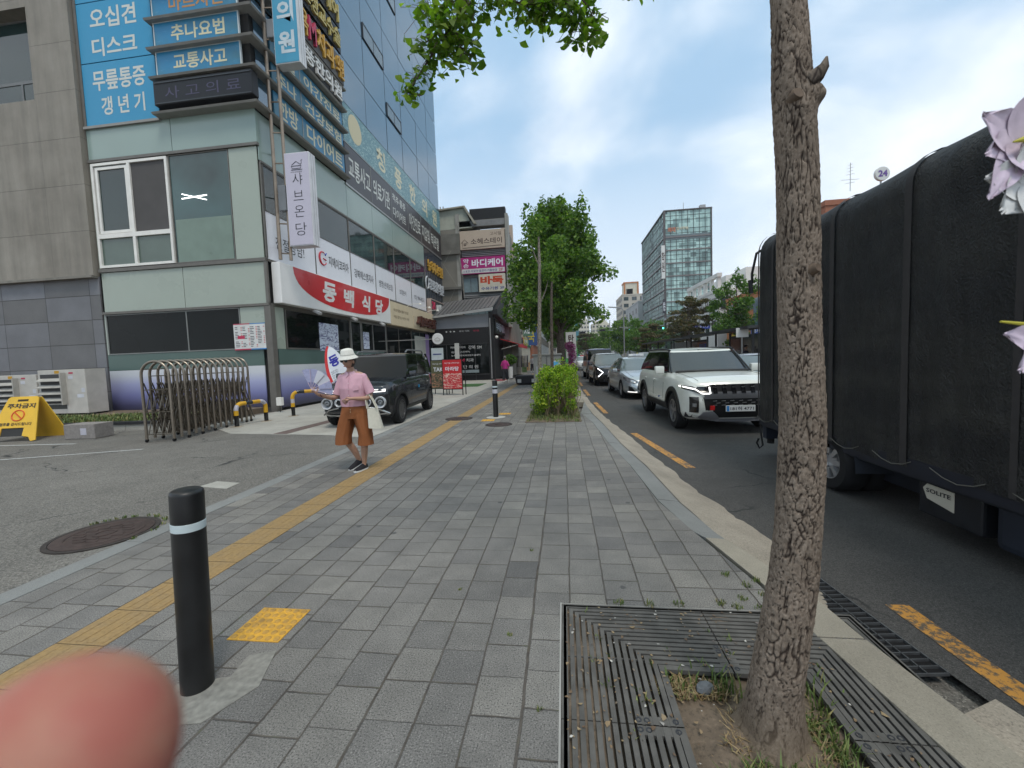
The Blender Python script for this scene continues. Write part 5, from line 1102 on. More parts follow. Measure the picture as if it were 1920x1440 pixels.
# green bus far away
th = thing('bus', 'green city bus far down the street above the grey sedan', 'bus', (1.6, 84, -.15))
gm = M((.08, .35, .09), .4, var=.08); b = MB(); b.box(-1.25, 1.25, 0, 11, .35, 3.2); b.build('body', gm, th, local=True, bevel=.12)
b = MB(); b.box(-1.12, 1.12, -.03, .02, 1.2, 2.75); b.build('windshield', MG_CARD, th, local=True, bevel=.01); b = MB(); b.box(-.8, .8, -.04, .0, 2.82, 3.08); b.build('destination_sign', MT_BLK, th, local=True)
for sg in (-1, 1):
    b = MB(); b.box(*sorted((sg*1.24, sg*1.27)), .6, 10.6, 1.4, 2.6); b.build('side_window', MG_CARD, th, local=True)
    for y in (2.2, 8.2): b = MB(); b.lathe([(.0001, -.15), (.5, -.15), (.5, .15), (.0001, .15)], (sg*1.13, y, .5), 'X', 20); b.build('wheel', MT_TYRE, th, local=True)
# ------------------------------------------------------------------ covered truck
TX, TB = 2.9, 6.72
tr = thing('cargo_truck', 'small truck with a tall dark tarpaulin cover strapped over its load bed', 'truck', (3.75, 4, -.15))
def mat_tarp():
    g = G('dark_tarpaulin'); P = g.tc.outputs['Object']; n = g.noise(g.map(P, (1, 1.6, .35)), 2.2, 6, .65, .4); n2 = g.noise(P, 60, 2); z = g.sepx(P)[2]
    c = g.ramp(n, [(.3, (.008, .008, .0085)), (.55, (.013, .013, .0135)), (.8, (.024, .0235, .023))]); dust = g.math('MULTIPLY', g.mr(g.noise(g.map(P, (1, .6, 2)), 1.3, 5, .7), .44, .66), g.mr(z, .6, 1.6, .6, .28)); c = g.mix(dust, c, (.055, .053, .045)); g.col(c); g.rough(.62); g.b.inputs['Specular IOR Level'].default_value = .35; g.bump(g.math('ADD', g.math('MULTIPLY', g.noise(g.map(P, (2, 1.5, .5)), 2.5, 4), 6), n2), .014); return g.m
MT_TARP = mat_tarp()
W_T, y0, y1, zb_, zt_ = 1.75, .35, TB, .42, 3.04
def tarp_xz(u, y):
    """outline of the cover across the truck, u 0..1 from lower near side over the top"""
    Rr = .27; h = zt_-.02*max(0, min(1, (TB-y)/4))-zb_+.10*max(0, (y-5.8)/.9); per = [h-Rr, Rr*math.pi/2, W_T-2*Rr, Rr*math.pi/2, h-Rr]; tot = sum(per); s_ = u*tot
    if s_ < per[0]: return 0, zb_+s_
    s_ -= per[0]
    if s_ < per[1]: a = s_/Rr; return Rr*(1-math.cos(a)), zb_+h-Rr+Rr*math.sin(a)
    s_ -= per[1]
    if s_ < per[2]: return Rr+s_, zb_+h+.04*math.sin(math.pi*s_/per[2])
    s_ -= per[2]
    if s_ < per[3]: a = s_/Rr; return W_T-Rr+Rr*math.sin(a), zb_+h-Rr+Rr*math.cos(a)
    s_ -= per[3]; return W_T, zb_+h-Rr-s_
hoops = [.5, 1.75, 3.02, 3.9, 4.95, 6.2, 6.62]
b = MB(); rows = []; NY, NU = 150, 90
for j in range(NY+1):
    y = y0+(y1-y0)*j/NY; dh = min(abs(y-h) for h in hoops); row = []
    endr = max(0, 1-(y1-y)/.22)
    for i in range(NU+1):
        u = i/NU; x, z = tarp_xz(u, y); q = 1-math.exp(-(dh/.3)**2); top_ = max(0, min(1, (z-2.4)/.4)); side_ = 1-top_
        fold = .018*noise.noise(Vector((y*3.1, z*.45, 1.7)))+.014*noise.noise(Vector((y*7.5+z*.5, z*.7, 5)))+.006*noise.noise(Vector((y*5, z*5, 9)))
        inx = q*.010*side_*math.sin(math.pi*max(0, min(1, (z-zb_)/2.3)))
        if x < .5: x += inx+fold
        elif x > W_T-.5: x -= inx+fold
        z -= top_*(q*.018)-top_*fold*.5
        hem = .025*noise.noise(Vector((y*1.3, 0, 4)))+.006*math.sin(y*4.4)
        if i == 0 or i == NU: z += hem-.02
        x = W_T/2+(x-W_T/2)*(1-.10*endr**2); z -= .16*endr**2*top_
        row.append((TX+x, y, z))
    rows.append(row)
b.grid(rows)
bk_ = rows[-1]; mid = []
cen = [[(TX+W_T/2+(p[0]-TX-W_T/2)*k, y1+.03*(1-k), zb_+.02+(p[2]-zb_)*(1 if k == 1 else (.6+.4*k))) for p in bk_] for k in (1, .8, .5, .2, 0)]; b.grid(cen)
b.build('tarpaulin', MT_TARP, tr, smooth=True, ang=70)
for h, w_ in ((1.75, .05), (3.02, .05), (3.9, .075), (4.88, .07), (6.15, .05), (6.55, .04)):
    b = MB(); r1, r2 = [], []
    for i in range(NU+1):
        x, z = tarp_xz(i/NU, h); cx_ = W_T/2; d = Vector((x-cx_, 0, (z-1.5)*.6)).normalized()*.014; r1.append((TX+x+d.x, h-w_/2, z+d.z)); r2.append((TX+x+d.x, h+w_/2, z+d.z))
    b.grid([r1, r2]); b.build('strap', M((.034, .031, .031), .7, var=.2, scale=20), tr, smooth=True)
b = MB(); b.box(TX+.03, TX+W_T-.03, .4, 6.6, .30, .44); b.box(TX+.35, TX+.5, .2, 6.4, .05, .3); b.box(TX+W_T-.5, TX+W_T-.35, .2, 6.4, .05, .3); b.build('chassis', M((.012, .014, .02), .5, var=.3, scale=8), tr, bevel=.01)
b = MB(); b.box(TX+.0, TX+.03, .5, 6.55, .33, .47); b.build('side_rail', M((.012, .014, .022), .5, var=.3, scale=8), tr)
for y in (4.93,):
    for sx in (TX+.12, TX+W_T-.12):
        b = MB(); _s = 1 if sx < 3.5 else -1; b.lathe([(.20, -_s*.16), (.30, -_s*.16), (.335, -_s*.11), (.335, _s*.05), (.30, _s*.08), (.30, _s*.10), (.335, _s*.13), (.335, _s*.28), (.30, _s*.32), (.20, _s*.32)], (sx+(.04 if sx < 3.5 else -.04), y, -.15+.335), 'X', 40); wo = b.build('wheel', MT_TYRE, tr, smooth=True, ang=50)
        sd_ = -1 if sx < 3.5 else 1; b = MB(); xo = sx+(.04 if sx < 3.5 else -.04)+sd_*.15; b.lathe([(.205, sd_*.01), (.19, sd_*.008), (.185, -sd_*.07), (.10, -sd_*.08), (.095, -sd_*.03), (.0001, -sd_*.03)], (xo, y, .185), 'X', 32)
        for k in range(8):
            a = k*math.pi/4; c_, s__ = math.cos(a), math.sin(a); x0 = xo-.01; pts = [(x0, 4.93+c_*q-s__*w_, .185+s__*q+c_*w_) for q, w_ in ((.08, .02), (.08, -.02), (.19, -.03), (.19, .03))]
            if sd_ < 0: b.prism(pts, (.05, 0, 0))
        b.build('rim', M((.42, .42, .43), .35, metal=.7), wo, smooth=True, ang=30)
b = MB(); rows = []
for k in range(13):
    a = R(-5)+R(190)*k/12; rows.append([(TX+.0+x, 4.93+.44*math.cos(a), .19+.42*math.sin(a)) for x in (0, .34)])
b.grid(rows); b.build('mudguard', M((.03, .035, .045), .55), tr, smooth=True)
b = MB(); b.box(TX+.08, TX+.5, 3.3, 3.85, .02, .40); o = b.build('battery_box', M((.012, .013, .016), .45, var=.3, scale=9), tr, bevel=.02)
b = MB(); b.prism([(TX+.075, 3.52, .28), (TX+.075, 3.76, .285), (TX+.075, 3.80, .24), (TX+.075, 3.76, .16), (TX+.075, 3.52, .12)][::-1], (.004, 0, 0)); b.build('sticker', M((.45, .43, .36), .5), o)
text('SOLITE', (TX+.074, 3.765, .215), -Y_, Z_, .22, .035, BK, o, .003, .02)
b = MB(); b.box(TX+.06, TX+.6, 2.5, 3.2, .0, .36); b.build('fuel_tank', M((.014, .018, .028), .5, var=.3), tr, bevel=.05)
b = MB(); y = 6.6
while y > .9:
    b.tube([(TX-.008, y, .45), (TX-.012, y-.12, .405), (TX-.012, y-.24, .385), (TX-.01, y-.36, .41), (TX-.008, y-.44, .45)], .0045, 5); y -= random.choice((.48, .62))
b.build('lacing_rope', M((.12, .115, .10), .8), tr)
b = MB(); b.tube([(TX+.02, 6.55, .42), (TX-.0, 6.5, .2), (TX+.02, 6.48, .02), (TX-.02, 6.5, -.03), (TX-.05, 6.52, .05), (TX-.03, 6.5, .12)], .014, 5); b.build('strap_end', MT_BLK, tr)
b = MB(); b.tube([(TX+.25, y1-.02, 3.02), (TX+.05, y1+.04, 2.9), (TX-.01, y1+.05, 2.6), (TX-.02, y1+.02, 2.45)], .02, 6); b.tube([(TX-.05, y1+.02, 2.5), (TX-.04, y1, 2.3)], .03, 6); b.build('hook', MT_BLK, tr)
b = MB(); b.box(TX+.1, TX+W_T-.1, 6.55, 6.66, .1, .42); b.build('tailgate', M((.02, .025, .04), .5), tr)
b = MB(); b.tube([(TX+.2, 6.62, .2), (TX+.2, 6.64, .02)], .05, 8); b.build('trailer_leg', MT_BLK, tr)
# cab beyond the right edge of the frame
b = MB(); b.prism([(TX+.03, .3, .05), (TX+.03, .3, 1.75), (TX+.03, -.3, 1.78), (TX+.03, -1.1, 1.0), (TX+.03, -1.25, .9), (TX+.03, -1.25, .1)], (1.68, 0, 0)); b.build('cab', P_BL, tr, bevel=.06)
b = MB(); b.prism([(TX+.02, .1, 1.05), (TX+.02, .1, 1.6), (TX+.02, -.35, 1.62), (TX+.02, -.85, 1.05)], (1.70, 0, 0)); b.build('cab_window', MG_CARD, tr)
for sx in (TX+.12, TX+W_T-.12): b = MB(); b.lathe([(.0001, -.1), (.28, -.1), (.31, -.06), (.31, .06), (.28, .1), (.0001, .1)], (sx, -.55, .16), 'X', 32); b.build('wheel', MT_TYRE, tr, smooth=True, ang=50)
# ================================================================== buildings, trees and street furniture further on
def facade(face_mat, L_, H_, nx, nz, glass, ww, wh, dz=.5, name='w'): pass
MB_BEI = M((.42, .385, .33), .8, var=.12, scale=.3); MB_WHI = M((.60, .60, .58), .7, var=.08, scale=.3); MB_BRN = M((.30, .115, .065), .8, var=.12, scale=.5); MB_GRY = M((.32, .33, .34), .7, var=.1, scale=.3); MB_CRM = M((.52, .49, .40), .8, var=.1, scale=.2); MB_ORG = M((.42, .16, .055), .7, var=.1, scale=.4)
MG_FAR = mat_glass('far_window_glass', (.03, .045, .05), .1, .4, .6); MG_FARB = mat_glass('far_blue_glass', (.05, .11, .14), .12, .3, .8)
def block(name, label, x0, x1, y0, y1, h, mat, nx=4, nf=5, side='L', ny=6, wf=.55, hf=.5, glass=None, ground=True, roof='parapet', group=None, z0=-.15, front=True, cat='building'):
    """street block: walls with real window recess frames on its street side and on the end that faces us"""
    t = thing(name, label, cat, ((x0+x1)/2, (y0+y1)/2, 0), 0, group); glass = glass or MG_FAR
    b = MB(); b.box(x0, x1, y0, y1, z0, h); b.build('wall', mat, t)
    fh = (h-3.6 if ground else h)/nf; zb = 3.6 if ground else 0
    for f_ in range(nf):
        b = MB(); g_ = MB(); z1 = zb+fh*(f_+(1-hf)/2); z2 = z1+fh*hf
        if front:
            w_ = (x1-x0)/nx
            for i in range(nx):
                a = x0+w_*(i+(1-wf)/2); c_ = a+w_*wf; g_.box(a, c_, y0-.02, y0-.01, z1, z2)
                for q in ((a-.06, a, z1-.06, z2+.06), (c_, c_+.06, z1-.06, z2+.06), (a, c_, z1-.06, z1), (a, c_, z2, z2+.06), ((a+c_)/2-.03, (a+c_)/2+.03, z1, z2)): b.box(q[0], q[1], y0-.07, y0, q[2], q[3])
        xs = x0 if side == 'L' else x1; sg = -1 if side == 'L' else 1; w_ = (y1-y0)/ny
        for i in range(ny):
            a = y0+w_*(i+(1-wf)/2); c_ = a+w_*wf; g_.box(*sorted((xs+sg*.02, xs+sg*.01)), a, c_, z1, z2)
            for q in ((a-.06, a, z1-.06, z2+.06), (c_, c_+.06, z1-.06, z2+.06), (a, c_, z1-.06, z1), (a, c_, z2, z2+.06), ((a+c_)/2-.03, (a+c_)/2+.03, z1, z2)): b.box(*sorted((xs+sg*.07, xs)), q[0], q[1], q[2], q[3])
        o = b.build('window_row', MT_MULL, t); g_.build('pane', glass, o)
    if roof:
        b = MB(); b.box(x0-.1, x1+.1, y0-.1, y1+.1, h, h+.5)
        if roof != 'flat': b.box(x0+2, x0+4.5, y0+2, y0+5, h+.5, h+2.8)
        b.build('roof', mat, t)
    return t
def shopsign(name, label, org, u, w, h, mat, txt='', tm=None, t=.2, group=None, cat='sign', th_=.6):
    th = thing(name, label, cat, org, 0, group); u = Vector(u); n = u.cross(Z_); o = Vector(org); b = MB(); b.prism([o, o+u*w, o+u*w+Z_*h, o+Z_*h], -n*t); b.build('panel', mat, th)
    if txt: text(txt, o+u*w*.08+Z_*h*(1-th_)/2, u, Z_, w*.84, h*th_, tm, th, .02, .02)
    return th
# --- neighbour with the stacked signs, behind the tin roofed shop
nb_ = thing('signboard_building', 'narrow grey building stacked with shop signs behind the tin roofed shop', 'building', (-6.5, 36, 0))
YB = 33.2; MT_OLD = mat_conc_panel()
b = MB(); b.box(-14, -8.05, YB-.1, 42, 0, 12.0); b.box(-8.05, -4.2, YB+.6, 42, 0, 11.9); b.build('wall', M((.19, .18, .155), .85, var=.2, scale=.7), nb_)
b = MB(); b.box(-8.35, -8.05, YB-.14, YB+.8, 3, 13.2); b.box(-4.32, -4.1, YB-.05, YB+.9, 4, 13.0); b.build('pillar', M((.30, .295, .27), .8, var=.15), nb_)
b = MB(); b.box(-9.9, -8.02, YB-.35, YB+3, 7.2, 7.4); b.box(-9.9, -8.02, YB-.35, YB+3, 10.0, 11.6); b.build('balcony', M((.145, .14, .125), .9, var=.3, scale=1.5), nb_)
b = MB(); b.prism([(-11, YB, 12.0), (-11, YB, 13.55), (-7.55, YB, 13.75), (-7.0, YB, 12.1)], (0, 4, 0)); b.build('penthouse', M((.38, .40, .34), .7, var=.1), nb_)
b = MB(); b.prism([(-11.2, YB-.25, 13.55), (-7.5, YB-.25, 13.78), (-6.6, YB-.25, 12.3), (-6.8, YB-.25, 12.3), (-7.6, YB-.25, 13.66), (-11.2, YB-.25, 13.43)], (0, 4.5, 0)); b.build('penthouse_roof', M((.33, .31, .25), .6), nb_)
b = MB(); b.box(-8.1, -4.35, YB+.0, YB+.9, 12.15, 12.65); b.build('canopy', M((.20, .20, .20), .55, var=.2), nb_, bevel=.02)
b = MB(); b.box(-7.3, -4.35, YB+.6, YB+1.2, 12.9, 13.75); b.build('roof_screen', MT_BLK, nb_)
b = MB(); b.box(-8.0, -4.4, YB+.45, YB+.6, 3.0, 11.9); b.build('facade', M((.23, .24, .245), .5, var=.1), nb_)
for zz_ in ((9.85, 9.98, 10.11, 10.24), (6.55, 6.68, 6.2, 6.35)):
    b = MB()
    for z in zz_: b.box(-8.0, -4.4, YB+.2, YB+.45, z, z+.06)
    b.build('louvre', M((.33, .33, .33), .5), nb_)
for (x0, x1, z0, z1) in ((-7.95, -6.75, 6.95, 8.15), (-8.0, -4.5, 5.0, 6.1)):
    b = MB(); b.box(x0, x1, YB+.30, YB+.45, z0, z1); o = b.build('window', M((.12, .13, .14), .4), nb_); b = MB(); nn = max(2, round((x1-x0)/.6))
    for k in range(nn): b.box(x0+(x1-x0)*k/nn+.03, x0+(x1-x0)*(k+1)/nn-.03, YB+.27, YB+.30, z0+.04, z1-.04)
    b.build('pane', M((.17, .23, .25), .25, var=.12, coat=.5), o)
b = MB(); b.tube([(-8.15, YB-.2, 12.4), (-8.2, YB-.25, 10.3), (-7.98, YB-.2, 8.4), (-7.85, YB-.2, 6.6)], .02, 5); b.tube([(-8.3, YB-.3, 11), (-9.4, YB-.4, 9.2), (-8.4, YB-.3, 7.5), (-9.1, YB-.3, 6.2)], .012, 5); b.tube([(-8.05, YB-.25, 12.4), (-8.1, YB-.25, 10.3), (-7.9, YB-.2, 8.4), (-7.8, YB-.2, 6.4)], .015, 5); b.build('cable', M((.3, .29, .26), .7), nb_)
for x in (-9.7, -9.45): b = MB(); b.tube([(x, YB+.5, 13.5), (x, YB+.5, 14.1)], .05, 6); b.build('vent_pipe', MT_STEEL, nb_)
th = thing('inn_sign', 'beige signboard 소혜스테이 with a little house outline, top of the sign stack', 'sign', (-6.2, YB, 10.35)); b = MB(); b.box(-8.08, -4.38, YB-.05, YB+.3, 10.36, 11.83); b.build('panel', M((.47, .38, .30), .6, var=.05), th)
TD = M((.06, .035, .03), .6)
text('소혜스테이', (-7.15, YB-.05, 10.72), X_, Z_, 2.55, .46, TD, th, .004, .012); text('고시텔', (-5.55, YB-.05, 11.35), X_, Z_, .9, .27, TD, th, .004)
b = MB()
for pts in ([(-7.95, 10.85), (-7.65, 11.15), (-7.35, 10.85)], [(-7.83, 10.93), (-7.83, 10.48), (-4.65, 10.55)], [(-7.47, 10.93), (-7.47, 10.75)]): b.tube([(x, YB-.06, z) for x, z in pts], .018, 5)
for dx in (0, .11):
    for dz in (0, .11): b.box(-7.73+dx, -7.65+dx, YB-.065, YB-.05, 10.66+dz, 10.74+dz)
b.build('house_emblem', TD, th)
th = thing('massage_sign', 'magenta signboard 바디케어 with a white lower strip, second in the stack', 'sign', (-6.2, YB, 8.38)); b = MB(); b.box(-8.05, -4.42, YB-.02, YB+.3, 8.40, 9.72); b.build('panel', M((.36, .015, .16), .45, var=.06), th)
b = MB(); b.box(-8.0, -4.47, YB-.03, YB-.02, 8.46, 8.80); b.build('strip', MB_WHI, th); TWH = M((.70, .72, .76), .5)
text('바디케어', (-7.15, YB-.02, 8.93), X_, Z_, 2.55, .62, TWH, th, .004, .03); text('약\n손', (-7.85, YB-.02, 8.9), X_, Z_, .45, .72, TWH, th, .004, .02, lines=1.); text('스포츠·아로마·발관리·커플환영', (-7.9, YB-.03, 8.52), X_, Z_, 2.8, .2, M((.03, .03, .2), .5), th, .004, .01); text('2F', (-4.95, YB-.03, 8.52), X_, Z_, .35, .22, ML_RED, th, .004, .02)
th = thing('baduk_sign', 'cream signboard with large red 바둑 and small blue letters, lowest of the stack', 'sign', (-5.6, YB, 6.9)); b = MB(); b.box(-6.62, -4.45, YB-.02, YB+.28, 6.92, 8.32); b.build('panel', M((.56, .52, .43), .5), th)
text('바둑', (-6.5, YB-.02, 7.5), X_, Z_, 1.9, .66, M((.50, .06, .02), .5), th, .004, .05); text('수유기원 3F', (-6.45, YB-.02, 7.05), X_, Z_, 1.9, .26, M((.04, .07, .25), .5), th, .004, .02)
# projecting signs along the street side
for (x0, y, z0, w_, h_, col, s_, tc_, l_) in [(-4.1, 36.5, 10.2, 1.0, 2.9, (.47, .38, .31), '스\n테\n이', TD, 'beige vertical sign 스테이 half hidden by the big tree'), (-4.1, 41, 4.1, 1.05, 4.4, (.36, .36, .36), 'SI', TD, 'plain grey vertical sign over the red awning'), (-3.7, 47, 6.1, .95, 2.6, (.6, .6, .58), '기\n원', M((.55, .05, .03), .5), 'white vertical sign with red letters 기원 beside the grey sign'), (-3.7, 47, 8.8, .95, 1.6, (.45, .02, .2), '기', TWH, 'magenta vertical sign stacked over the 기원 sign'),
        (-3.6, 58, 3.2, 1.6, 3.6, (.05, .10, .28), '약\n국', M((.6, .5, .05), .5), 'dark blue vertical sign with yellow letters under the white one'), (-3.9, 52, 4.2, 1.2, 2.2, (.10, .20, .15), '찻집', TWH, 'dull green sign left of the dark blue one'), (-2.9, 66, 6.4, 1.6, 3.4, (.58, .50, .1), '안\n경', ML_RED, 'yellow vertical sign near the thin bare trunk')]:
    th = thing('vertical_sign', l_, 'sign', (x0, y, z0), 0, 'vertical signs along the far shops'); b = MB(); b.box(x0-w_, x0, y, y+.3, z0, z0+h_); b.build('panel', M(col, .5, var=.08), th)
    text(s_, (x0-w_*.8, y-.005, z0+h_*.12 if s_ != 'SI' else z0+1.3), X_, Z_, w_*.6, h_*.76 if s_ != 'SI' else .4, tc_, th, .01, .02)
# --- tin roofed black shop
sh = thing('black_shop', 'low black fronted shop with a ribbed tin roof and white lettering on dark glass', 'shop', (-6.6, 30, 0))
ys = 28.4
b = MB(); b.box(-9.28, -4.93, ys+.1, 44, 0, 4.0); b.build('wall', M((.018, .018, .02), .6), sh)
b = MB(); b.box(-9.2, -4.95, ys, ys+.1, 3.15, 4.25); b.box(-9.2, -4.95, ys, ys+.1, 4.25, 4.6); b.build('grey_fascia', M((.26, .27, .29), .45, var=.12, scale=1.), sh)
b = MB(); b.box(-5.08, -4.78, ys-.1, ys+.3, 0, 4.75); b.build('corner_post', MT_BLK, sh)
b = MB(); b.tube([(-4.98, ys-.16, .1), (-4.98, ys-.16, 4.3)], .05, 8); b.build('downpipe', M((.42, .42, .42), .35, metal=.7), sh)
b = MB(); b.prism([(-9.5, ys-.35, 4.45), (-4.7, ys-.35, 4.95), (-4.7, ys+3.2, 6.2), (-9.5, ys+3.2, 5.9)], (0, 0, .10)); b.build('roof', M((.13, .125, .125), .45, var=.15), sh)
b = MB()
for k in range(17): t = k/16; x = -9.5+4.8*t; b.prism([(x-.03, ys-.36, 4.55+.5*t), (x+.03, ys-.36, 4.55+.5*t), (x+.03, ys+3.2, 6.0+.3*t), (x-.03, ys+3.2, 6.0+.3*t)], (0, 0, .05))
b.build('roof_rib', M((.10, .10, .10), .5), sh)
b = MB(); b.prism([(-9.5, ys-.42, 4.40), (-4.7, ys-.42, 4.80), (-4.7, ys-.42, 5.0), (-9.5, ys-.42, 4.52)], (0, .08, 0)); b.build('eaves_gutter', M((.38, .38, .37), .4, metal=.3), sh)
b = MB(); b.prism([(-4.75, ys-.4, 4.85), (-4.75, ys+3.2, 6.25), (-4.75, 34, 5.2), (-4.75, 46, 3.4), (-4.75, 46, 3.1), (-4.75, ys-.4, 4.5)], (.35, 0, 0)); b.build('gable_trim', MT_BLK, sh)
b = MB(); b.box(-9.2, -5.1, ys-.02, ys-.0, .45, 3.15); o = b.build('shop_window', MG_DARK, sh)
b = MB()
for k in range(5): x = -9.2+k*1.02; b.box(x-.03, x+.03, ys-.05, ys-.02, .0, 3.15)
b.box(-9.2, -5.1, ys-.05, ys-.02, .38, .46); b.box(-9.2, -5.1, ys-.05, ys-.02, 2.55, 2.62); b.build('frame', M((.03, .03, .032), .5), o)
b = MB(); b.box(-9.2, -5.1, ys-.06, ys-.02, 2.62, 3.7); b.build('fascia', MT_BLK, sh)
TG = M((.5, .5, .5), .5)
for s_, x, w_, z, h_ in [('지에이코리아', -7.9, 1.1, 2.28, .16), ('강북 SM', -6.6, .95, 2.2, .26), ('헤다', -7.85, .35, 1.95, .14), ('(스킨케어)', -7.2, .7, 1.95, .15), ('뉴욕M성형외과의원수술센터', -7.85, 2.1, 1.72, .13), ('뉴욕', -7.85, .55, 1.32, .24), ('치과', -6.8, .55, 1.32, .24), ('청 풍 한 의 원', -7.85, 1.9, .85, .24)]: text(s_, (x, ys-.06, z), X_, Z_, w_, h_, TG, sh, .006, .01)
text('M', (-7.2, ys-.06, 1.32), X_, Z_, .3, .24, ML_RED, sh, .006, .02)
for s_, x, w_ in (('♦ ♦ ●', -8.2, .7), ('빵과 커피', -7.2, .7), ('맛집', -6.2, .4)): text(s_, (x, ys-.06, 3.42), X_, Z_, w_, .12, TG if s_ != '맛집' else ML_RED, sh, .004)
b = MB(); b.box(-7.7, -5.9, ys-.07, ys-.06, .55, .75); b.build('frosted_strip', M((.22, .27, .29), .4), sh)
th = shopsign('flower_sign', 'dark signboard with blue white raised letters on the side of the tin roofed shop', (-4.72, 28.9, 3.3), (0, 1, 0), 5.4, 1.0, MT_BLK, '우리동네꽃집', M((.50, .56, .66), .4), .15)
aw = thing('awning', 'red fabric awning along the side of the black shop', 'awning', (-4, 34, 2.5))
b = MB(); b.prism([(-4.78, 31.3, 3.0), (-3.35, 31.3, 2.55), (-3.35, 31.3, 2.3), (-3.38, 31.3, 2.3), (-3.38, 31.3, 2.52), (-4.78, 31.3, 2.94)], (0, 7.5, 0)); b.build('fabric', M((.50, .035, .045), .7, var=.08), aw)
b = MB(); b.tube([(-3.36, 31.4, 2.5), (-4.7, 31.4, 2.2)], .02, 5); b.build('arm', MT_WHITE, aw)
b = MB(); b.lathe([(.0001, .12), (.09, .09), (.12, 0), (.06, -.07), (.0001, -.09)], (-4.55, 28.3, 2.95), seg=12); tag(b.build('outdoor_lamp', MT_WHITE, smooth=True), 'small white lamp on the black shop corner above the pedestrian', 'lamp')
# shops continuing
block('shop_building', 'cream low shop building beyond the black shop on the left', -14, -4.95, 44.2, 62, 9.5, MB_CRM, 3, 2, 'R', 5); block('shop_building', 'brown brick shop building beyond the cream one on the left', -16, -4.6, 62.2, 84, 12.5, MB_BRN, 3, 3, 'R', 6)
block('shop_building', 'grey office building far down the left side of the street', -20, -4.5, 84.3, 130, 15, MB_GRY, 4, 4, 'R', 10); block('shop_building', 'distant beige block closing the left side of the street', -24, -4.2, 131, 230, 13, MB_BEI, 4, 4, 'R', 16)
for i, (y, z, c_, s_, l_) in enumerate([(45, 3.0, (.42, .02, .10), '정육점', 'crimson shop fascia next after the awning'), (51, 3.1, (.5, .42, .08), '분식', 'yellow shop fascia beyond the crimson one'), (57, 3.0, (.04, .22, .13), '과일', 'green shop fascia beyond the yellow one'), (64, 3.4, (.05, .1, .3), '휴대폰', 'blue shop fascia on the brown brick building'), (71, 3.4, (.55, .55, .53), '안경원', 'white shop fascia on the brown brick building')]):
    shopsign('shop_fascia', l_, (-4.8 if y < 62 else -4.45, y, z), (0, 1, 0), 5.4, .9, M(c_, .5), s_, TWH if i != 4 else ML_RED, .15, 'fascias along the far shops')
# --- opposite side of the road
tw = thing('glass_tower', 'eleven storey green glass office tower across the road', 'building', (29, 113, 0))
tx0, tx1, ty0, ty1, th_ = 23.9, 34.0, 100.0, 127.0, 33.6
def mat_tower():
    g = G('tower_glass'); P = g.tc.outputs['Object']; x, y, z = g.sepx(P)[:3]; q = g.math('ADD', x, y); r = g.white(g.comb(g.math('FLOOR', g.math('MULTIPLY', q, 1/1.25)), g.math('FLOOR', g.math('MULTIPLY', z, 1/1.1)), 2.)); n = g.noise(P, .13, 3)
    c = g.ramp(g.math('ADD', g.math('MULTIPLY', r, .5), g.math('MULTIPLY', n, .6)), [(.28, (.07, .12, .11)), (.45, (.22, .34, .32)), (.7, (.40, .58, .54))]); g.col(c); g.rough(.08); g.b.inputs['Specular IOR Level'].default_value = .8; return g.m
b = MB(); b.box(tx0, tx1, ty0, ty1, -.15, th_); b.build('glazing', mat_tower(), tw)
b = MB(); fl = [4.4+(th_-4.4)*k/10 for k in range(11)]
for i, z in enumerate(fl[:-1]):
    if i < 9: b.box(tx0-.25, tx1+.05, ty0-.25, ty0, z-.12, z+.12); b.box(tx0-.25, tx0, ty0, ty1, z-.12, z+.12)
b.build('floor_band', M((.17, .15, .15), .6), tw)
b = MB()
for k in range(9): x = tx0+k*(tx1-tx0)/8; b.box(x-.04, x+.04, ty0-.1, ty0, 4, th_)
for k in range(22): y = ty0+k*(ty1-ty0)/21; b.box(tx0-.1, tx0, y-.04, y+.04, 4, th_)
for i, z in enumerate(fl[:-1]):
    for dz in (.9, 1.9): b.box(tx0, tx1, ty0-.08, ty0, z+dz-.03, z+dz+.03); b.box(tx0-.08, tx0, ty0, ty1, z+dz-.03, z+dz+.03)
b.build('mullion', M((.07, .08, .08), .5), tw)
b = MB(); b.box(tx0-.3, tx1+.2, ty0-.3, ty1+.2, th_, th_+.25); b.build('roof', M((.07, .06, .06), .6), tw)
b = MB(); b.box(tx0-.3, tx0+.1, ty0-.3, ty0+.1, 0, th_); b.box(tx1-.1, tx1+.15, ty0-.3, ty0+.1, 0, th_); b.build('corner_post', M((.08, .07, .07), .6), tw)
b = MB(); b.box(tx0, tx1, ty0-.13, ty0-.1, 27.2, 28.3); b.build('grey_spandrel', M((.12, .15, .16), .4), tw)
b = MB(); b.tube([(28.6, 102, th_), (28.6, 102, th_+2.4)], .06, 6); b.build('antenna', MT_STEEL, tw); b = MB(); b.box(32, 33.2, 101, 102, th_+.2, th_+1.3); b.build('roof_unit', MB_GRY, tw)
b = MB(); b.box(tx0-.1, 34.5, 88, ty0-.3, -.15, 8.8); b.build('podium', mat_glass('podium_glass', (.05, .09, .09), .1, .4, .7), tw); b = MB(); b.box(tx0-.5, 34.8, 87.5, ty0-.3, 8.8, 9.4); b.build('podium_roof', MB_GRY, tw)
shopsign('tower_sign', 'white vertical sign at the near corner of the glass tower', (23.0, 99.6, 18.5), (1, 0, 0), .8, 7.5, MB_WHI, '학\n원', TD, .2); shopsign('tower_sign', 'small dark vertical sign low on the corner of the glass tower', (23.1, 99.6, 10.5), (1, 0, 0), .7, 3.2, M((.04, .04, .05), .5), '은\n행', TWH, .2)
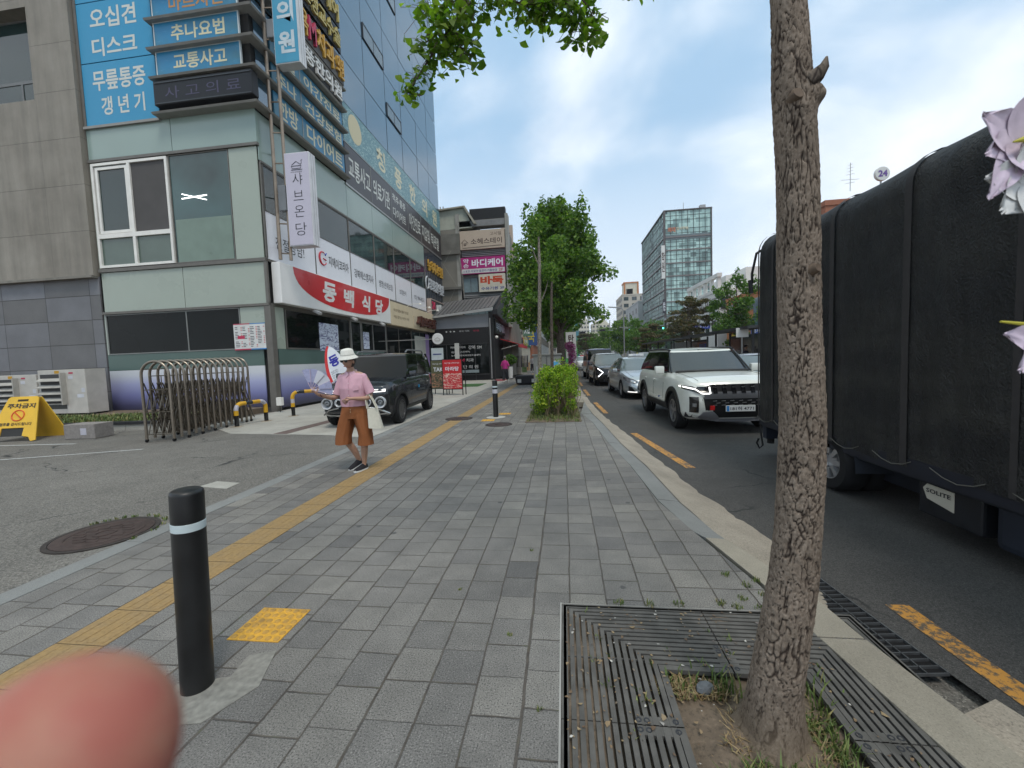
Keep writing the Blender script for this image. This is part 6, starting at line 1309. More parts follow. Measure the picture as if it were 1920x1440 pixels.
th = thing('window_lettering', 'orange and cream window lettering high on the glass tower front', 'sign', (26, 99.8, 29)); text('의대', (24.5, 99.84, 28.9), X_, Z_, 1.7, 1.1, M((.5, .16, .08), .5), th, .02, .03); text('입시학원', (26.4, 99.84, 29.3), X_, Z_, 2.6, .7, M((.5, .48, .36), .5), th, .02, .03)
wb = block('white_building', 'white building with a sloping colonnade along its roof in front of the glass tower', 24, 36, 68, 86, 10.6, MB_WHI, 5, 2, 'L', 6)
b = MB(); b.prism([(24, 68, 12.9), (24, 68, 13.5), (24, 84, 13.5), (24, 84, 12.9)], (.7, 0, 0))
for k in range(6): y = 68.2+k*3; b.box(24.1, 24.6, y, y+.6, 10.6, 12.9)
b.build('colonnade', MB_WHI, wb)
b = MB(); b.box(29, 38, 70, 84, 11, 14.5); b.build('upper_storey', MB_WHI, wb)
ob = block('orange_building', 'orange and white shop building behind the pines on the right', 24.6, 36, 50, 66, 8.6, MB_ORG, 4, 2, 'L', 5, ground=True)
b = MB(); b.box(24.5, 24.6, 50.2, 57, 3.4, 8.0); b.build('blue_glazing', MG_FARB, ob)
for (y, z, w_, h_, c_, s_, tm_, l_) in [(64.5, 5.4, 4.6, 1.3, (.5, .06, .04), '치킨', TWH, 'red sign on the orange building'), (64.5, 3.4, 4.6, 1.3, (.55, .40, .05), '횟집', ML_RED, 'yellow sign low on the orange building'), (57.5, 3.3, 5.5, 1.2, (.04, .10, .4), '내과의원', TWH, 'blue sign low on the orange building')]: shopsign('shop_sign', l_, (24.4, y, z), (0, -1, 0), w_, h_, M(c_, .5), s_, tm_, .12, 'signs on the orange building')
block('brown_building', 'red brown building rising behind the covered truck', 26.0, 40, 45, 49.6, 15.3, MB_BRN, 4, 4, 'L', 2, roof='flat')
th = thing('round_sign', 'round white rooftop sign reading 24 above the truck cover', 'sign', (30.9, 45, 16.7)); b = MB(); b.lathe([(.0001, -.15), (.62, -.15), (.66, -.1), (.66, .1), (.62, .15), (.0001, .15)], (30.9, 44.9, 17.85), 'Y', 32); b.build('disc', MB_WHI, th, smooth=True); text('24', (30.5, 44.74, 17.55), X_, Z_, .8, .6, M((.12, .06, .25), .5), th, .01, .04); b = MB(); b.tube([(30.9, 45, 16.7), (30.9, 45, 17.2)], .08, 6); b.build('post', MT_STEEL, th)
th = thing('roof_antenna', 'thin television antenna on the red brown roof', 'antenna', (28.2, 45, 16.7)); b = MB(); b.tube([(28.2, 45, 16.5), (28.2, 45, 19.2)], .03, 5); b.build('mast', MT_STEEL, th)
b = MB()
for z, l_ in ((19.0, .25), (18.7, .35), (18.4, .3), (18.1, .45), (17.6, 1.0), (17.3, .5)): b.tube([(28.2-l_, 45-.3*l_, z-.1), (28.2+l_, 45+.3*l_, z+.1)], .02, 4)
b.build('elements', MT_STEEL, th)
block('office_building', 'grey office building opposite the corner building', 26.5, 42, 8, 29.5, 13, MB_GRY, 4, 3, 'L', 7)
bg_ = block('beige_building', 'tall beige apartment building beyond the glass tower', 23.6, 33, 168, 186, 24.5, MB_BEI, 3, 8, 'L', 5)
b = MB(); b.box(24.8, 30.2, 170, 176, 24.5, 29.5); b.build('water_tower', MB_CRM, bg_); b = MB(); b.box(24.6, 25.2, 169.8, 170, 24.5, 29.6); b.box(29.8, 30.4, 169.8, 170, 24.5, 29.6); b.box(24.6, 30.4, 169.8, 176, 29.5, 30); b.build('red_trim', MB_ORG, bg_)
b2 = block('grey_building', 'pale grey mall with slanted panels between the beige building and the tower', 23.7, 36, 134, 160, 17.5, MB_GRY, 3, 3, 'L', 4, wf=.3, hf=.3)
# distant apartments closing the street
for (x0, y, w_, h_, m_, nf, l_) in [(9, 300, 10, 26, MB_CRM, 9, 'pale cream apartment block with a teal edge at the end of the street'), (21.5, 310, 13, 24, MB_CRM, 8, 'cream apartment block with arched roof, middle of the far group'), (36, 320, 11, 22, MB_WHI, 8, 'white apartment block, rightmost of the far group'), (-8, 330, 14, 13, MB_BEI, 4, 'low beige block far beyond the grey sedan'), (26, 240, 14, 13.5, MB_GRY, 4, 'grey commercial building with rooftop lettering at the far junction')]:
    t = block('apartment_block', l_, x0, x0+w_, y, y+14, h_, m_, 5, nf, 'L', 4, wf=.5, hf=.45, group='distant blocks closing the street', ground=False)
    b = MB(); b.prism([(x0+1, y+1, h_+.5), (x0+w_*.45, y+1, h_+3.4), (x0+w_*.75, y+1, h_+3.2), (x0+w_-1, y+1, h_+.5)], (0, 9, 0)); b.build('penthouse', m_, t)
    if x0 == 9: b = MB(); b.box(x0-.2, x0+2.6, y-.3, y, 0, h_+.3); b.build('teal_panel', M((.03, .16, .20), .5), t)
shopsign('rooftop_lettering', 'dark lettering along the roof of the far grey commercial building', (27, 239.8, 11.2), (1, 0, 0), 12, 1.7, MB_GRY, '강북종합시장', M((.1, .1, .12), .5), .2)
b = MB(); rows = []
for j in range(8):
    rows.append([(-260+i*14, 900+j*30, -5+max(0, (j/3 if j < 4 else (7-j)/3.5+.2))*(16+34*abs(noise.noise(Vector((i*.21, 1.3, 0))))+6*noise.noise(Vector((i*.9, j, 0))))*(.3+math.exp(-((i-17.5)/6)**2)*1.3)) for i in range(60)])
b.grid(rows); struct(b.build('hills', M((.05, .075, .06), .95, var=.2, scale=.02), smooth=True))
# pedestrian bridge far away
th = thing('footbridge', 'pale footbridge crossing the street far away', 'footbridge', (8, 190, 0)); b = MB(); b.box(-4, 24, 190, 193, 5.2, 6.6); b.build('deck', MB_WHI, th)
for x in (-3.6, 23.6): b = MB(); b.box(x-.4, x+.4, 190.5, 192.5, -.1, 5.2); b.build('pier', MB_GRY, th)
# signals, road signs
MT_POLE = M((.28, .29, .30), .45, metal=.4, var=.1)
def mast(name, label, x, y, h, arm, za, cat='signal mast', r=.11):
    t = thing(name, label, cat, (x, y, -.15)); b = MB(); b.tube([(x, y, -.15), (x, y, h)], [r, r*.7], 8); b.tube([(x+arm[0], y, za+.25), (x, y, za)], [.06, .08], 6) if arm[0] else None; b.tube([(x, y, za), (x+arm[1], y, za+.25)], [.08, .06], 6) if arm[1] else None; b.build('pole', MT_POLE, t); return t
t = mast('signal_mast', 'grey signal mast with green lights and a round sign across the road', 15.1, 80, 8.4, (-4.5, 3.6), 6.3)
for x in (12.2, 15.9, 18.2):
    b = MB(); b.box(x-.55, x+.55, 79.8, 80.1, 5.85, 6.2); o = b.build('signal_head', MT_BLK, t)
    b = MB(); b.lathe([(.14, 0), (.0001, 0)], (x+.35, 79.78, 6.02), 'Y', 14); b.build('green_light', Emi((.1, 1, .75), 4, 'green_signal'), o)
b = MB(); b.lathe([(.42, -.02), (.42, .0), (.0001, .0)], (17.0, 79.7, 6.25), 'Y', 24); o = b.build('round_sign', M((.5, .04, .04), .5), t); b = MB(); b.lathe([(.30, .0), (.0001, 0)], (17.0, 79.69, 6.25), 'Y', 24); b.build('disc', MB_WHI, o)
t = mast('signal_mast', 'grey signal mast holding dark signal heads beyond the black car', 10.0, 90, 8.8, (-8.6, 4.2), 6.6)
for x, z in ((4.2, 6.4), (8.4, 6.75), (12.2, 6.3)): b = MB(); b.box(x-.62, x+.62, 89.8, 90.1, z-.22, z+.22); b.build('signal_head', MT_BLK, t, bevel=.03)
for (x0, y, z0, w_, h_, l_) in [(.4, 89, 6.35, 2.4, .85, 'blue road sign hanging over the kerb lane beside the tree'), (10.9, 89, 4.6, 1.7, .7, 'small blue street name sign on the middle signal mast'), (16.4, 55, 4.3, 2.1, .55, 'long blue street name sign in front of the white building')]:
    t = thing('road_sign', l_, 'sign', (x0+w_/2, y, z0), 0, 'blue road signs'); b = MB(); b.box(x0, x0+w_, y, y+.08, z0, z0+h_); b.build('panel', M((.02, .05, .35), .4), t); b = MB(); b.box(x0+.05, x0+w_-.05, y-.01, y, z0+h_-.07, z0+h_-.03); b.build('border', TWH, t)
    text({.4: '수유역 도봉로', 10.9: '한천로', 16.4: '도봉로 87길'}[x0], (x0+w_*.1, y-.01, z0+h_*.25), X_, Z_, w_*.8, h_*.42, TWH, t, .01)
t = mast('lamp_post', 'grey lamp post with a curved arm standing behind the pines', 16.9, 54, 7.2, (0, 0), 5); 
b = MB(); b.tube([(8.6, 60, -.15), (8.6, 60, 7.6), (8.3, 60, 8.0), (6.5, 60, 8.2)], .09, 8); tag(b.build('street_lamp', MT_POLE), 'tall street lamp with its arm over the next lane', 'street lamp')
# median bus shelters
def shelter(label, x0, x1, y0, y1):
    t = thing('bus_shelter', label, 'bus shelter', ((x0+x1)/2, (y0+y1)/2, 0), 0, 'bus shelters on the median'); b = MB(); b.prism([(x0-.3, y0-.3, 2.32), (x1+.3, y0-.3, 2.55), (x1+.3, y0-.3, 2.66), (x0-.3, y0-.3, 2.44)], (0, y1-y0+.6, 0)); b.build('roof', M((.03, .032, .035), .5, var=.1), t)
    for y in (y0, (y0+y1)/2, y1):
        b = MB(); b.box(x1-.1, x1, y-.05, y+.05, 0, 2.5); b.build('post', MT_BLK, t); b = MB(); b.box(x0, x0+.08, y-.04, y+.04, 0, 2.35); b.build('post', MT_BLK, t)
    b = MB(); b.box(x1-.07, x1-.04, y0, y1, .3, 2.3); b.build('glass_back', mat_glass('shelter_glass', (.03, .04, .05), .1), t)
    b = MB(); b.box(x1-.12, x1-.08, y0+.3, y0+1.6, .6, 2.0); b.build('poster', mat_poster('shelter_poster', (.05, .06, .25), (.5, .3, .1), 2, 1), t); b = MB(); b.box(x0+.3, x1-.3, y0+2, y1-1, .42, .48); b.build('bench', M((.3, .2, .1), .6), t); return t
b = MB(); b.box(7.3, 10.6, 15, 130, -.14, .0); struct(b.build('median_platform', MT_CONC))
shelter('dark bus shelter on the median just left of the truck cover', 7.9, 10.3, 18.5, 27); shelter('dark bus shelter on the median under the pines', 7.9, 10.3, 31, 41)
t = thing('stop_sign_post', 'small white bus stop sign on a post before the shelter', 'sign', (7.75, 19, 0)); b = MB(); b.tube([(7.7, 19, 0), (7.7, 19, 2.4)], .03, 6); b.build('post', MT_STEEL, t); b = MB(); b.box(7.45, 7.95, 18.95, 18.98, 2.0, 2.4); b.build('panel', MB_WHI, t)
# ================================================================== trees and plants
def mat_leaf(name, cols, tr=.35, rough=.5):
    m, n, bs = newmat(name); nd = n.nodes.new; lk = n.links.new; gi = nd('ShaderNodeNewGeometry'); rp = nd('ShaderNodeValToRGB'); e = rp.color_ramp.elements
    while len(e) < len(cols): e.new(.5)
    for i, (p, c) in enumerate(cols): e[i].position = p; e[i].color = (*c, 1)
    lk(gi.outputs['Random Per Island'], rp.inputs[0]); lk(rp.outputs[0], bs.inputs['Base Color']); bs.inputs['Roughness'].default_value = rough; bs.inputs['Specular IOR Level'].default_value = .3
    t = nd('ShaderNodeBsdfTranslucent'); vm = nd('ShaderNodeVectorMath'); vm.operation = 'MULTIPLY'; vm.inputs[1].default_value = (1.5, 1.9, .7); lk(rp.outputs[0], vm.inputs[0]); lk(vm.outputs[0], t.inputs[0])
    mx = nd('ShaderNodeMixShader'); mx.inputs[0].default_value = tr; lk(bs.outputs[0], mx.inputs[1]); lk(t.outputs[0], mx.inputs[2]); lk(mx.outputs[0], n.nodes['Material Output'].inputs[0]); return m
ML_GINK = mat_leaf('ginkgo_leaf', [(0, (.04, .088, .013)), (.5, (.078, .155, .024)), (.85, (.14, .235, .038)), (1, (.24, .31, .055))])
ML_NEAR = mat_leaf('ginkgo_leaf_near', [(0, (.06, .12, .012)), (.5, (.12, .20, .022)), (1, (.22, .30, .04))], .5)
ML_DARK = mat_leaf('street_leaf', [(0, (.045, .10, .018)), (.6, (.085, .17, .03)), (1, (.14, .23, .04))])
ML_PINE = mat_leaf('pine_needles', [(0, (.05, .055, .02)), (.5, (.085, .085, .03)), (.8, (.13, .10, .045)), (1, (.17, .105, .06))], .2)
ML_HEDGE = mat_leaf('hedge_leaf', [(0, (.07, .13, .012)), (.4, (.15, .25, .02)), (.75, (.28, .38, .03)), (1, (.44, .47, .06))], .4)
def mat_bark(name, c0, c1, sc=1.):
    g = G(name); P = g.tc.outputs['Object']; w = g.nd('ShaderNodeTexNoise'); g.lk(P, w.inputs[0]); w.inputs['Scale'].default_value = 14*sc; Pw = g.vmath('ADD', P, g.vmath('SCALE', g.vmath('SUBTRACT', w.outputs[1], (.5, .5, .5)), sc=.03/sc))
    v = g.vor(g.map(Pw, (1, 1, .33)), 34*sc, feat='DISTANCE_TO_EDGE'); n = g.noise(g.map(P, (1, 1, .5)), 70*sc, 6, .7); big = g.noise(P, 5*sc, 4)
    c = g.mix(g.mr(v, .02, .16), c0, c1); c = g.vmath('SCALE', c, sc=g.math('MULTIPLY', g.mr(n, .25, .75, .6, 1.3), g.mr(big, .3, .7, .85, 1.15))); g.col(c); g.rough(.9); g.b.inputs['Specular IOR Level'].default_value = .15
    g.bump(g.math('ADD', g.math('MULTIPLY', v, 4), n), .006/sc); return g.m
MT_BARK = mat_bark('tree_bark', (.045, .035, .03), (.16, .13, .105)); MT_BARKP = mat_bark('pale_bark', (.14, .12, .10), (.28, .25, .21), .8)
LEAFQ = []
def leafcloud(b, rng, centres, n, size, flat=.0):
    """n folded leaf faces scattered in soft blobs: centres = [(x,y,z,rx,ry,rz,weight)]"""
    C_ = np.array([c[:6] for c in centres]); w = np.array([c[6] for c in centres]); w = w/w.sum(); idx = rng.choice(len(centres), n, p=w)
    d = rng.normal(size=(n, 3)); d /= np.linalg.norm(d, axis=1)[:, None]; rad = rng.random(n)**.42; pos = C_[idx, :3]+d*rad[:, None]*C_[idx, 3:6]
    nrm = d*.5+rng.normal(size=(n, 3))*.6+np.array([0, 0, .35]); nrm /= np.linalg.norm(nrm, axis=1)[:, None]
    t = rng.normal(size=(n, 3)); t -= nrm*(t*nrm).sum(1)[:, None]; t /= np.linalg.norm(t, axis=1)[:, None]; s_ = np.cross(nrm, t); L_ = size*rng.uniform(.6, 1.25, n)[:, None]
    a = pos-t*L_*.5; c_ = pos+t*L_*.5; l_ = pos+s_*L_*.36+nrm*L_*.12; r_ = pos-s_*L_*.36+nrm*L_*.12
    o = len(b.v); vs = np.stack([a, l_, c_, r_], 1).reshape(-1, 3); b.v += [tuple(v) for v in vs.tolist()]
    q = np.arange(n)*4+o; fs = np.concatenate([np.stack([q, q+1, q+2], 1), np.stack([q, q+2, q+3], 1)]); b.f += [tuple(f) for f in fs.tolist()]; b.mi += [0]*(2*n)
def make_tree(name, label, x, y, h, crown_w, h0, seed, nleaf, lsize, leafm, barkm, tr=.16, z0=0., blobs=46, shape='oval', group=None, lean=(0, 0), cat='tree', limb_r=.3):
    rng = np.random.default_rng(seed); random.seed(seed); t = thing(name, label, cat, (x, y, z0), 0, group); b = MB(); top = z0+h*.93
    pts = [(x+lean[0]*k/8+.05*math.sin(k+seed), y+lean[1]*k/8+.04*math.cos(k*1.3+seed), z0+(top-z0)*k/8) for k in range(9)]; b.tube(pts, [tr*(1.25 if k == 0 else 1)*(1-.85*k/8) for k in range(9)], 10); b.build('trunk', barkm, t, smooth=True)
    cs = []; lb = MB()
    for i in range(blobs):
        q = i/blobs; f_ = rng.random()**.8; zz = z0+h0+(h-h0)*f_
        prof = {'oval': math.sin(math.pi*(.12+.80*f_))**.75, 'cone': (1-f_)**.75+.12, 'gink': (1-f_)**.78*1.12*min(1, .55+f_*2.4)+.06, 'top': (.45+.55*math.sin(math.pi*f_))}[shape]; R_ = crown_w/2*prof; a = rng.uniform(0, 6.283); rr = R_*rng.uniform(.35, 1.0); px, py = x+lean[0]*f_+rr*math.cos(a), y+lean[1]*f_+rr*math.sin(a); s_ = crown_w*rng.uniform(.07, .15)
        fl = .38 if shape == 'top' else .75; cs.append((px, py, zz, s_*1.15, s_*1.15, s_*fl, s_*s_))
        if i % 2 == 0:
            zt_ = max(z0+h0*.8, zz-rr*.7); k = (zt_-z0)/(top-z0); lb.tube([(x+lean[0]*k, y+lean[1]*k, zt_), ((x+px)/2, (y+py)/2, (zt_+zz)/2+.1), (px, py, zz)], [tr*limb_r, tr*limb_r*.6, tr*.08], 5, cap=False)
        if shape != 'top' and i % 3 == 0:   # ragged shoots past the outline
            cs.append((px+.3*s_*math.cos(a)*3, py+.3*s_*math.sin(a)*3, zz+s_*.8, s_*.4, s_*.4, s_*.9, s_*s_*.25))
    if shape != 'top': cs.append((x+lean[0]*.5, y+lean[1]*.5, z0+h0+(h-h0)*.45, crown_w*.24, crown_w*.24, (h-h0)*.33, (crown_w*.2)**2*3))
    if shape == 'gink': cs += [(x+.15, y, z0+h*.97, .42, .42, .5, .5), (x+.12, y, z0+h*1.04, .22, .22, .4, .2), (x+.1, y, z0+h*.88, .8, .8, .5, 1.0)]
    lb.build('limbs', barkm, t); b = MB(); leafcloud(b, rng, cs, nleaf, lsize); b.build('crown', leafm, t); return t
make_tree('ginkgo_tree', 'big green ginkgo tree in the middle of the pavement beyond the hedge', -.1, 20, 8.3, 5.8, 3.0, 19, 32000, .17, ML_GINK, MT_BARK, .19, blobs=100, shape='gink')
make_tree('ginkgo_tree', 'second ginkgo tree right behind the big one', -.35, 29, 8.0, 4.2, 3.4, 12, 9000, .22, ML_GINK, MT_BARK, .17)
make_tree('ginkgo_tree', 'third ginkgo tree in the left pavement row near the blue road sign', -.3, 38, 8.6, 4.4, 3.2, 17, 7000, .24, ML_DARK, MT_BARK, .17)
for i, (x, y, h, w_, l_) in enumerate([(-.5, 52, 8, 4.4, 'ginkgo tree fourth in the left pavement row'), (-.5, 70, 8, 4.6, 'ginkgo tree fifth in the left pavement row'), (-.5, 100, 8.5, 5, 'farthest ginkgo tree of the left pavement row')]): make_tree('ginkgo_tree', l_, x, y, h, w_, 3.2, 30+i, 4000, .3, ML_DARK, MT_BARK, .16, group='ginkgo trees along the left pavement')
# thin bare trunk in front of the big tree
th = thing('young_tree', 'slim pale bare trunk with two small twigs beside the hedge', 'tree', (-.78, 13.1, 0)); b = MB(); b.tube([(-.78, 13.1, 0), (-.76, 13.1, 1.2), (-.72, 13.1, 2.6), (-.66, 13.1, 4.3), (-.66, 13.1, 5.2)], [.075, .065, .06, .05, .03], 9); b.build('trunk', MT_BARKP, th, smooth=True)
b = MB(); b.tube([(-.70, 13.1, 3.1), (-.5, 13.05, 3.5), (-.35, 13.0, 4.0)], [.025, .018, .008], 5); b.tube([(-.67, 13.1, 4.3), (-.85, 13.1, 4.8), (-.95, 13.1, 5.3)], [.022, .015, .006], 5); b.build('twigs', MT_BARKP, th)
b = MB(); leafcloud(b, np.random.default_rng(5), [(-.35, 13, 4.1, .25, .2, .3, 1), (-.9, 13.1, 5.3, .3, .3, .4, 1), (-.65, 13.1, 5.6, .4, .3, .4, 1)], 700, .10); b.build('crown', ML_GINK, th)
th = thing('young_tree', 'slim grey brown trunk crossing the control box behind the hedge', 'tree', (-.42, 14.6, 0)); b = MB(); b.tube([(-.42, 14.6, 0), (-.40, 14.6, 1.5), (-.37, 14.6, 3.2), (-.3, 14.6, 4.6)], [.065, .055, .05, .03], 9); b.build('trunk', MT_BARK, th, smooth=True)
b = MB(); leafcloud(b, np.random.default_rng(6), [(-.3, 14.6, 4.7, .5, .4, .5, 1), (-.1, 14.6, 5.3, .4, .4, .4, 1)], 900, .11); b.build('crown', ML_GINK, th)
# opposite side and median
for i, (x, y, h, w_, m_, l_) in enumerate([(16.5, 42, 8.2, 4.8, ML_DARK, 'tall dark green tree beside the truck cover'), (19, 37, 7.4, 4.4, ML_DARK, 'dark green tree partly hidden by the truck cover'), (13.2, 72, 7.2, 5.6, ML_DARK, 'dark green tree under the signal mast'), (11.4, 84, 7.8, 6.4, ML_GINK, 'green tree left of the signal mast'), (9.4, 98, 7.6, 6.6, ML_DARK, 'green median tree beyond the second mast'), (8.4, 118, 7.6, 7, ML_GINK, 'green median tree behind the small blue sign'), (7.4, 142, 7.5, 8, ML_DARK, 'round green tree far down the median'), (5.9, 175, 7.5, 8, ML_DARK, 'farthest round green tree of the median row'), (15.6, 100, 9.5, 7, ML_GINK, 'tall green tree in front of the glass tower'), (19, 90, 8, 6, ML_DARK, 'dark tree by the tower podium'), (17, 128, 9, 8, ML_DARK, 'green tree below the grey mall'), (14.5, 150, 9, 9, ML_GINK, 'green tree in front of the beige building')]):
    make_tree('street_tree', l_, x, y, h, w_, 1.9, 50+i, 6500 if y < 60 else 3600, .24 if y < 60 else .34, m_, MT_BARK, .16, group='green trees on the right')
for i, (x, y, h, w_, l_) in enumerate([(12.7, 44, 7.0, 4.6, 'brownish pine with layered crown before the orange building'), (13.9, 50, 5.6, 4.6, 'reddish brown pine left of the layered pine'), (11.8, 58, 5.2, 4.4, 'low olive pine beside the green signals'), (6.1, 112, 7.5, 6, 'brownish pine standing behind the hanging signal heads')]):
    make_tree('pine_tree', l_, x, y, h, w_, h*.42, 80+i, 5200, .20 if y < 100 else .3, ML_PINE, MT_BARK, .15, shape='top', group='pines on the median', blobs=40)
for i, (x, y) in enumerate([(25, 20), (25, 27), (24.8, 12), (25, 4)]): make_tree('street_tree', ['round green tree opposite the corner building', 'round green tree opposite the cafe', 'round green tree opposite the restaurant', 'round green tree opposite the near bollard'][i], x, y, 8.5, 6, 2.2, 95+i, 3000, .34, ML_DARK, MT_BARK, .16, group='trees on the opposite pavement')
# hedge
hd = thing('hedge', 'bushy yellow green hedge on the strip between pavement and road', 'hedge', (-.2, 10.6, 0)); rng = np.random.default_rng(2); random.seed(2)
b = MB()
for i in range(210):
    x, y = random.uniform(-.5, .30), random.uniform(9.62, 13.2); tx, ty = x+random.uniform(-.25, .25), y+random.uniform(-.25, .2); b.tube([(x, y, 0), ((x+tx)/2+random.uniform(-.08, .08), (y+ty)/2, .4), (tx, ty, random.uniform(.75, 1.12))], [.008, .006, .003], 4, cap=False)
b.build('stems', M((.17, .13, .075), .8, var=.25, scale=20), hd)
cs = []
for i in range(230):
    x, y = random.uniform(-.60, .30), random.uniform(9.55, 13.4); z = random.uniform(.50, 1.06)+.07*math.sin(y*3+x*5); 
    if y < 10 and random.random() < .15: z = random.uniform(.2, .5)
    cs.append((x, y, z, .13, .13, .12, 1))
for i in range(40): cs.append((random.uniform(-.55, .3), random.uniform(9.6, 12), random.uniform(1.08, 1.2), .05, .05, .09, .12))
cs.append((-.10, 11.3, 1.32, .14, .14, .14, .5))
for i in range(60): cs.append((random.uniform(-.78, -.5), random.uniform(9.6, 12.5), random.uniform(.05, .75), .10, .12, .14, .35))
b = MB(); leafcloud(b, rng, cs, 24000, .055); b.build('foliage', ML_HEDGE, hd)
b = MB()
for i in range(1500):
    x, y = random.uniform(-.85, .34), random.uniform(9.12, 13.5); blades(b, x, y, 0, 4, .05, .10 if y > 9.35 else .06, .005)
o = b.build('grass', MT_GRASS); stuff(o, 'short grass under the hedge', 'grass')
b = MB(); b.prism([(-.9, 9.1, .001), (.36, 9.1, .001), (.36, 18, .001), (-.9, 18, .001)], (0, 0, .012)); struct(b.build('planting_strip', MT_SOIL))
# ------------------------------------------------------------------ the leaning trunk in front
ft = thing('ginkgo_tree', 'near ginkgo tree with deeply furrowed leaning trunk, its leafy branches hanging over the picture', 'tree', (.76, 1.57, -.03))
cent = [(-.06, .735, .125), (.02, .744, .100), (.18, .753, .089), (.386, .785, .085), (.588, .815, .080), (.786, .834, .0755), (.981, .845, .0745), (1.17, .848, .0725), (1.36, .845, .0705), (1.545, .837, .0675), (1.73, .832, .067), (1.907, .829, .065), (2.084, .824, .0645), (2.259, .812, .0645), (2.35, .803, .062), (2.5, .795, .0575), (2.6, .789, .055), (3.2, .76, .048), (4.2, .72, .036), (5.4, .70, .02)]
zs_ = [c_[0] for c_ in cent]; NZ, NA = 760, 150
b = MB(); rows = []; furr = []
V3 = Vector; nz_ = noise.noise; vor_ = noise.voronoi
for j in range(NZ+1):
    z = -.06+(2.95+.06)*j/NZ; x = float(np.interp(z, zs_, [c_[1] for c_ in cent])); r = float(np.interp(z, zs_, [c_[2] for c_ in cent])); yc = 1.57+.02*math.sin(z*1.1); row = []
    for i in range(NA):
        a = 2*math.pi*i/NA; ca, sa = math.cos(a), math.sin(a); q = V3((ca*.075, sa*.075, z*.27)); w = noise.noise_vector(q*18)*.024+noise.noise_vector(q*60)*.010; fq = 56+10*nz_(q*5); d = vor_((q+w)*fq)[0]; e = d[1]-d[0]; w2 = .05+.24*max(0, nz_(q*26)+.2); pl = min(1, e/w2); d3 = vor_((q+w*1.4+V3((3, 3, 3)))*70)[0]; e3 = d3[1]-d3[0]; pl *= .72+.28*min(1, e3/.22)
        q2 = V3((ca*.075, sa*.075, z)); rough_ = nz_(q2*60)*.0016+nz_(q2*150)*.0010; flare = .035*math.exp(-(z+.03)/.09)*(.7+.5*math.sin(a*3+1)) if z < .5 else 0
        fade = min(1, (z+.02)/.28) if z < .26 else 1; fade = max(.25, fade)
        furr.append(pl); rr = r-.004+flare+(.0095*pl**.6-.0062+rough_*1.3)*fade*(.7 if z > 1.9 else .95)+.004*nz_(V3((ca*.6, sa*.6, z*2.5)))
        # scars and knots facing the path
        for (kz, ka, kr, kd) in ((2.25, -1.72, .032, .008), (1.70, -1.15, .028, -.012), (1.66, -1.2, .03, -.014), (2.30, -.35, .04, .03), (1.66, -1.25, .05, .006), (1.03, -1.9, .02, -.006), (2.08, -1.7, .015, -.006)):
            dd = ((z-kz)/kr)**2+(((a-ka+math.pi) % (2*math.pi)-math.pi)*r/kr)**2; rr += kd*math.exp(-dd*1.3) if dd < 6 else 0
        row.append((x+rr*ca, yc+rr*sa, z))
    rows.append(row)
b.grid(rows, True)
def mat_trunk():
    g = G('furrowed_bark'); P = g.tc.outputs['Object']; gi = g.nd('ShaderNodeNewGeometry'); n = g.noise(g.map(P, (1, 1, .6)), 90, 6, .7); big = g.noise(P, 6, 4); pn = g.math('ADD', gi.outputs['Pointiness'], 0.)
    c = g.ramp(n, [(.25, (.10, .075, .058)), (.5, (.212, .168, .132)), (.75, (.33, .272, .22))]); at_ = g.nd('ShaderNodeAttribute', attribute_name='fissure').outputs['Fac']; c = g.mix(g.mr(at_, .12, .8, .92, 0), c, (.028, .019, .016)); c = g.vmath('SCALE', c, sc=g.mr(big, .3, .7, .82, 1.12))
    c = g.mix(g.math('MULTIPLY', g.mr(g.sepx(P)[2], .0, .22, .7, 0), 1.), c, (.15, .115, .08)); g.col(c); g.rough(.92); g.b.inputs['Specular IOR Level'].default_value = .12; g.bump(n, .0025); return g.m
tko = b.build('trunk', mat_trunk(), ft, smooth=True, ang=180)
fa = tko.data.attributes.new('fissure', 'FLOAT', 'POINT'); fa.data.foreach_set('value', furr)
b = MB(); b.tube([(.78, 1.57, 2.9), (.76, 1.57, 3.2), (.72, 1.57, 4.2), (.70, 1.57, 5.4)], [.05, .046, .034, .016], 12); b.build('upper_trunk', MT_BARK, ft, smooth=True)
MT_CUT = M((.12, .085, .06), .8, var=.3, scale=40)
b = MB(); T_ = Matrix.Translation((.789, 1.521, 2.283)) @ Matrix.Rotation(R(14), 4, 'Z') @ Matrix.Rotation(R(-18), 4, 'X'); b.lathe([(.0001, -.008), (.018, -.0085), (.021, -.003), (.019, .03)], (0, 0, 0), 'Y', 22, T=T_); b.build('pruning_scar', MT_CUT, ft, smooth=True)
b = MB(); T_ = Matrix.Translation((.850, 1.527, 1.715)) @ Matrix.Rotation(R(28), 4, 'Z') @ Matrix.Rotation(R(-10), 4, 'X'); b.lathe([(.0001, -.012), (.013, -.013), (.018, -.006), (.022, .02)], (0, 0, 0), 'Y', 18, T=T_); b.build('pruning_scar', MT_CUT, ft, smooth=True)
b = MB(); b.tube([(.835, 1.55, 2.33), (.862, 1.54, 2.35), (.879, 1.535, 2.372), (.886, 1.535, 2.40)], [.034, .024, .015, .004], 12); b.build('branch_stub', MT_BARK, ft, smooth=True)
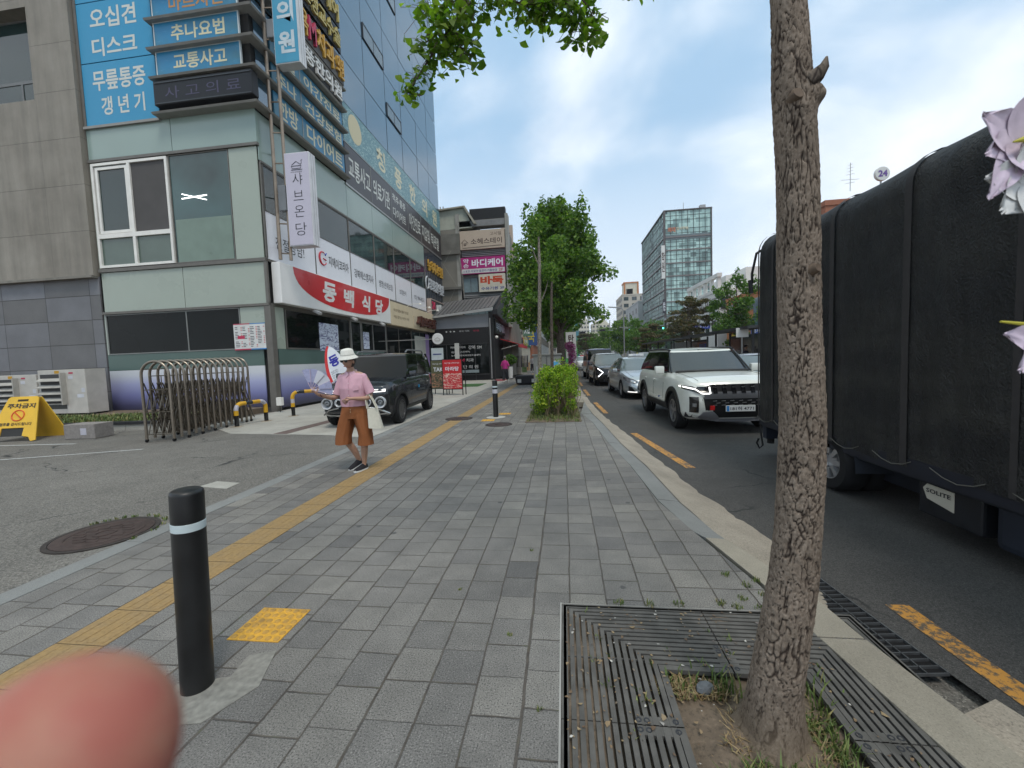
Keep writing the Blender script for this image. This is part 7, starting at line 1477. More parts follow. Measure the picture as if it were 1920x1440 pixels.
# hanging branches with fan leaves
def ginkgo_leaf(b, p, n, t, s):
    n = n.normalized(); t = (t-n*t.dot(n)).normalized(); u = n.cross(t); vs = [p]; K = 5
    for k in range(K):
        a = R(-52)+R(104)*k/(K-1); rr = s*(1-.10*(k == 2))*(1+.06*((k*7) % 3-1)); vs.append(p+(t*math.cos(a)+u*math.sin(a))*rr+n*s*(.12*math.cos(a*3)-.1+random.uniform(-.05, .05)))
    b.add(vs, [(0, k, k+1) for k in range(1, K)])
random.seed(21); lf = MB(); tw_ = MB(); lb = MB()
def spray(pts, n, spread, s=.041, droop=.5):
    P0 = [V3(p) for p in pts]; tw_.tube(P0, [.007-.005*k/(len(P0)-1) for k in range(len(P0))], 6, cap=False)
    for _ in range(n):
        k = random.randrange(len(P0)-1); t = random.random(); p = P0[k].lerp(P0[k+1], t); off = V3((random.gauss(0, 1), random.gauss(0, 1), random.gauss(0, .8)-.25))*spread; q = p+off
        lp = [p+off*.2, q]; nn = V3((random.gauss(0, .8), random.gauss(-.4, .8), random.gauss(.4, .8))); tt = V3((random.gauss(0, .6), random.gauss(0, .6), -droop-random.random())); ginkgo_leaf(lf, q, nn, tt, s*random.uniform(.65, 1.15))
        if random.random() < .5: tw_.tube([p, (p+q)/2+V3((0, 0, .01)), q], .0016, 3, cap=False)
def at(px, py, Y):
    return V3(INV(px, py, Y))
def INV(px, py, Y):   # world point seen at photo coordinates on the plane y=Y
    d = fw*770+rt*(px-960)-up*(py-720); t = Y/d.y; return (0+d.x*t, Y, 1.45+d.z*t)
spray([(-.33, 2.45, 3.62), (-.485, 2.5, 3.53), (-.588, 2.5, 3.433), (-.66, 2.5, 3.36), (-.709, 2.5, 3.30)], 190, .072)
spray([(-.50, 2.5, 3.55), (-.62, 2.48, 3.52), (-.76, 2.46, 3.50)], 120, .07)
spray([(-.60, 2.5, 3.45), (-.55, 2.5, 3.34), (-.545, 2.5, 3.24)], 130, .055)
spray([(-.66, 2.5, 3.42), (-.74, 2.5, 3.36), (-.83, 2.5, 3.33)], 50, .045)
spray([(-.709, 2.5, 3.298), (-.76, 2.5, 3.235), (-.814, 2.5, 3.17), (-.868, 2.5, 3.10), (-.90, 2.5, 3.06)], 85, .038, .034)
spray([(-.90, 2.5, 3.09), (-.84, 2.5, 3.06), (-.80, 2.5, 3.05)], 14, .02, .022)
spray([(-.40, 2.5, 3.60), (-.2, 2.5, 3.50), (.0, 2.5, 3.47)], 200, .07); spray([(-.12, 2.5, 3.55), (.08, 2.5, 3.45), (.14, 2.5, 3.34), (.19, 2.5, 3.25)], 190, .045); spray([(-.05, 2.5, 3.5), (-.08, 2.5, 3.42)], 50, .04); spray([(.1, 2.5, 3.55), (.2, 2.5, 3.42), (.22, 2.5, 3.36)], 70, .05)
spray([(.32, 2.5, 3.62), (.40, 2.5, 3.52), (.46, 2.5, 3.45)], 22, .028, .03); spray([(.46, 2.5, 3.45), (.50, 2.5, 3.44), (.53, 2.5, 3.43)], 4, .008, .018)
for k in range(16):   # crown above the picture
    a = random.uniform(0, 6.28); rr = random.uniform(.5, 1.9); zz = random.uniform(5.0, 6.2); p1 = V3((.74+rr*math.cos(a), 1.9+rr*math.sin(a), zz)); lb.tube([(.74, 1.57, zz-.6), ((.74+p1.x)/2, (1.57+p1.y)/2, zz-.15), tuple(p1)], [.025, .018, .006], 6); spray([tuple(p1-V3((0, 0, 0))), (p1.x+.25*math.cos(a), p1.y+.25*math.sin(a), zz-.05), (p1.x+.45*math.cos(a), p1.y+.45*math.sin(a), zz-.25)], 110, .16, .045)
lb.tube([(.76, 1.57, 3.25), (.45, 1.95, 3.62), (.1, 2.3, 3.72), (-.33, 2.45, 3.62)], [.03, .022, .015, .008], 8); lb.tube([(.1, 2.3, 3.72), (.25, 2.5, 3.60)], .006, 5)
lb.build('branches', MT_BARK, ft, smooth=True); tw_.build('twigs', M((.12, .08, .07), .8, var=.2), ft); lf.build('crown', ML_NEAR, ft)
# ================================================================== street things near us
MT_BOL = M((.011, .011, .0115), .40, var=.5, scale=7, bump=.0003, bs=40, spec=.45)
MT_REFL = M((.52, .60, .62), .3, var=.1, scale=8)
def bollard(label, x, y, sticker=False, tilt=0):
    t = thing('bollard', label, 'bollard', (x, y, 0), 0, 'black bollards on the pavement'); b = MB(); b.lathe([(.0655, -.01), (.0645, .0), (.0640, .745)], (x, y, 0), seg=48); b.build('post', MT_BOL, t, smooth=True)
    b = MB(); b.lathe([(.0640, .745), (.0650, .746), (.0650, .78), (.0640, .781)], (x, y, 0), seg=48); b.build('reflective_band', MT_REFL, t, smooth=True, ang=30)
    b = MB(); b.lathe([(.0640, .781), (.0640, .905), (.061, .917), (.053, .922), (.0001, .924)], (x, y, 0), seg=48); b.build('cap', MT_BOL, t, smooth=True, ang=50)
    t.rotation_euler = (0, R(tilt), 0)
    if sticker: b = MB(); b.lathe([(.066, .60), (.066, .70)], (x, y, 0), seg=24); b.build('sticker', mat_poster('sticker', (.5, .5, .55), (.1, .1, .2), 30, .8), t, smooth=True)
bollard('tall black bollard with a pale reflective band in the near left foreground', -1.712, 1.60, False, 1.9)
bollard('black bollard with a sticker further along, near the small manhole cover', -1.716, 10.07, True)
# extending gate of steel hoops
gt_ = thing('folding_gate', 'folded expanding gate of arched stainless steel hoops on castors', 'gate', (-8.4, 8.8, 0))
MT_INOX = M((.25, .215, .175), .3, metal=.8, var=.12, scale=6); MT_INOX2 = M((.14, .12, .095), .35, metal=.8, var=.15, scale=6)
NH = 14; p0, p1 = V3((-8.27, 7.40, 0)), V3((-8.76, 10.1, 0)); dd = (p1-p0)/(NH-1); wv = V3((.275, .04, 0))
def hoop(c, hh, w, r, b):
    pts = [c-w+V3((0, 0, .06)), c-w+V3((0, 0, hh-.28))]; pts += [c-w*math.cos(t)+V3((0, 0, hh-.28+.28*math.sin(t))) for t in [math.pi*k/12 for k in range(1, 12)]]; pts += [c+w+V3((0, 0, hh-.28)), c+w+V3((0, 0, .06))]; b.tube(pts, r, 10)
for i in range(NH):
    c_ = p0+dd*i; hh = 1.66+.006*i; b = MB(); hoop(c_, hh, wv, .027, b); b.build('hoop', MT_INOX, gt_, smooth=True)
    b = MB()
    for z in (.16, .62, 1.08, 1.5 if i in (0, NH-1) else 1.36): b.tube([c_-wv+V3((0, 0, z)), c_+wv+V3((0, 0, z))], .010, 6)
    for q in (-.33, .33): b.tube([c_+wv*q*1.3+V3((0, 0, .16)), c_+wv*q*1.3+V3((0, 0, 1.36))], .009, 6)
    b.build('crossbars', MT_INOX2, gt_, smooth=True)
    if i < NH-1:
        c2 = p0+dd*(i+1); b = MB()
        for sd_ in (-.86, .86, -.4, .1, .5):
            for z0_, z1_ in ((.16, .70), (.70, .16), (.66, 1.22), (1.22, .66)): b.tube([c_+wv*sd_+V3((0, 0, z0_)), c2+wv*sd_+V3((0, 0, z1_))], .013, 5)
        b.build('lattice', MT_INOX2, gt_)
    if i % 2 == 0 or i == NH-1:
        for sd_ in (-1, 1): b = MB(); b.lathe([(.0001, -.015), (.035, -.015), (.04, 0), (.035, .015), (.0001, .015)], tuple(c_+wv*sd_+V3((0, 0, .04))), 'X', 14); b.build('castor', MT_BLK, gt_, smooth=True)
b = MB(); b.tube([(-8.52, 10.3, .1), (-8.2, 9.6, .85)], .016, 6); b.build('brace', MT_INOX2, gt_)
# striped barriers
MT_YEL = M((.60, .33, .02), .4, var=.12, scale=6); MT_STK = mat_poster('printed_sticker', (.45, .44, .5), (.5, .15, .1), 20, .9)
def barrier(label, A, B, h, rads=.052):
    A, B = V3(A), V3(B); d = (B-A); L_ = d.length; d.normalize(); t = thing('barrier_rail', label, 'barrier', tuple(A), 0, 'black and yellow hoop barriers'); rc = .16
    path = [A, A+V3((0, 0, h-rc))]+[A+d*rc*(1-math.cos(a))+V3((0, 0, h-rc+rc*math.sin(a))) for a in [math.pi/2*k/6 for k in range(1, 7)]]+[B-d*rc*(1-math.cos(a))+V3((0, 0, h-rc+rc*math.sin(a))) for a in [math.pi/2*k/6 for k in range(6, 0, -1)]]+[B+V3((0, 0, h-rc)), B]
    pp = []
    for a, c in zip(path, path[1:]):
        n = max(1, round((c-a).length/.04)); pp += [a.lerp(c, k/n) for k in range(n)]
    pp.append(path[-1]); N_ = len(pp); cuts = [0, 7, 10, 13, 19, 24, 30, 35, 41, 46, 52, 57, 63, 68, 74, 80, 90, 110]; cuts = [c for c in cuts if c < N_-2]+[N_-1]
    for k, (a, c) in enumerate(zip(cuts, cuts[1:])):
        b = MB(); b.tube(pp[a:c+1], rads+(.0015 if k % 2 else 0), 12); mt = (MT_BLKG if k % 2 == 0 else MT_YEL) if k not in (2, 6) else MT_STK; b.build('black_section' if mt is MT_BLKG else ('sticker_wrap' if mt is MT_STK else 'yellow_section'), mt, t, smooth=True, ang=60)
    for p in (A, B): b = MB(); b.box(p.x-.1, p.x+.1, p.y-.1, p.y+.1, 0, .014); b.build('base_plate', M((.35, .28, .2), .7, var=.4, scale=14), t)
barrier('short black and yellow hoop barrier at the far foot of the steel gate', (-8.10, 9.2, .004), (-8.02, 10.12, .004), .56)
barrier('longer striped hoop barrier between the gate and the charcoal car', (-7.88, 11.05, .004), (-6.70, 12.0, .004), .70)
t = thing('utility_box', 'small white electrical box low on the corner column', 'box', (-9.0, 12.1, .2)); b = MB(); b.box(-9.13, -8.95, 12.0, 12.12, .22, .48); b.build('case', MT_WHITE, t, bevel=.01); b = MB(); b.tube([(-9.05, 12.06, .22), (-9.05, 12.06, .0)], .012, 5); b.build('cable', MT_BLK, t)
# air conditioner units
MT_AC = M((.47, .45, .41), .5, var=.12, scale=4); MT_AC2 = M((.38, .365, .33), .55, var=.15, scale=4)
def ac(label, x0, x1, y0, y1, z0, z1):
    t = thing('air_conditioner', label, 'air conditioner', ((x0+x1)/2, (y0+y1)/2, z0), 0, 'outdoor units in the bed'); b = MB(); b.box(x0, x1, y0, y1, z0+.05, z1); b.build('case', MT_AC, t, bevel=.012)
    w = x1-x0; g0, g1 = x0+w*.06, x0+w*.56; b = MB(); b.box(g0, g1, y0-.02, y0-.001, z0+.38, z1-.14); b.build('dark_opening', M((.05, .05, .05), .7), t)
    for k in range(4): z = z0+.46+k*(z1-z0-.62)/4; b = MB(); b.prism([(g0-.04, y0-.02, z+.10), (g0-.04, y0-.13, z+.02), (g0-.04, y0-.13, z), (g0-.04, y0-.02, z+.07)], (g1-g0+.06, 0, 0)); b.build('louvre', MT_AC2, t)
    b = MB(); b.box(g1+.02, g1+.06, y0-.15, y0, z0+.34, z1-.10); b.build('louvre_bracket', MT_AC2, t)
    b = MB(); b.box(g0+.02, g1, y0-.006, y0, z0+.20, z0+.34); b.build('vent', M((.06, .06, .055), .7), t)
    b = MB(); b.box(g0+w*.30, g0+w*.40, y0-.004, y0, z1-.12, z1-.03); b.build('warning_sticker', M((.5, .27, .02), .5), t); b = MB(); b.box(x1-w*.34, x1-w*.25, y0-.004, y0, z1-.14, z1-.09); b.build('red_sticker', ML_RED, t)
    b = MB(); b.box(x1-w*.36, x1-w*.26, y0-.004, y0, z1-.30, z1-.2); b.box(x1-w*.2, x1-w*.06, y0-.004, y0, z0+.55, z0+.66); b.box(x1-w*.1, x1-w*.03, y0-.004, y0, z0+.72, z0+.85); b.build('paper_sticker', M((.55, .56, .6), .5), t)
    b = MB(); b.box(x0+.03, x0+.12, y0+.02, y1-.02, z0, z0+.06); b.build('foot', MT_BLK, t); b = MB(); b.box(x1-.12, x1-.03, y0+.02, y1-.02, z0, z0+.06); b.build('foot', MT_BLK, t)
ac('beige outdoor air conditioner with open louvres, nearer the green corner building', -16.7, -14.95, 11.15, 11.75, .17, 1.62)
ac('beige outdoor air conditioner cut by the left edge of the photo', -18.7, -17.0, 11.3, 11.9, .17, 1.50)
b = MB(); b.box(0, .74, 0, .42, 0, .33, T3((-11.2, 7.83, 0), R(4))); t = tag(b.build('stone_block', M((.235, .215, .20), .8, var=.18, scale=20, bump=.002), bevel=.012), 'low grey stone block with a small sticker beside the yellow stand', 'block')
b = MB(); b.box(.40, .54, -.004, 0, .09, .24, T3((-11.2, 7.83, 0), R(4))); b.build('sticker', MT_STK, t)
# yellow no parking stand
t = thing('floor_sign', 'yellow folding floor sign reading 주차금지 with a red no entry symbol', 'sign', (-12.3, 7.75, 0)); MY = M((.66, .40, .035), .45, var=.08, scale=5)
A0, U, Wd = V3((-12.72, 7.50, 0)), V3((-.16, .42, 1.02)).normalized(), V3((1, .22, 0)).normalized(); Nn = Wd.cross(U)
def plate(pts, mat, name, par, off=0, th_=.02): b = MB(); b.prism([A0+Wd*u+U*v+Nn*(off) for u, v in pts], Nn*th_); return b.build(name, mat, par)
o = plate([(0, 0), (.04, .10), (.2, .13), (.2, 0.32), (.66, .32), (.66, .13), (.80, .10), (.86, 0), (.96, .02), (.80, 1.03), (.76, 1.07), (.22, 1.07), (.17, 1.03), (-.08, .02)], MY, 'front_panel', t)
plate([(.2, .13), (.2, .32), (.66, .32), (.66, .13)], M((.03, .03, .03), .8), 'dark_slot_plate', t, -.001, .002); plate([(.38, .95), (.38, 1.0), (.6, 1.0), (.6, .95)], M((.05, .03, .01), .8), 'dark_handle_plate', t, .021, .002)  # dark plates, shade inside the cut-outs put in as colour
b = MB(); A1 = A0+V3((-.1, .72, 0)); b.prism([A1+V3((-.08, 0, 0)), A1+Wd*.96, A0+Wd*.80+U*1.05+V3((0, .03, 0)), A0+Wd*.17+U*1.05+V3((0, .03, 0))], V3((0, .02, .005))); b.build('rear_panel', MY, t)
text('주차금지', A0+Wd*.20+U*.78+Nn*.022, Wd, U, .58, .12, BK, t, .003, .03); text('협조를 감사드립니다', A0+Wd*.14+U*.37+Nn*.022, Wd, U, .66, .075, BK, t, .003, .02)
b = MB(); cc = A0+Wd*.47+U*.61+Nn*.024; b.tube([cc+(Wd*math.cos(a)+U*math.sin(a))*.125 for a in [k*math.pi/14 for k in range(29)]], .014, 5); b.tube([cc+(Wd*-.09+U*.08), cc+(Wd*.09-U*.08)], .014, 5); b.build('no_entry_symbol', M((.60, .10, .02), .5), t)
# feather flag board leaning by the wall
t = thing('leaf_banner', 'red and white leaf shaped advertising board leaning on the restaurant wall', 'banner', (-6.9, 11.4, .1))
cf = V3((-6.45, 11.2, 1.15)); dv_ = V3((-.42, .12, .90)).normalized(); su = V3((.9, .1, .42)).normalized(); nn_ = su.cross(dv_)
def leafp(sc_, x0=0, cut=None): return [(sc_*.34*math.sin(math.pi*(k/24))**.7*(1 if s_ > 0 else -1)*1., sc_*.95*(k/24*2-1)) for s_, ks in ((1, range(25)), (-1, range(24, -1, -1))) for k in ks][:-1]
b = MB(); b.prism([cf+su*u+dv_*v for u, v in leafp(1)], nn_*.03); b.build('red_board', M((.55, .03, .03), .4), t)
b = MB(); b.prism([cf+su*(u*.88+.055)+dv_*v*.98+nn_*.031 for u, v in leafp(.98)], nn_*.004); b.build('white_face', M((.66, .68, .72), .4), t)
text('동', cf+su*-.12+dv_*.28+nn_*.036, su, dv_, .3, .34, M((.03, .03, .3), .5), t, .003, .04); text('동백식당\n영업시간\n점심특선', cf+su*.02-dv_*.30+nn_*.036, dv_, -su, .5, .22, M((.2, .2, .22), .5), t, .003)
b = MB(); b.tube([cf-dv_*.9, cf+dv_*.97], .012, 5); b.build('pole', MT_BLK, t)
# sandwich boards and stands by the shops
MP_FOOD = mat_poster('food_print', (.50, .02, .03), (.66, .50, .42), 5.5, 1.0, th=(.5, .56)); MP_FOOD2 = mat_poster('dark_food_print', (.05, .06, .03), (.4, .2, .12), 5, 1., th=(.48, .56))
def aboard(label, x, y, w, h, mat, rz, txt, tm, red=True):
    t = thing('sandwich_board', label, 'sign', (x, y, 0), rz, 'sandwich boards outside the cafe'); b = MB()
    for q in ((-w/2-.03, -w/2, .0, h), (w/2, w/2+.03, .0, h), (-w/2, w/2, h-.03, h), (-w/2, w/2, .24, .27)): b.box(q[0], q[1], -.015, .015, q[2], q[3])
    b.build('frame', MT_BLK, t, local=True); b = MB(); b.box(-w/2, w/2, -.008, .006, .27, h-.03); b.build('panel', (M((.50, .02, .025), .45) if red else M((.10, .10, .05), .5)), t, local=True)
    b = MB(); b.box(-w/2+.01, w/2-.01, -.012, -.008, .30, .30+(h-.33)*.52); b.build('food_picture', mat, t, local=True)
    b = MB(); b.box(-w/2-.03, -w/2, .3, .33, 0, h-.1, Matrix.Identity(4)); b.box(w/2, w/2+.03, .3, .33, 0, h-.1); b.build('rear_leg', MT_BLK, t, local=True); text(txt, (-w*.36, -.009, h-.50), X_, Z_, w*.72, .18, tm, t, .003, .02, local=True); text('매운맛을 선택하세요', (-w*.4, -.009, h-.2), X_, Z_, w*.8, .06, tm, t, .003, local=True); return t
aboard('red sandwich board reading 마라탕 with food pictures beside the charcoal car', -4.62, 16.7, .86, 1.52, MP_FOOD, R(-10), '마라탕', TWH); aboard('dark sandwich board half hidden behind the red one', -5.35, 17.3, .8, 1.5, MP_FOOD2, R(-10), 'TAKE', TWH, False)
t = thing('standing_banner', 'tall narrow white banner leaning in front of the black shop window', 'banner', (-7.05, 27, 0)); b = MB(); b.box(-7.2, -6.9, 26.9, 26.93, .1, 2.6); b.build('fabric', mat_poster('narrow_banner', (.5, .5, .48), (.2, .2, .2), 6, 1), t); b = MB(); b.box(-7.9, -7.0, 26.6, 27.2, .0, .22); b.build('base', MT_BLK, t, bevel=.03)
t = thing('standing_sign', 'blue and white standing sign with a moon emblem at the black shop', 'sign', (-8.2, 24, 0)); b = MB(); b.box(-7.55, -6.85, 23.0, 23.05, .1, 1.35); b.build('blue_panel', M((.025, .035, .15), .5), t); b = MB(); b.box(-7.55, -6.85, 23.0, 23.05, 1.35, 2.2); b.build('white_panel', M((.48, .54, .56), .5), t)
b = MB(); cc = V3((-7.2, 22.985, 1.1)); b.tube([cc+V3((.11*math.cos(a), 0, .11*math.sin(a))) for a in [R(50)+k*R(26) for k in range(11)]], [.008+.02*math.sin(math.pi*k/10) for k in range(11)], 5); b.build('moon_emblem', M((.5, .48, .3), .5), t); text('특별세일\n커피', (-7.5, 22.99, .5), X_, Z_, .6, .35, M((.5, .45, .2), .5), t, .004); b = MB(); b.box(-7.45, -6.95, 22.99, 23.0, 1.82, 1.88); b.build('strip', M((.03, .05, .2), .5), t)
b = MB(); b.box(-6.2, -4.6, 21.6, 24.2, .006, .018); t = tag(b.build('green_mat', M((.04, .10, .03), .9, var=.3, scale=20)), 'green artificial grass mat behind the sandwich boards', 'mat')
b = MB(); b.box(-4.75, -3.9, 26.4, 28.6, .006, .015); tag(b.build('red_mat', M((.22, .04, .05), .9, var=.2)), 'dull red door mat by the black shop entrance', 'mat')
# low black trolley with two white labels, control box, flower column
t = thing('weighted_stand', 'low black weighted stand with two white labels on the pavement', 'stand', (-2.1, 22.2, 0)); b = MB(); b.prism([(-2.55, 21.9, .06), (-1.15, 21.9, .06), (-1.05, 21.9, .42), (-1.2, 21.9, .50), (-2.5, 21.9, .50), (-2.62, 21.9, .42)], (0, 1.2, 0)); b.build('body', M((.018, .018, .02), .6), t, bevel=.04)
for x0, x1 in ((-2.48, -2.28), (-1.72, -1.28)): b = MB(); b.box(x0, x1, 21.88, 21.90, .13, .32); b.build('label_plate', M((.5, .49, .46), .5), t)
b = MB(); b.lathe([(.0001, .1), (.12, .06), (.12, -.06), (.0001, -.1)], (-1.35, 22.3, .62), 'X', 14); b.build('wheel', MT_BLK, t)
t = thing('control_cabinet', 'grey street control cabinet with a blue and white notice behind the hedge', 'cabinet', (-.6, 16.2, 0)); b = MB(); b.box(-1.16, -.10, 15.9, 16.6, 0, 1.52); b.build('case', M((.20, .20, .18), .5, var=.1, scale=3), t, bevel=.012); b = MB(); b.box(-1.20, -.06, 15.86, 16.64, 1.52, 1.58); b.build('lid', M((.23, .23, .21), .5), t, bevel=.01)
b = MB(); b.box(-.45, -.15, 15.885, 15.9, .98, 1.30); b.build('notice', M((.56, .55, .5), .5), t); b = MB(); b.box(-.42, -.18, 15.88, 15.885, 1.12, 1.27); b.build('blue_notice', M((.08, .33, .55), .5), t); b = MB(); b.box(-.65, -.64, 15.88, 15.9, .05, 1.48); b.build('door_seam', MT_BLK, t); b = MB(); b.box(-1.05, -.75, 15.89, 15.9, .7, 1.1); b.build('scraped_patch', M((.30, .31, .33), .5), t)
t = thing('flower_column', 'column of magenta flowers beside the street cabinet', 'flowers', (.25, 22, 0)); b = MB(); b.tube([(.35, 22, 0), (.35, 22, 2.0)], .05, 6); b.build('post', MT_POLE, t); b = MB(); leafcloud(b, np.random.default_rng(4), [(.30, 22, 1.95, .38, .3, .28, 2), (.45, 22, 1.5, .24, .25, .45, 2), (.4, 22, 1.0, .15, .15, .4, 1)], 1600, .08); b.build('blossoms', mat_leaf('magenta_petal', [(0, (.25, .02, .16)), (.6, (.42, .06, .28)), (.85, (.5, .2, .4)), (1, (.06, .12, .03))], .2), t)
t = thing('bus_stop_sign', 'white pavement sign with dark letters beyond the flowers', 'sign', (.3, 32, 0)); b = MB(); b.box(.22, 1.0, 32, 32.1, 1.3, 3.3); b.build('panel', MB_WHI, t); text('탄\n산', (.38, 32, 1.9), X_, Z_, .45, 1.2, TD, t, .005, .03); b = MB(); b.tube([(.6, 32.05, 0), (.6, 32.05, 1.3)], .04, 6); b.build('post', MT_POLE, t)
# goods outside the shops: potted plant, white pot, rack
t = thing('plant_pot', 'tall white pot with a dark plant outside the flower shop', 'plant', (-3.9, 30, 0)); b = MB(); b.lathe([(.0001, .02), (.17, .02), (.21, .85), (.18, .85), (.17, .8), (.0001, .8)], (-3.9, 30, 0), seg=18); b.build('pot', MB_WHI, t, smooth=True, ang=40); b = MB(); leafcloud(b, np.random.default_rng(8), [(-3.9, 30, 1.35, .5, .4, .4, 1)], 700, .16); b.build('leaves', ML_DARK, t)
t = thing('clothes_rack', 'rack of grey and brown clothes under the red awning', 'rack', (-3.3, 34, 0)); b = MB(); b.tube([(-3.9, 34, 0), (-3.9, 34, 1.7), (-2.9, 34, 1.7), (-2.9, 34, 0)], .02, 6); b.build('frame', MT_STEEL, t)
for k in range(8): b = MB(); x = -3.85+k*.12; b.prism([(x, 33.8, .7), (x, 34.2, .7), (x, 34.12, 1.6), (x, 34, 1.66), (x, 33.88, 1.6)], (.07, 0, 0)); b.build('garment', M([(.08, .07, .05), (.14, .13, .13), (.2, .19, .18), (.03, .03, .04)][k % 4], .9), t)
for i, (x, y, c_, l_) in enumerate([(-4.1, 37, (.3, .28, .25), 'stack of pale boxes outside the shop behind the rack'), (-4.0, 41, (.12, .2, .08), 'green crates outside the far shop'), (-4.2, 47, (.35, .2, .08), 'orange brown crates further along the shop fronts')]): b = MB(); [b.box(x-.3, x+.3, y+k*.02, y+.6, k*.31, k*.31+.29) for k in range(3)]; tag(b.build('crate_stack', M(c_, .7, var=.2)), l_, 'crates')
# flowers hanging into the picture at the right edge
MPK = M((.60, .50, .60), .6, var=.14, scale=60, spec=.2); MWT = M((.62, .62, .61), .6, var=.05, scale=40, spec=.2)
def petal(b, base, d, side, nrm, L_, Wd_, curl, seed):
    rows = []; random.seed(seed)
    for i in range(11):
        u_ = i/10; w = Wd_*math.sin(math.pi*min(1, u_**.75*.94+.03))**.8; row = []
        for j in range(9):
            v = j/8*2-1; ruf = .0016*math.sin(v*7+u_*6+seed)*u_+.0012*math.sin(v*15+seed)*u_**2; e = 1+.05*math.sin(v*13+seed)*(u_ > .6); row.append(base+d*(L_*u_*e*(1-.10*v*v*u_))+side*(w*v)+nrm*(curl*u_*u_*L_+.18*w*(v*v)+ruf))
        rows.append(row)
    b.grid(rows)
cr, cu_ = rt, up
def at3(px, py, d): v = fw*770+rt*(px-960)-up*(py-720); return V3((0, 0, 1.45))+v*(d/770)
t = thing('petunia_flowers', 'pale pink and white blossoms reaching in at the upper right edge', 'flowers', tuple(at3(1960, 300, .50)))
for (cx_, cy_, col_, ps, l_) in [(1906, 270, MPK, [((-70, 110), .085, .030), ((-50, 20), .05, .035), ((-75, -35), .062, .04), ((10, -80), .06, .04), ((70, 30), .06, .04), ((-10, 70), .045, .035)], 'a'), (1930, 345, MWT, [((-90, -5), .062, .042), ((-70, 60), .06, .042), ((-10, 90), .07, .04), ((-30, -60), .05, .035), ((60, 10), .06, .04)], 'b'), (1948, 640, MPK, [((-60, -10), .050, .026), ((-45, 50), .05, .024), ((10, -60), .05, .03)], 'c')]:
    for k, ((dx, dy), L_, W__) in enumerate(ps):
        base = at3(cx_, cy_, .50); d = (rt*dx-up*dy).normalized(); b = MB(); petal(b, base, (d-fw*.25).normalized(), d.cross(fw).normalized(), -fw, L_*1.06, W__*.62, -.12+.05*k, k+3); b.build('petal', col_, t, smooth=True, ang=180)
b = MB(); b.tube([at3(1945, 610, .50), at3(1912, 607, .50), at3(1876, 603, .50)], [.003, .0022, .0012], 6); b.tube([at3(1950, 255, .495), at3(1925, 260, .485), at3(1900, 266, .48)], [.006, .004, .001], 8); b.build('stamen', M((.42, .38, .04), .6), t, smooth=True)
b = MB(); b.tube([at3(2010, 200, .52), at3(1990, 330, .51), at3(1975, 480, .52), at3(1975, 640, .51)], .003, 6); b.build('stem', M((.08, .14, .03), .6), t)
# ================================================================== people
def mat_skin(name, c):
    g = G(name); P = g.tc.outputs['Object']; g.col(g.vmath('SCALE', c, sc=g.mr(g.noise(P, 14, 4), .3, .7, .9, 1.08))); g.rough(.5); g.b.inputs['Subsurface Weight'].default_value = .12; g.b.inputs['Subsurface Radius'].default_value = (.01, .004, .002); g.b.inputs['Subsurface Scale'].default_value = 1.; return g.m
MS = mat_skin('skin', (.42, .245, .17))
def skinmesh(name, nodes, edges, mat, parent, sub=2, local=True, extra=None):
    me = bpy.data.meshes.new(name); me.from_pydata([n[0] for n in nodes], edges, []); o = bpy.data.objects.new(name, me); COL.objects.link(o)
    md = o.modifiers.new('s', 'SKIN'); md.branch_smoothing = .6; sk = me.skin_vertices[0].data
    for i, n in enumerate(nodes): r_ = n[1]; sk[i].radius = r_ if isinstance(r_, tuple) else (r_, r_)
    sk[0].use_root = True; m2 = o.modifiers.new('d', 'SUBSURF'); m2.levels = sub; m2.render_levels = sub
    bpy.context.view_layer.update(); res = bpy.data.meshes.new_from_object(o.evaluated_get(bpy.context.evaluated_depsgraph_get())); bpy.data.objects.remove(o); bpy.data.meshes.remove(me)
    vs = [tuple(v.co) for v in res.vertices]; fs = [tuple(p.vertices) for p in res.polygons]; bpy.data.meshes.remove(res); return vs, fs
def chain(nodes, edges, pts, par=None):
    ids = []
    for p, r in pts:
        nodes.append((p, r)); i = len(nodes)-1
        if ids: edges.append((ids[-1], i))
        elif par is not None: edges.append((par, i))
        ids.append(i)
    return ids
def hand(nodes, edges, wrist, W, dirv, nrm, side, curl, s=1., spread=.25):
    """palm and five bent fingers: dirv to the fingers, nrm out of the back of the hand, side toward the thumb"""
    d, n, sd_ = V3(dirv).normalized(), V3(nrm).normalized(), V3(side).normalized(); w = V3(W); base = w+d*.055*s
    pm = chain(nodes, edges, [(tuple(w+d*.03*s), (.026*s, .016*s)), (tuple(base), (.034*s, .015*s))], wrist)
    for k, (o_, L_) in enumerate(((.030, .070), (.010, .078), (-.010, .072), (-.029, .056))):
        p = base+sd_*o_*s; dd = (d+sd_*(o_*spread*10)).normalized(); q = p+dd*.028*s; c1 = curl*(1+.12*k); d2 = (dd*math.cos(c1)-n*math.sin(c1)).normalized(); q2 = q+d2*L_*.42*s; d3 = (dd*math.cos(c1*1.9)-n*math.sin(c1*1.9)).normalized(); q3 = q2+d3*L_*.40*s
        chain(nodes, edges, [(tuple(q), .0092*s), (tuple(q2), .0085*s), (tuple(q3), .0066*s)], pm[1])
    tb = w+d*.02*s+sd_*.028*s; chain(nodes, edges, [(tuple(tb), .012*s), (tuple(tb+(d*.5+sd_*.6-n*.5)*.036*s), .0105*s), (tuple(tb+(d*.9+sd_*.55-n*.9)*.056*s), .008*s)], pm[0])
# woman walking toward us: local frame at her feet, faces -y turned a little to the left of the picture
PW = thing('person', 'woman in pink shirt, brown culottes and white bucket hat walking with a paper fan', 'person', (-2.86, 5.28, 0), R(7))
nd_, ed_ = [], []
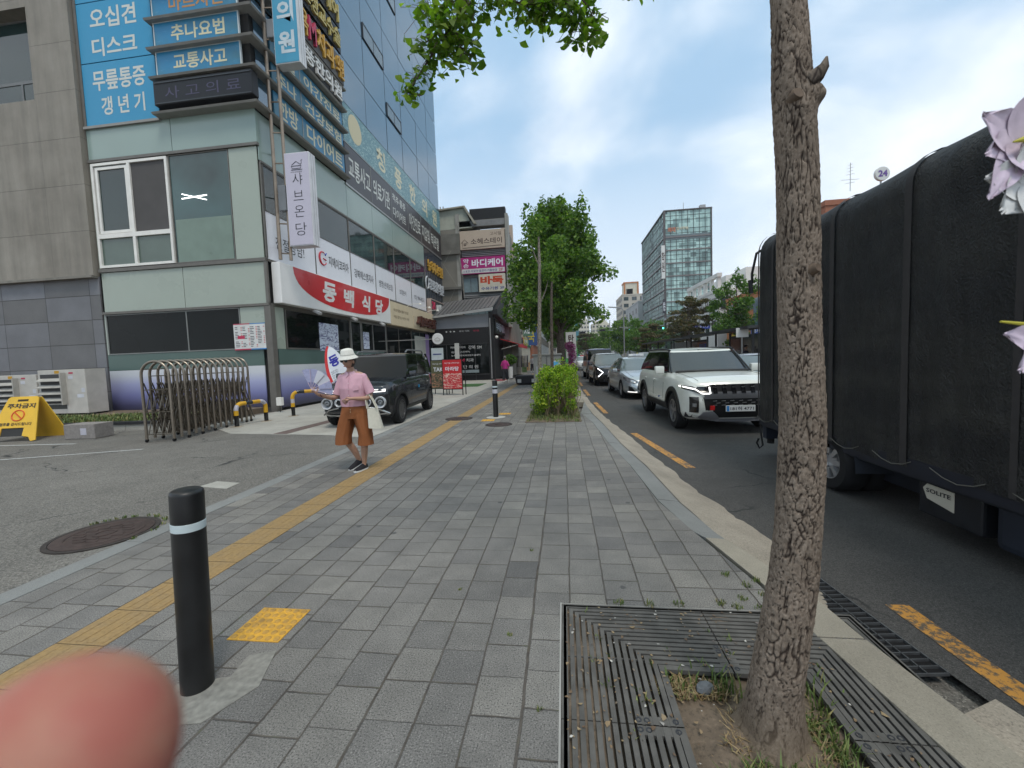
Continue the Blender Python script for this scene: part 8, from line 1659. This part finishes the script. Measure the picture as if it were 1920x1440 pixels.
# pelvis root
nd_.append(((0, .0, .86), (.135, .10))); root = 0
sp = chain(nd_, ed_, [((.0, -.005, .98), (.125, .095)), ((0, -.012, 1.12), (.13, .098)), ((0, -.005, 1.25), (.125, .085)), ((0, -.0, 1.33), (.07, .06)), ((-.005, -.035, 1.385), (.046, .046)), ((-.008, -.055, 1.43), (.052, .055))], root)
# legs: her right leg (image left) carries weight behind, left foot in front
rl = chain(nd_, ed_, [((-.085, .0, .80), .092), ((-.13, -.06, .47), .056), ((-.115, -.0, .38), .052), ((-.06, .06, .26), .050), ((-.015, .115, .09), .031)], root)
ll = chain(nd_, ed_, [((.085, .0, .80), .092), ((.125, -.05, .47), .056), ((.125, -.045, .36), .051), ((.115, -.035, .24), .048), ((.10, -.02, .085), .030)], root)
chain(nd_, ed_, [((-.03, .095, .05), .032), ((-.10, .01, .035), (.034, .024))], rl[-1]); chain(nd_, ed_, [((.09, -.03, .045), .032), ((.05, -.13, .028), (.034, .022))], ll[-1])
# arms: her right arm raised with the fan (image left), left arm bent across the belly with the bag
ra = chain(nd_, ed_, [((-.13, .0, 1.29), .055), ((-.175, -.0, 1.24), .046), ((-.21, -.03, 1.02), .037), ((-.255, -.12, 1.01), .034), ((-.375, -.26, 1.08), .022)], sp[3])
la = chain(nd_, ed_, [((.13, .0, 1.29), .055), ((.185, .01, 1.23), .046), ((.235, .0, 1.00), .037), ((.20, -.09, .985), .034), ((.05, -.21, 1.00), .0225)], sp[3])
hand(nd_, ed_, ra[-1], (-.375, -.26, 1.08), (-.55, -.35, .75), (-.3, -.9, .1), (.5, -.1, .55), 1.05, .95, .1); hand(nd_, ed_, la[-1], (.05, -.21, 1.0), (-.85, -.28, -.32), (.1, -.8, .6), (-.3, -.5, .8), .55, .95, .1)
vs, fs = skinmesh('body', nd_, ed_, MS, PW); b = MB(); b.add(vs, fs)
# head merged in the same body surface: shaped ellipsoid rings with face
def head(b, c, rz, tilt, s=1.):
    T_ = Matrix.Translation(c) @ Matrix.Rotation(rz, 4, 'Z') @ Matrix.Rotation(tilt, 4, 'X'); rows = []
    for i in range(25):
        ph = -math.pi/2+math.pi*i/24; z = .115*math.sin(ph); row = []
        for k in range(32):
            a = 2*math.pi*k/32; x, y = .074*math.cos(ph)*math.sin(a), -.092*math.cos(ph)*math.cos(a)
            fr = max(0, math.cos(a))
            if z < -.02: x *= 1-.35*((-.02-z)/.095)**1.3; y *= 1-.10*((-.02-z)/.095)
            if fr > 0:
                y += .012*fr*max(0, (z+.02)/.13) ; g_ = lambda zz, ww, xx=0, xw=.02: math.exp(-((z-zz)/ww)**2-((x-xx)/xw)**2)
                y -= .024*g_(-.025, .016, 0, .013)+.012*g_(-.002, .022, 0, .010); y += .008*(g_(.008, .012, .03, .014)+g_(.008, .012, -.03, .014)); y -= .008*(g_(-.060, .007, 0, .022)+g_(-.072, .007, 0, .018)); y += .004*g_(-.066, .003, 0, .024); y -= .008*g_(-.098, .014, 0, .02); y -= .004*(g_(-.03, .02, .042, .018)+g_(-.03, .02, -.042, .018))
            row.append(T_ @ (V3((x, y, z))*s))
        rows.append(row)
    b.grid(rows, True)
    for sg in (-1, 1): b.ell((sg*.074, .008, -.02), (.010, .022, .032), 10, 8, T_ @ Matrix.Scale(s, 4))
    return T_
TH = head(b, (-.015, -.075, 1.505), R(-14), R(10), .96)
wb_ = b.build('body', MS, PW, smooth=True, local=True, ang=180)
MHAIR = M((.03, .025, .022), .6, var=.3, scale=60)
b = MB(); b.ell((0, .028, .0), (.082, .080, .105), 20, 12, TH); b.build('hair', MHAIR, PW, smooth=True, local=True)
b = MB(); b.lathe([(.128, .030), (.130, .034), (.093, .078), (.088, .086), (.080, .138), (.068, .154), (.04, .163), (.0001, .165)], (0, .006, -.006), seg=40, T=TH)
for i, v in enumerate(b.v): b.v[i] = tuple(V3(v)+.004*noise.noise_vector(V3(v)*18))
b.build('bucket_hat', M((.66, .65, .60), .9, var=.08, scale=60, bump=.0015, bs=300), PW, smooth=True, local=True, ang=60)
b = MB(); b.lathe([(.128, .030), (.091, .074), (.085, .084)], (0, .006, -.008), seg=40, T=TH); b.lathe([(.094, .080), (.0955, .088), (.091, .093)], (0, .006, -.006), seg=40, T=TH); b.build('hat_lining', M((.5, .49, .45), .9), PW, smooth=True, local=True)
b = MB()
for sg in (-1, 1): b.ell((sg*.031, -.094, .006), (.026, .008, .020), 16, 8, TH)
b.build('sunglasses', M((.008, .007, .007), .1, coat=1.), PW, smooth=True, local=True); b = MB()
b.tube([TH @ V3((-.075, .0, .012)), TH @ V3((-.056, -.082, .014)), TH @ V3((0, -.104, .016)), TH @ V3((.056, -.082, .014)), TH @ V3((.075, .0, .012))], .003, 6); b.build('glasses_frame', M((.06, .03, .02), .4), PW, local=True)
b = MB(); b.ell((0, -.092, -.064), (.020, .006, .0065), 12, 6, TH); b.build('lips', M((.33, .10, .09), .5), PW, smooth=True, local=True)
# shirt
def loft(rings, name, mat, par, fold=.006, seg=40, closed_top=False, seed=1, freq=9, thick=0, ang=180):
    """rings: (cx, cy, z, rx, ry, tiltx) stacked"""
    b = MB(); rows = []; R_ = []
    for a_, c_ in zip(rings, rings[1:]):
        for k in range(4): t_ = k/4; R_.append([p+(q-p)*t_ for p, q in zip(a_, c_)])
    R_.append(list(rings[-1]))
    for (cx_, cy_, z, rx, ry) in R_:
        row = []
        for k in range(seg):
            a = 2*math.pi*k/seg; f_ = fold*(noise.noise(V3((math.cos(a)*2.2+seed, math.sin(a)*2.2, z*3.5)))+.6*noise.noise(V3((math.cos(a)*5, math.sin(a)*5+seed, z*freq)))); row.append((cx_+(rx+f_)*math.cos(a), cy_+(ry+f_)*math.sin(a), z+.4*f_))
        rows.append(row)
    b.grid(rows, True); return b
MPINK = M((.60, .36, .43), .8, var=.06, scale=10, bump=.0015, bs=25, spec=.2); MBRN = M((.235, .085, .032), .8, var=.10, scale=6, bump=.002, bs=18, spec=.2)
b = loft([(0, -.005, .885, .172, .128), (0, -.008, .95, .176, .135), (0, -.015, 1.05, .172, .138), (0, -.018, 1.13, .178, .140), (0, -.010, 1.20, .182, .125), (0, -.005, 1.26, .182, .112), (0, -.0, 1.312, .165, .092), (-.002, -.005, 1.335, .10, .070), (-.004, -.018, 1.352, .065, .060)], 'shirt', MPINK, PW, .009, 56)
def sleeve(p0, p1, r0, r1, n=8):
    p0, p1 = V3(p0), V3(p1); d = (p1-p0).normalized(); a = d.orthogonal().normalized(); c_ = d.cross(a); rows = []
    for i in range(n+1):
        t_ = i/n; rr = r0+(r1-r0)*t_; rows.append([p0.lerp(p1, t_)+(a*math.cos(q)+c_*math.sin(q))*(rr+.004*noise.noise(V3((q*2, t_*5, r0*50)))) for q in [2*math.pi*k/24 for k in range(24)]])
    b.grid(rows, True)
sleeve((-.125, .0, 1.285), (-.205, -.022, 1.045), .064, .066); sleeve((.125, .0, 1.285), (.232, .005, 1.045), .064, .066); b.ell((-.145, 0, 1.262), (.056, .064, .064), 16, 10); b.ell((.145, 0, 1.262), (.056, .064, .064), 16, 10)
b.build('shirt', MPINK, PW, smooth=True, local=True, ang=180)
b = MB()
for sg in (-1, 1): b.prism([(-.004+sg*.004, -.092, 1.318), (-.004+sg*.055, -.062, 1.362), (-.004+sg*.078, -.050, 1.325), (-.004+sg*.040, -.110, 1.268)], (0, -.008, .003))
b.tube([(-.06, .0, 1.35), (-.04, .045, 1.365), (.0, .06, 1.368), (.04, .045, 1.365), (.055, .0, 1.35)], .012, 6); b.build('collar', M((.63, .40, .47), .8, var=.04), PW, smooth=True, local=True, ang=40)
b = MB(); b.tube([(-.004, -.110, 1.29), (-.003, -.139, 1.22), (-.002, -.164, 1.13), (-.001, -.161, 1.05), (0, -.152, .95), (0, -.142, .89)], .0035, 5); b.build('placket', M((.52, .30, .37), .8), PW, local=True)
b = MB()
for z, y in ((1.20, -.148), (1.12, -.168), (1.04, -.165), (.96, -.157)): b.ell((-.001, y, z), (.006, .003, .006), 8, 5)
b.build('buttons', M((.7, .62, .64), .4), PW, local=True)
b = MB(); b.grid([[(.06, -.158, 1.17), (.125, -.128, 1.175)], [(.06, -.164, 1.10), (.125, -.136, 1.105)]]); b.build('pocket', M((.57, .34, .41), .8), PW, local=True)
# culottes
b = loft([(0, 0, .72, .185, .135), (0, .0, .80, .182, .138), (0, -.002, .88, .165, .125), (0, -.003, .915, .152, .116)], 'waist', MBRN, PW, .006, 56)
def leg(rings):
    bb = loft(rings, 'leg', MBRN, PW, .016, 40, seed=rings[0][0]*30+4, freq=5); o_ = len(b.v); b.v += bb.v; b.f += [tuple(i+o_ for i in f) for f in bb.f]; b.mi += bb.mi
leg([(-.150, -.055, .375, .100, .118), (-.145, -.045, .48, .097, .115), (-.118, -.025, .62, .098, .118), (-.088, -.005, .76, .098, .120), (-.07, 0, .86, .08, .11)])
leg([(.150, -.045, .355, .102, .118), (.145, -.035, .48, .098, .115), (.118, -.02, .62, .098, .118), (.088, -.005, .76, .098, .120), (.07, 0, .86, .08, .11)])
b.build('culottes', MBRN, PW, smooth=True, local=True, ang=180)
b = MB()
for z in (.845, .815): b.ell((.0, -.142, z), (.007, .004, .007), 8, 5)
b.build('trouser_buttons', M((.5, .4, .25), .4), PW, local=True)
# shoes
def shoe(T_):
    prof = [(.04, .030, .026), (.02, .040, .066), (-.02, .042, .070), (-.07, .044, .052), (-.12, .046, .040), (-.155, .040, .030), (-.178, .022, .018)]; rows = []; so_ = []
    for y, w, h in [(.062, .018, .05)]+prof:
        rows.append([T_ @ V3((w*math.cos(a), y, .018+h*max(0, math.sin(a)))) for a in [math.pi*k/12 for k in range(13)]]); so_.append((y, w+.004))
    b = MB(); b.grid(rows); o = b.build('shoe', M((.014, .013, .016), .85, var=.2, scale=60, bump=.001, bs=200), PW, smooth=True, local=True, ang=180)
    b = MB(); up_ = [T_ @ V3((w, y, .020)) for y, w in so_]+[T_ @ V3((0, -.188, .020))]+[T_ @ V3((-w, y, .020)) for y, w in so_[::-1]]+[T_ @ V3((0, .07, .02))]; b.prism([T_ @ V3((0, 0, 0))*0+p for p in up_], (T_.to_3x3() @ V3((0, 0, -.022)))); b.build('sole', M((.55, .55, .54), .6), o, local=True, bevel=.003)
shoe(Matrix.Translation((-.02, .11, .035)) @ Matrix.Rotation(R(-30), 4, 'Z') @ Matrix.Rotation(R(16), 4, 'X')); shoe(Matrix.Translation((.092, -.02, .002)) @ Matrix.Rotation(R(-20), 4, 'Z'))
b = MB(); b.tube([V3((-.375, -.26, 1.08))+V3((.03, .035, -.02))+(V3((.55, -.3, -.4)).normalized()*math.cos(a)+V3((0, .8, -.6)).normalized()*math.sin(a))*.027 for a in [k*math.pi/8 for k in range(17)]], .005, 6); b.build('bracelet', M((.10, .015, .02), .4), PW, local=True)
# tote bag and fan are held: things of their own
TWm = WM[PW.name]
tb_ = thing('tote_bag', 'cream canvas tote bag hanging from the crook of the walking woman\'s arm', 'bag', tuple(TWm @ V3((.24, -.06, .70))))
def Wp(*p): return TWm @ V3(p)
b = MB(); rows = []
for i in range(9):
    v = i/8; z = .58+.27*v; w = .115-.030*v; dth = .05*(1-v)+.012; row = []
    for k in range(28):
        a = 2*math.pi*k/28; c_, s_ = math.cos(a), math.sin(a); row.append(Wp(.275+.04*(1-v)+.10*(v-1)*0+(abs(c_)**.5)*math.copysign(1, c_)*w*.72, -.08+(abs(s_)**.5)*math.copysign(1, s_)*dth+math.copysign(1, c_)*abs(c_)**.5*w*.35, z+.006*noise.noise(V3((a, v*3, 2)))-.10*math.copysign(abs(c_)**.5, c_)*w*2*(1-v)*.6))
    rows.append(row)
b.grid(rows, True); b.poly(rows[0]); b.build('body', M((.55, .53, .45), .9, var=.06, scale=30, bump=.001, bs=250, spec=.2), tb_, smooth=True, ang=60)
for off in (-.02, .025): b = MB(); b.tube([Wp(.215, -.10+off, .85), Wp(.20, -.09+off, .96), Wp(.205, -.065+off, 1.028), Wp(.24, -.05+off, 1.03), Wp(.285, -.06+off, .95), Wp(.335, -.07+off, .84)], .008, 6); b.build('handle', M((.57, .54, .45), .9), tb_, smooth=True)
fn = thing('hand_fan', 'translucent lavender folding fan with white ribs held up by the walking woman', 'fan', tuple(Wp(-.42, -.31, 1.14)))
hub = V3((-.415, -.315, 1.145)); fu, fv = V3((1, .05, -.12)).normalized(), V3((.10, .0, 1)).normalized(); MFAN = M((.33, .34, .50), .4, var=.15, scale=30); MFW = M((.55, .56, .62), .5)
angs = [R(118), R(96), R(74), R(52), R(30), R(8), R(-10)]
for k in range(6):
    a0, a1 = angs[k], angs[k+1]; b = MB(); P_ = lambda a, r_: TWm @ (hub+(fu*math.cos(a)+fv*math.sin(a))*r_+V3((0, .006*((k % 2)*2-1), 0))); b.prism([P_(a0, .10), P_(a0, .265), P_((a0+a1)/2, .27), P_(a1, .265), P_(a1, .10)], TWm.to_3x3() @ V3((0, .0015, 0))); b.build('fan_panel', MFW if k in (2, 3) else MFAN, fn)
for a in angs: b = MB(); b.tube([TWm @ hub, TWm @ (hub+(fu*math.cos(a)+fv*math.sin(a))*.25+V3((0, -.004, 0)))], .0028, 5); b.build('rib', M((.66, .5, .55), .5), fn)
# simple but complete standing or walking figure seen from afar
def walker(label, x, y, rz, H, top, bot, hair, stride=.12, back=True, group=None, sk=MS):
    s = H/1.65; t = thing('person', label, 'person', (x, y, 0), rz, group, s); n_, e_ = [], []
    n_.append(((0, 0, .88), (.14, .10))); c = chain(n_, e_, [((0, 0, 1.05), (.13, .10)), ((0, 0, 1.25), (.15, .10)), ((0, 0, 1.36), (.07, .06)), ((0, -.01, 1.43), .045)], 0)
    for sg in (-1, 1):
        l = chain(n_, e_, [((sg*.09, 0, .80), .09), ((sg*.10, sg*stride*.5-.02, .46), .06), ((sg*.10, sg*stride, .10), .036), ((sg*.10, sg*stride-.10, .04), (.036, .028))], 0)
        a = chain(n_, e_, [((sg*.15, 0, 1.31), .055), ((sg*.22, .02, 1.08), .04), ((sg*.23, -.08-sg*stride*.4, .88), .028)], c[1]); hand(n_, e_, a[-1], n_[a[-1]][0], (0, -.2, -1), (sg, 0, 0), (0, -1, 0), .3, .9, .08)
    vs, fs = skinmesh('body', n_, e_, sk, t, 1); b = MB(); b.add(vs, fs); T_ = head(b, (0, -.02, 1.535), 0, 0, .95); b.build('body', sk, t, smooth=True, local=True, ang=180)
    b = MB(); b.ell((0, .02, .025), (.086, .098, .105), 16, 10, T_); b.build('hair', hair, t, smooth=True, local=True)
    b = loft([(0, 0, .84, .175, .13), (0, 0, 1.0, .165, .125), (0, 0, 1.2, .18, .125), (0, 0, 1.32, .15, .09), (0, 0, 1.38, .06, .06)], 's', top, t, .012, 32)
    for sg in (-1, 1):
        rows = []; p0, p1 = V3((sg*.13, 0, 1.30)), V3((sg*.225, .0, 1.02))
        for i in range(5): q = p0.lerp(p1, i/4); rows.append([q+V3((math.cos(k*.5236), math.sin(k*.5236), 0))*.065 for k in range(12)])
        b.grid(rows, True)
    b.build('top', top, t, smooth=True, local=True, ang=180)
    b = loft([(0, 0, .62, .17, .13), (0, 0, .8, .18, .135), (0, 0, .9, .155, .115)], 'w', bot, t, .008, 32)
    for sg in (-1, 1): bb = loft([(sg*.105, sg*stride*.85, .16, .085, .09), (sg*.10, sg*stride*.45, .46, .095, .10), (sg*.09, 0, .80, .10, .12)], 'l', bot, t, .01, 24); o_ = len(b.v); b.v += bb.v; b.f += [tuple(i+o_ for i in f) for f in bb.f]; b.mi += bb.mi
    b.build('trousers', bot, t, smooth=True, local=True, ang=180)
    for sg in (-1, 1): b = MB(); b.ell((sg*.10, sg*stride-.06, .045), (.045, .125, .045), 12, 8); b.build('shoe', MT_WHITE if back else MT_BLK, t, smooth=True, local=True)
    return t
walker('person in a magenta top and dark trousers seen from behind by the shop entrance', -3.6, 25.2, R(180), 1.62, M((.42, .03, .20), .8, var=.08), M((.02, .02, .024), .8), M((.16, .15, .14), .7, var=.3, scale=50))
walker('person in pale clothes far along the shop fronts', -3.1, 41, R(0), 1.65, M((.45, .42, .42), .8), M((.05, .05, .06), .8), MHAIR); walker('person in a grey top bending the line of shops far away', -2.6, 47, R(160), 1.68, M((.18, .17, .17), .8), M((.03, .03, .04), .8), MHAIR)
walker('person in a white top waiting at the bus shelter', 9.0, 26.5, R(-20), 1.66, M((.55, .53, .52), .8), M((.07, .06, .08), .8), MHAIR); walker('person in dark clothes at the far end of the bus shelter', 9.3, 22.5, R(20), 1.7, M((.05, .05, .07), .8), M((.10, .08, .06), .8), MHAIR)
# ------------------------------------------------------------------ the photographer's fingertip close to the lens
g = G('finger_skin'); P = g.tc.outputs['Object']; g.col(g.mix(g.mr(g.noise(P, 90, 4), .35, .65), (.36, .19, .135), (.33, .11, .085))); g.rough(.55); g.b.inputs['Specular IOR Level'].default_value = .25; g.b.inputs['Subsurface Weight'].default_value = .2; g.b.inputs['Subsurface Radius'].default_value = (.012, .004, .002); g.b.inputs['Subsurface Scale'].default_value = 1.
o_ = V3((0, 0, 1.45)); tipc = at3(117, 1436, .050); axis = (at3(-80, 1900, .044)-tipc).normalized(); a_ = axis.cross(fw).normalized(); c_ = axis.cross(a_); b = MB(); rows = []
for i in range(15): ph = math.pi/2*(1-i/14); rows.append([tipc-axis*.0120*math.sin(ph)+(a_*math.cos(q)*.0119+c_*math.sin(q)*.0105)*math.cos(ph) for q in [2*math.pi*k/40 for k in range(40)]])
for i in range(1, 12): t_ = i/11; rr = 1+.10*math.sin(t_*3.5)+.10*t_; rows.append([tipc+axis*.055*t_+(a_*math.cos(q)*.0119+c_*math.sin(q)*.0105)*rr for q in [2*math.pi*k/40 for k in range(40)]])
b.grid(rows, True); fo = tag(b.build('finger', g.m, smooth=True, ang=180), 'blurred pink fingertip of the photographer covering the lower left corner', 'finger')
# ================================================================== the air: thin haze over the far end of the street
hm = bpy.data.materials.new('haze'); hm.use_nodes = True; hm.node_tree.nodes.clear(); _o = hm.node_tree.nodes.new('ShaderNodeOutputMaterial'); _v = hm.node_tree.nodes.new('ShaderNodeVolumePrincipled')
_v.inputs['Color'].default_value = (.86, .92, 1, 1); _v.inputs['Density'].default_value = .0004; _v.inputs['Anisotropy'].default_value = .2; hm.node_tree.links.new(_v.outputs[0], _o.inputs['Volume'])
b = MB(); b.box(-320, 620, -80, 1540, -1.3, 140); o = b.build('haze', hm); o['kind'] = 'stuff'; o['label'] = 'thin pale summer haze over the far end of the street'; o['category'] = 'haze'
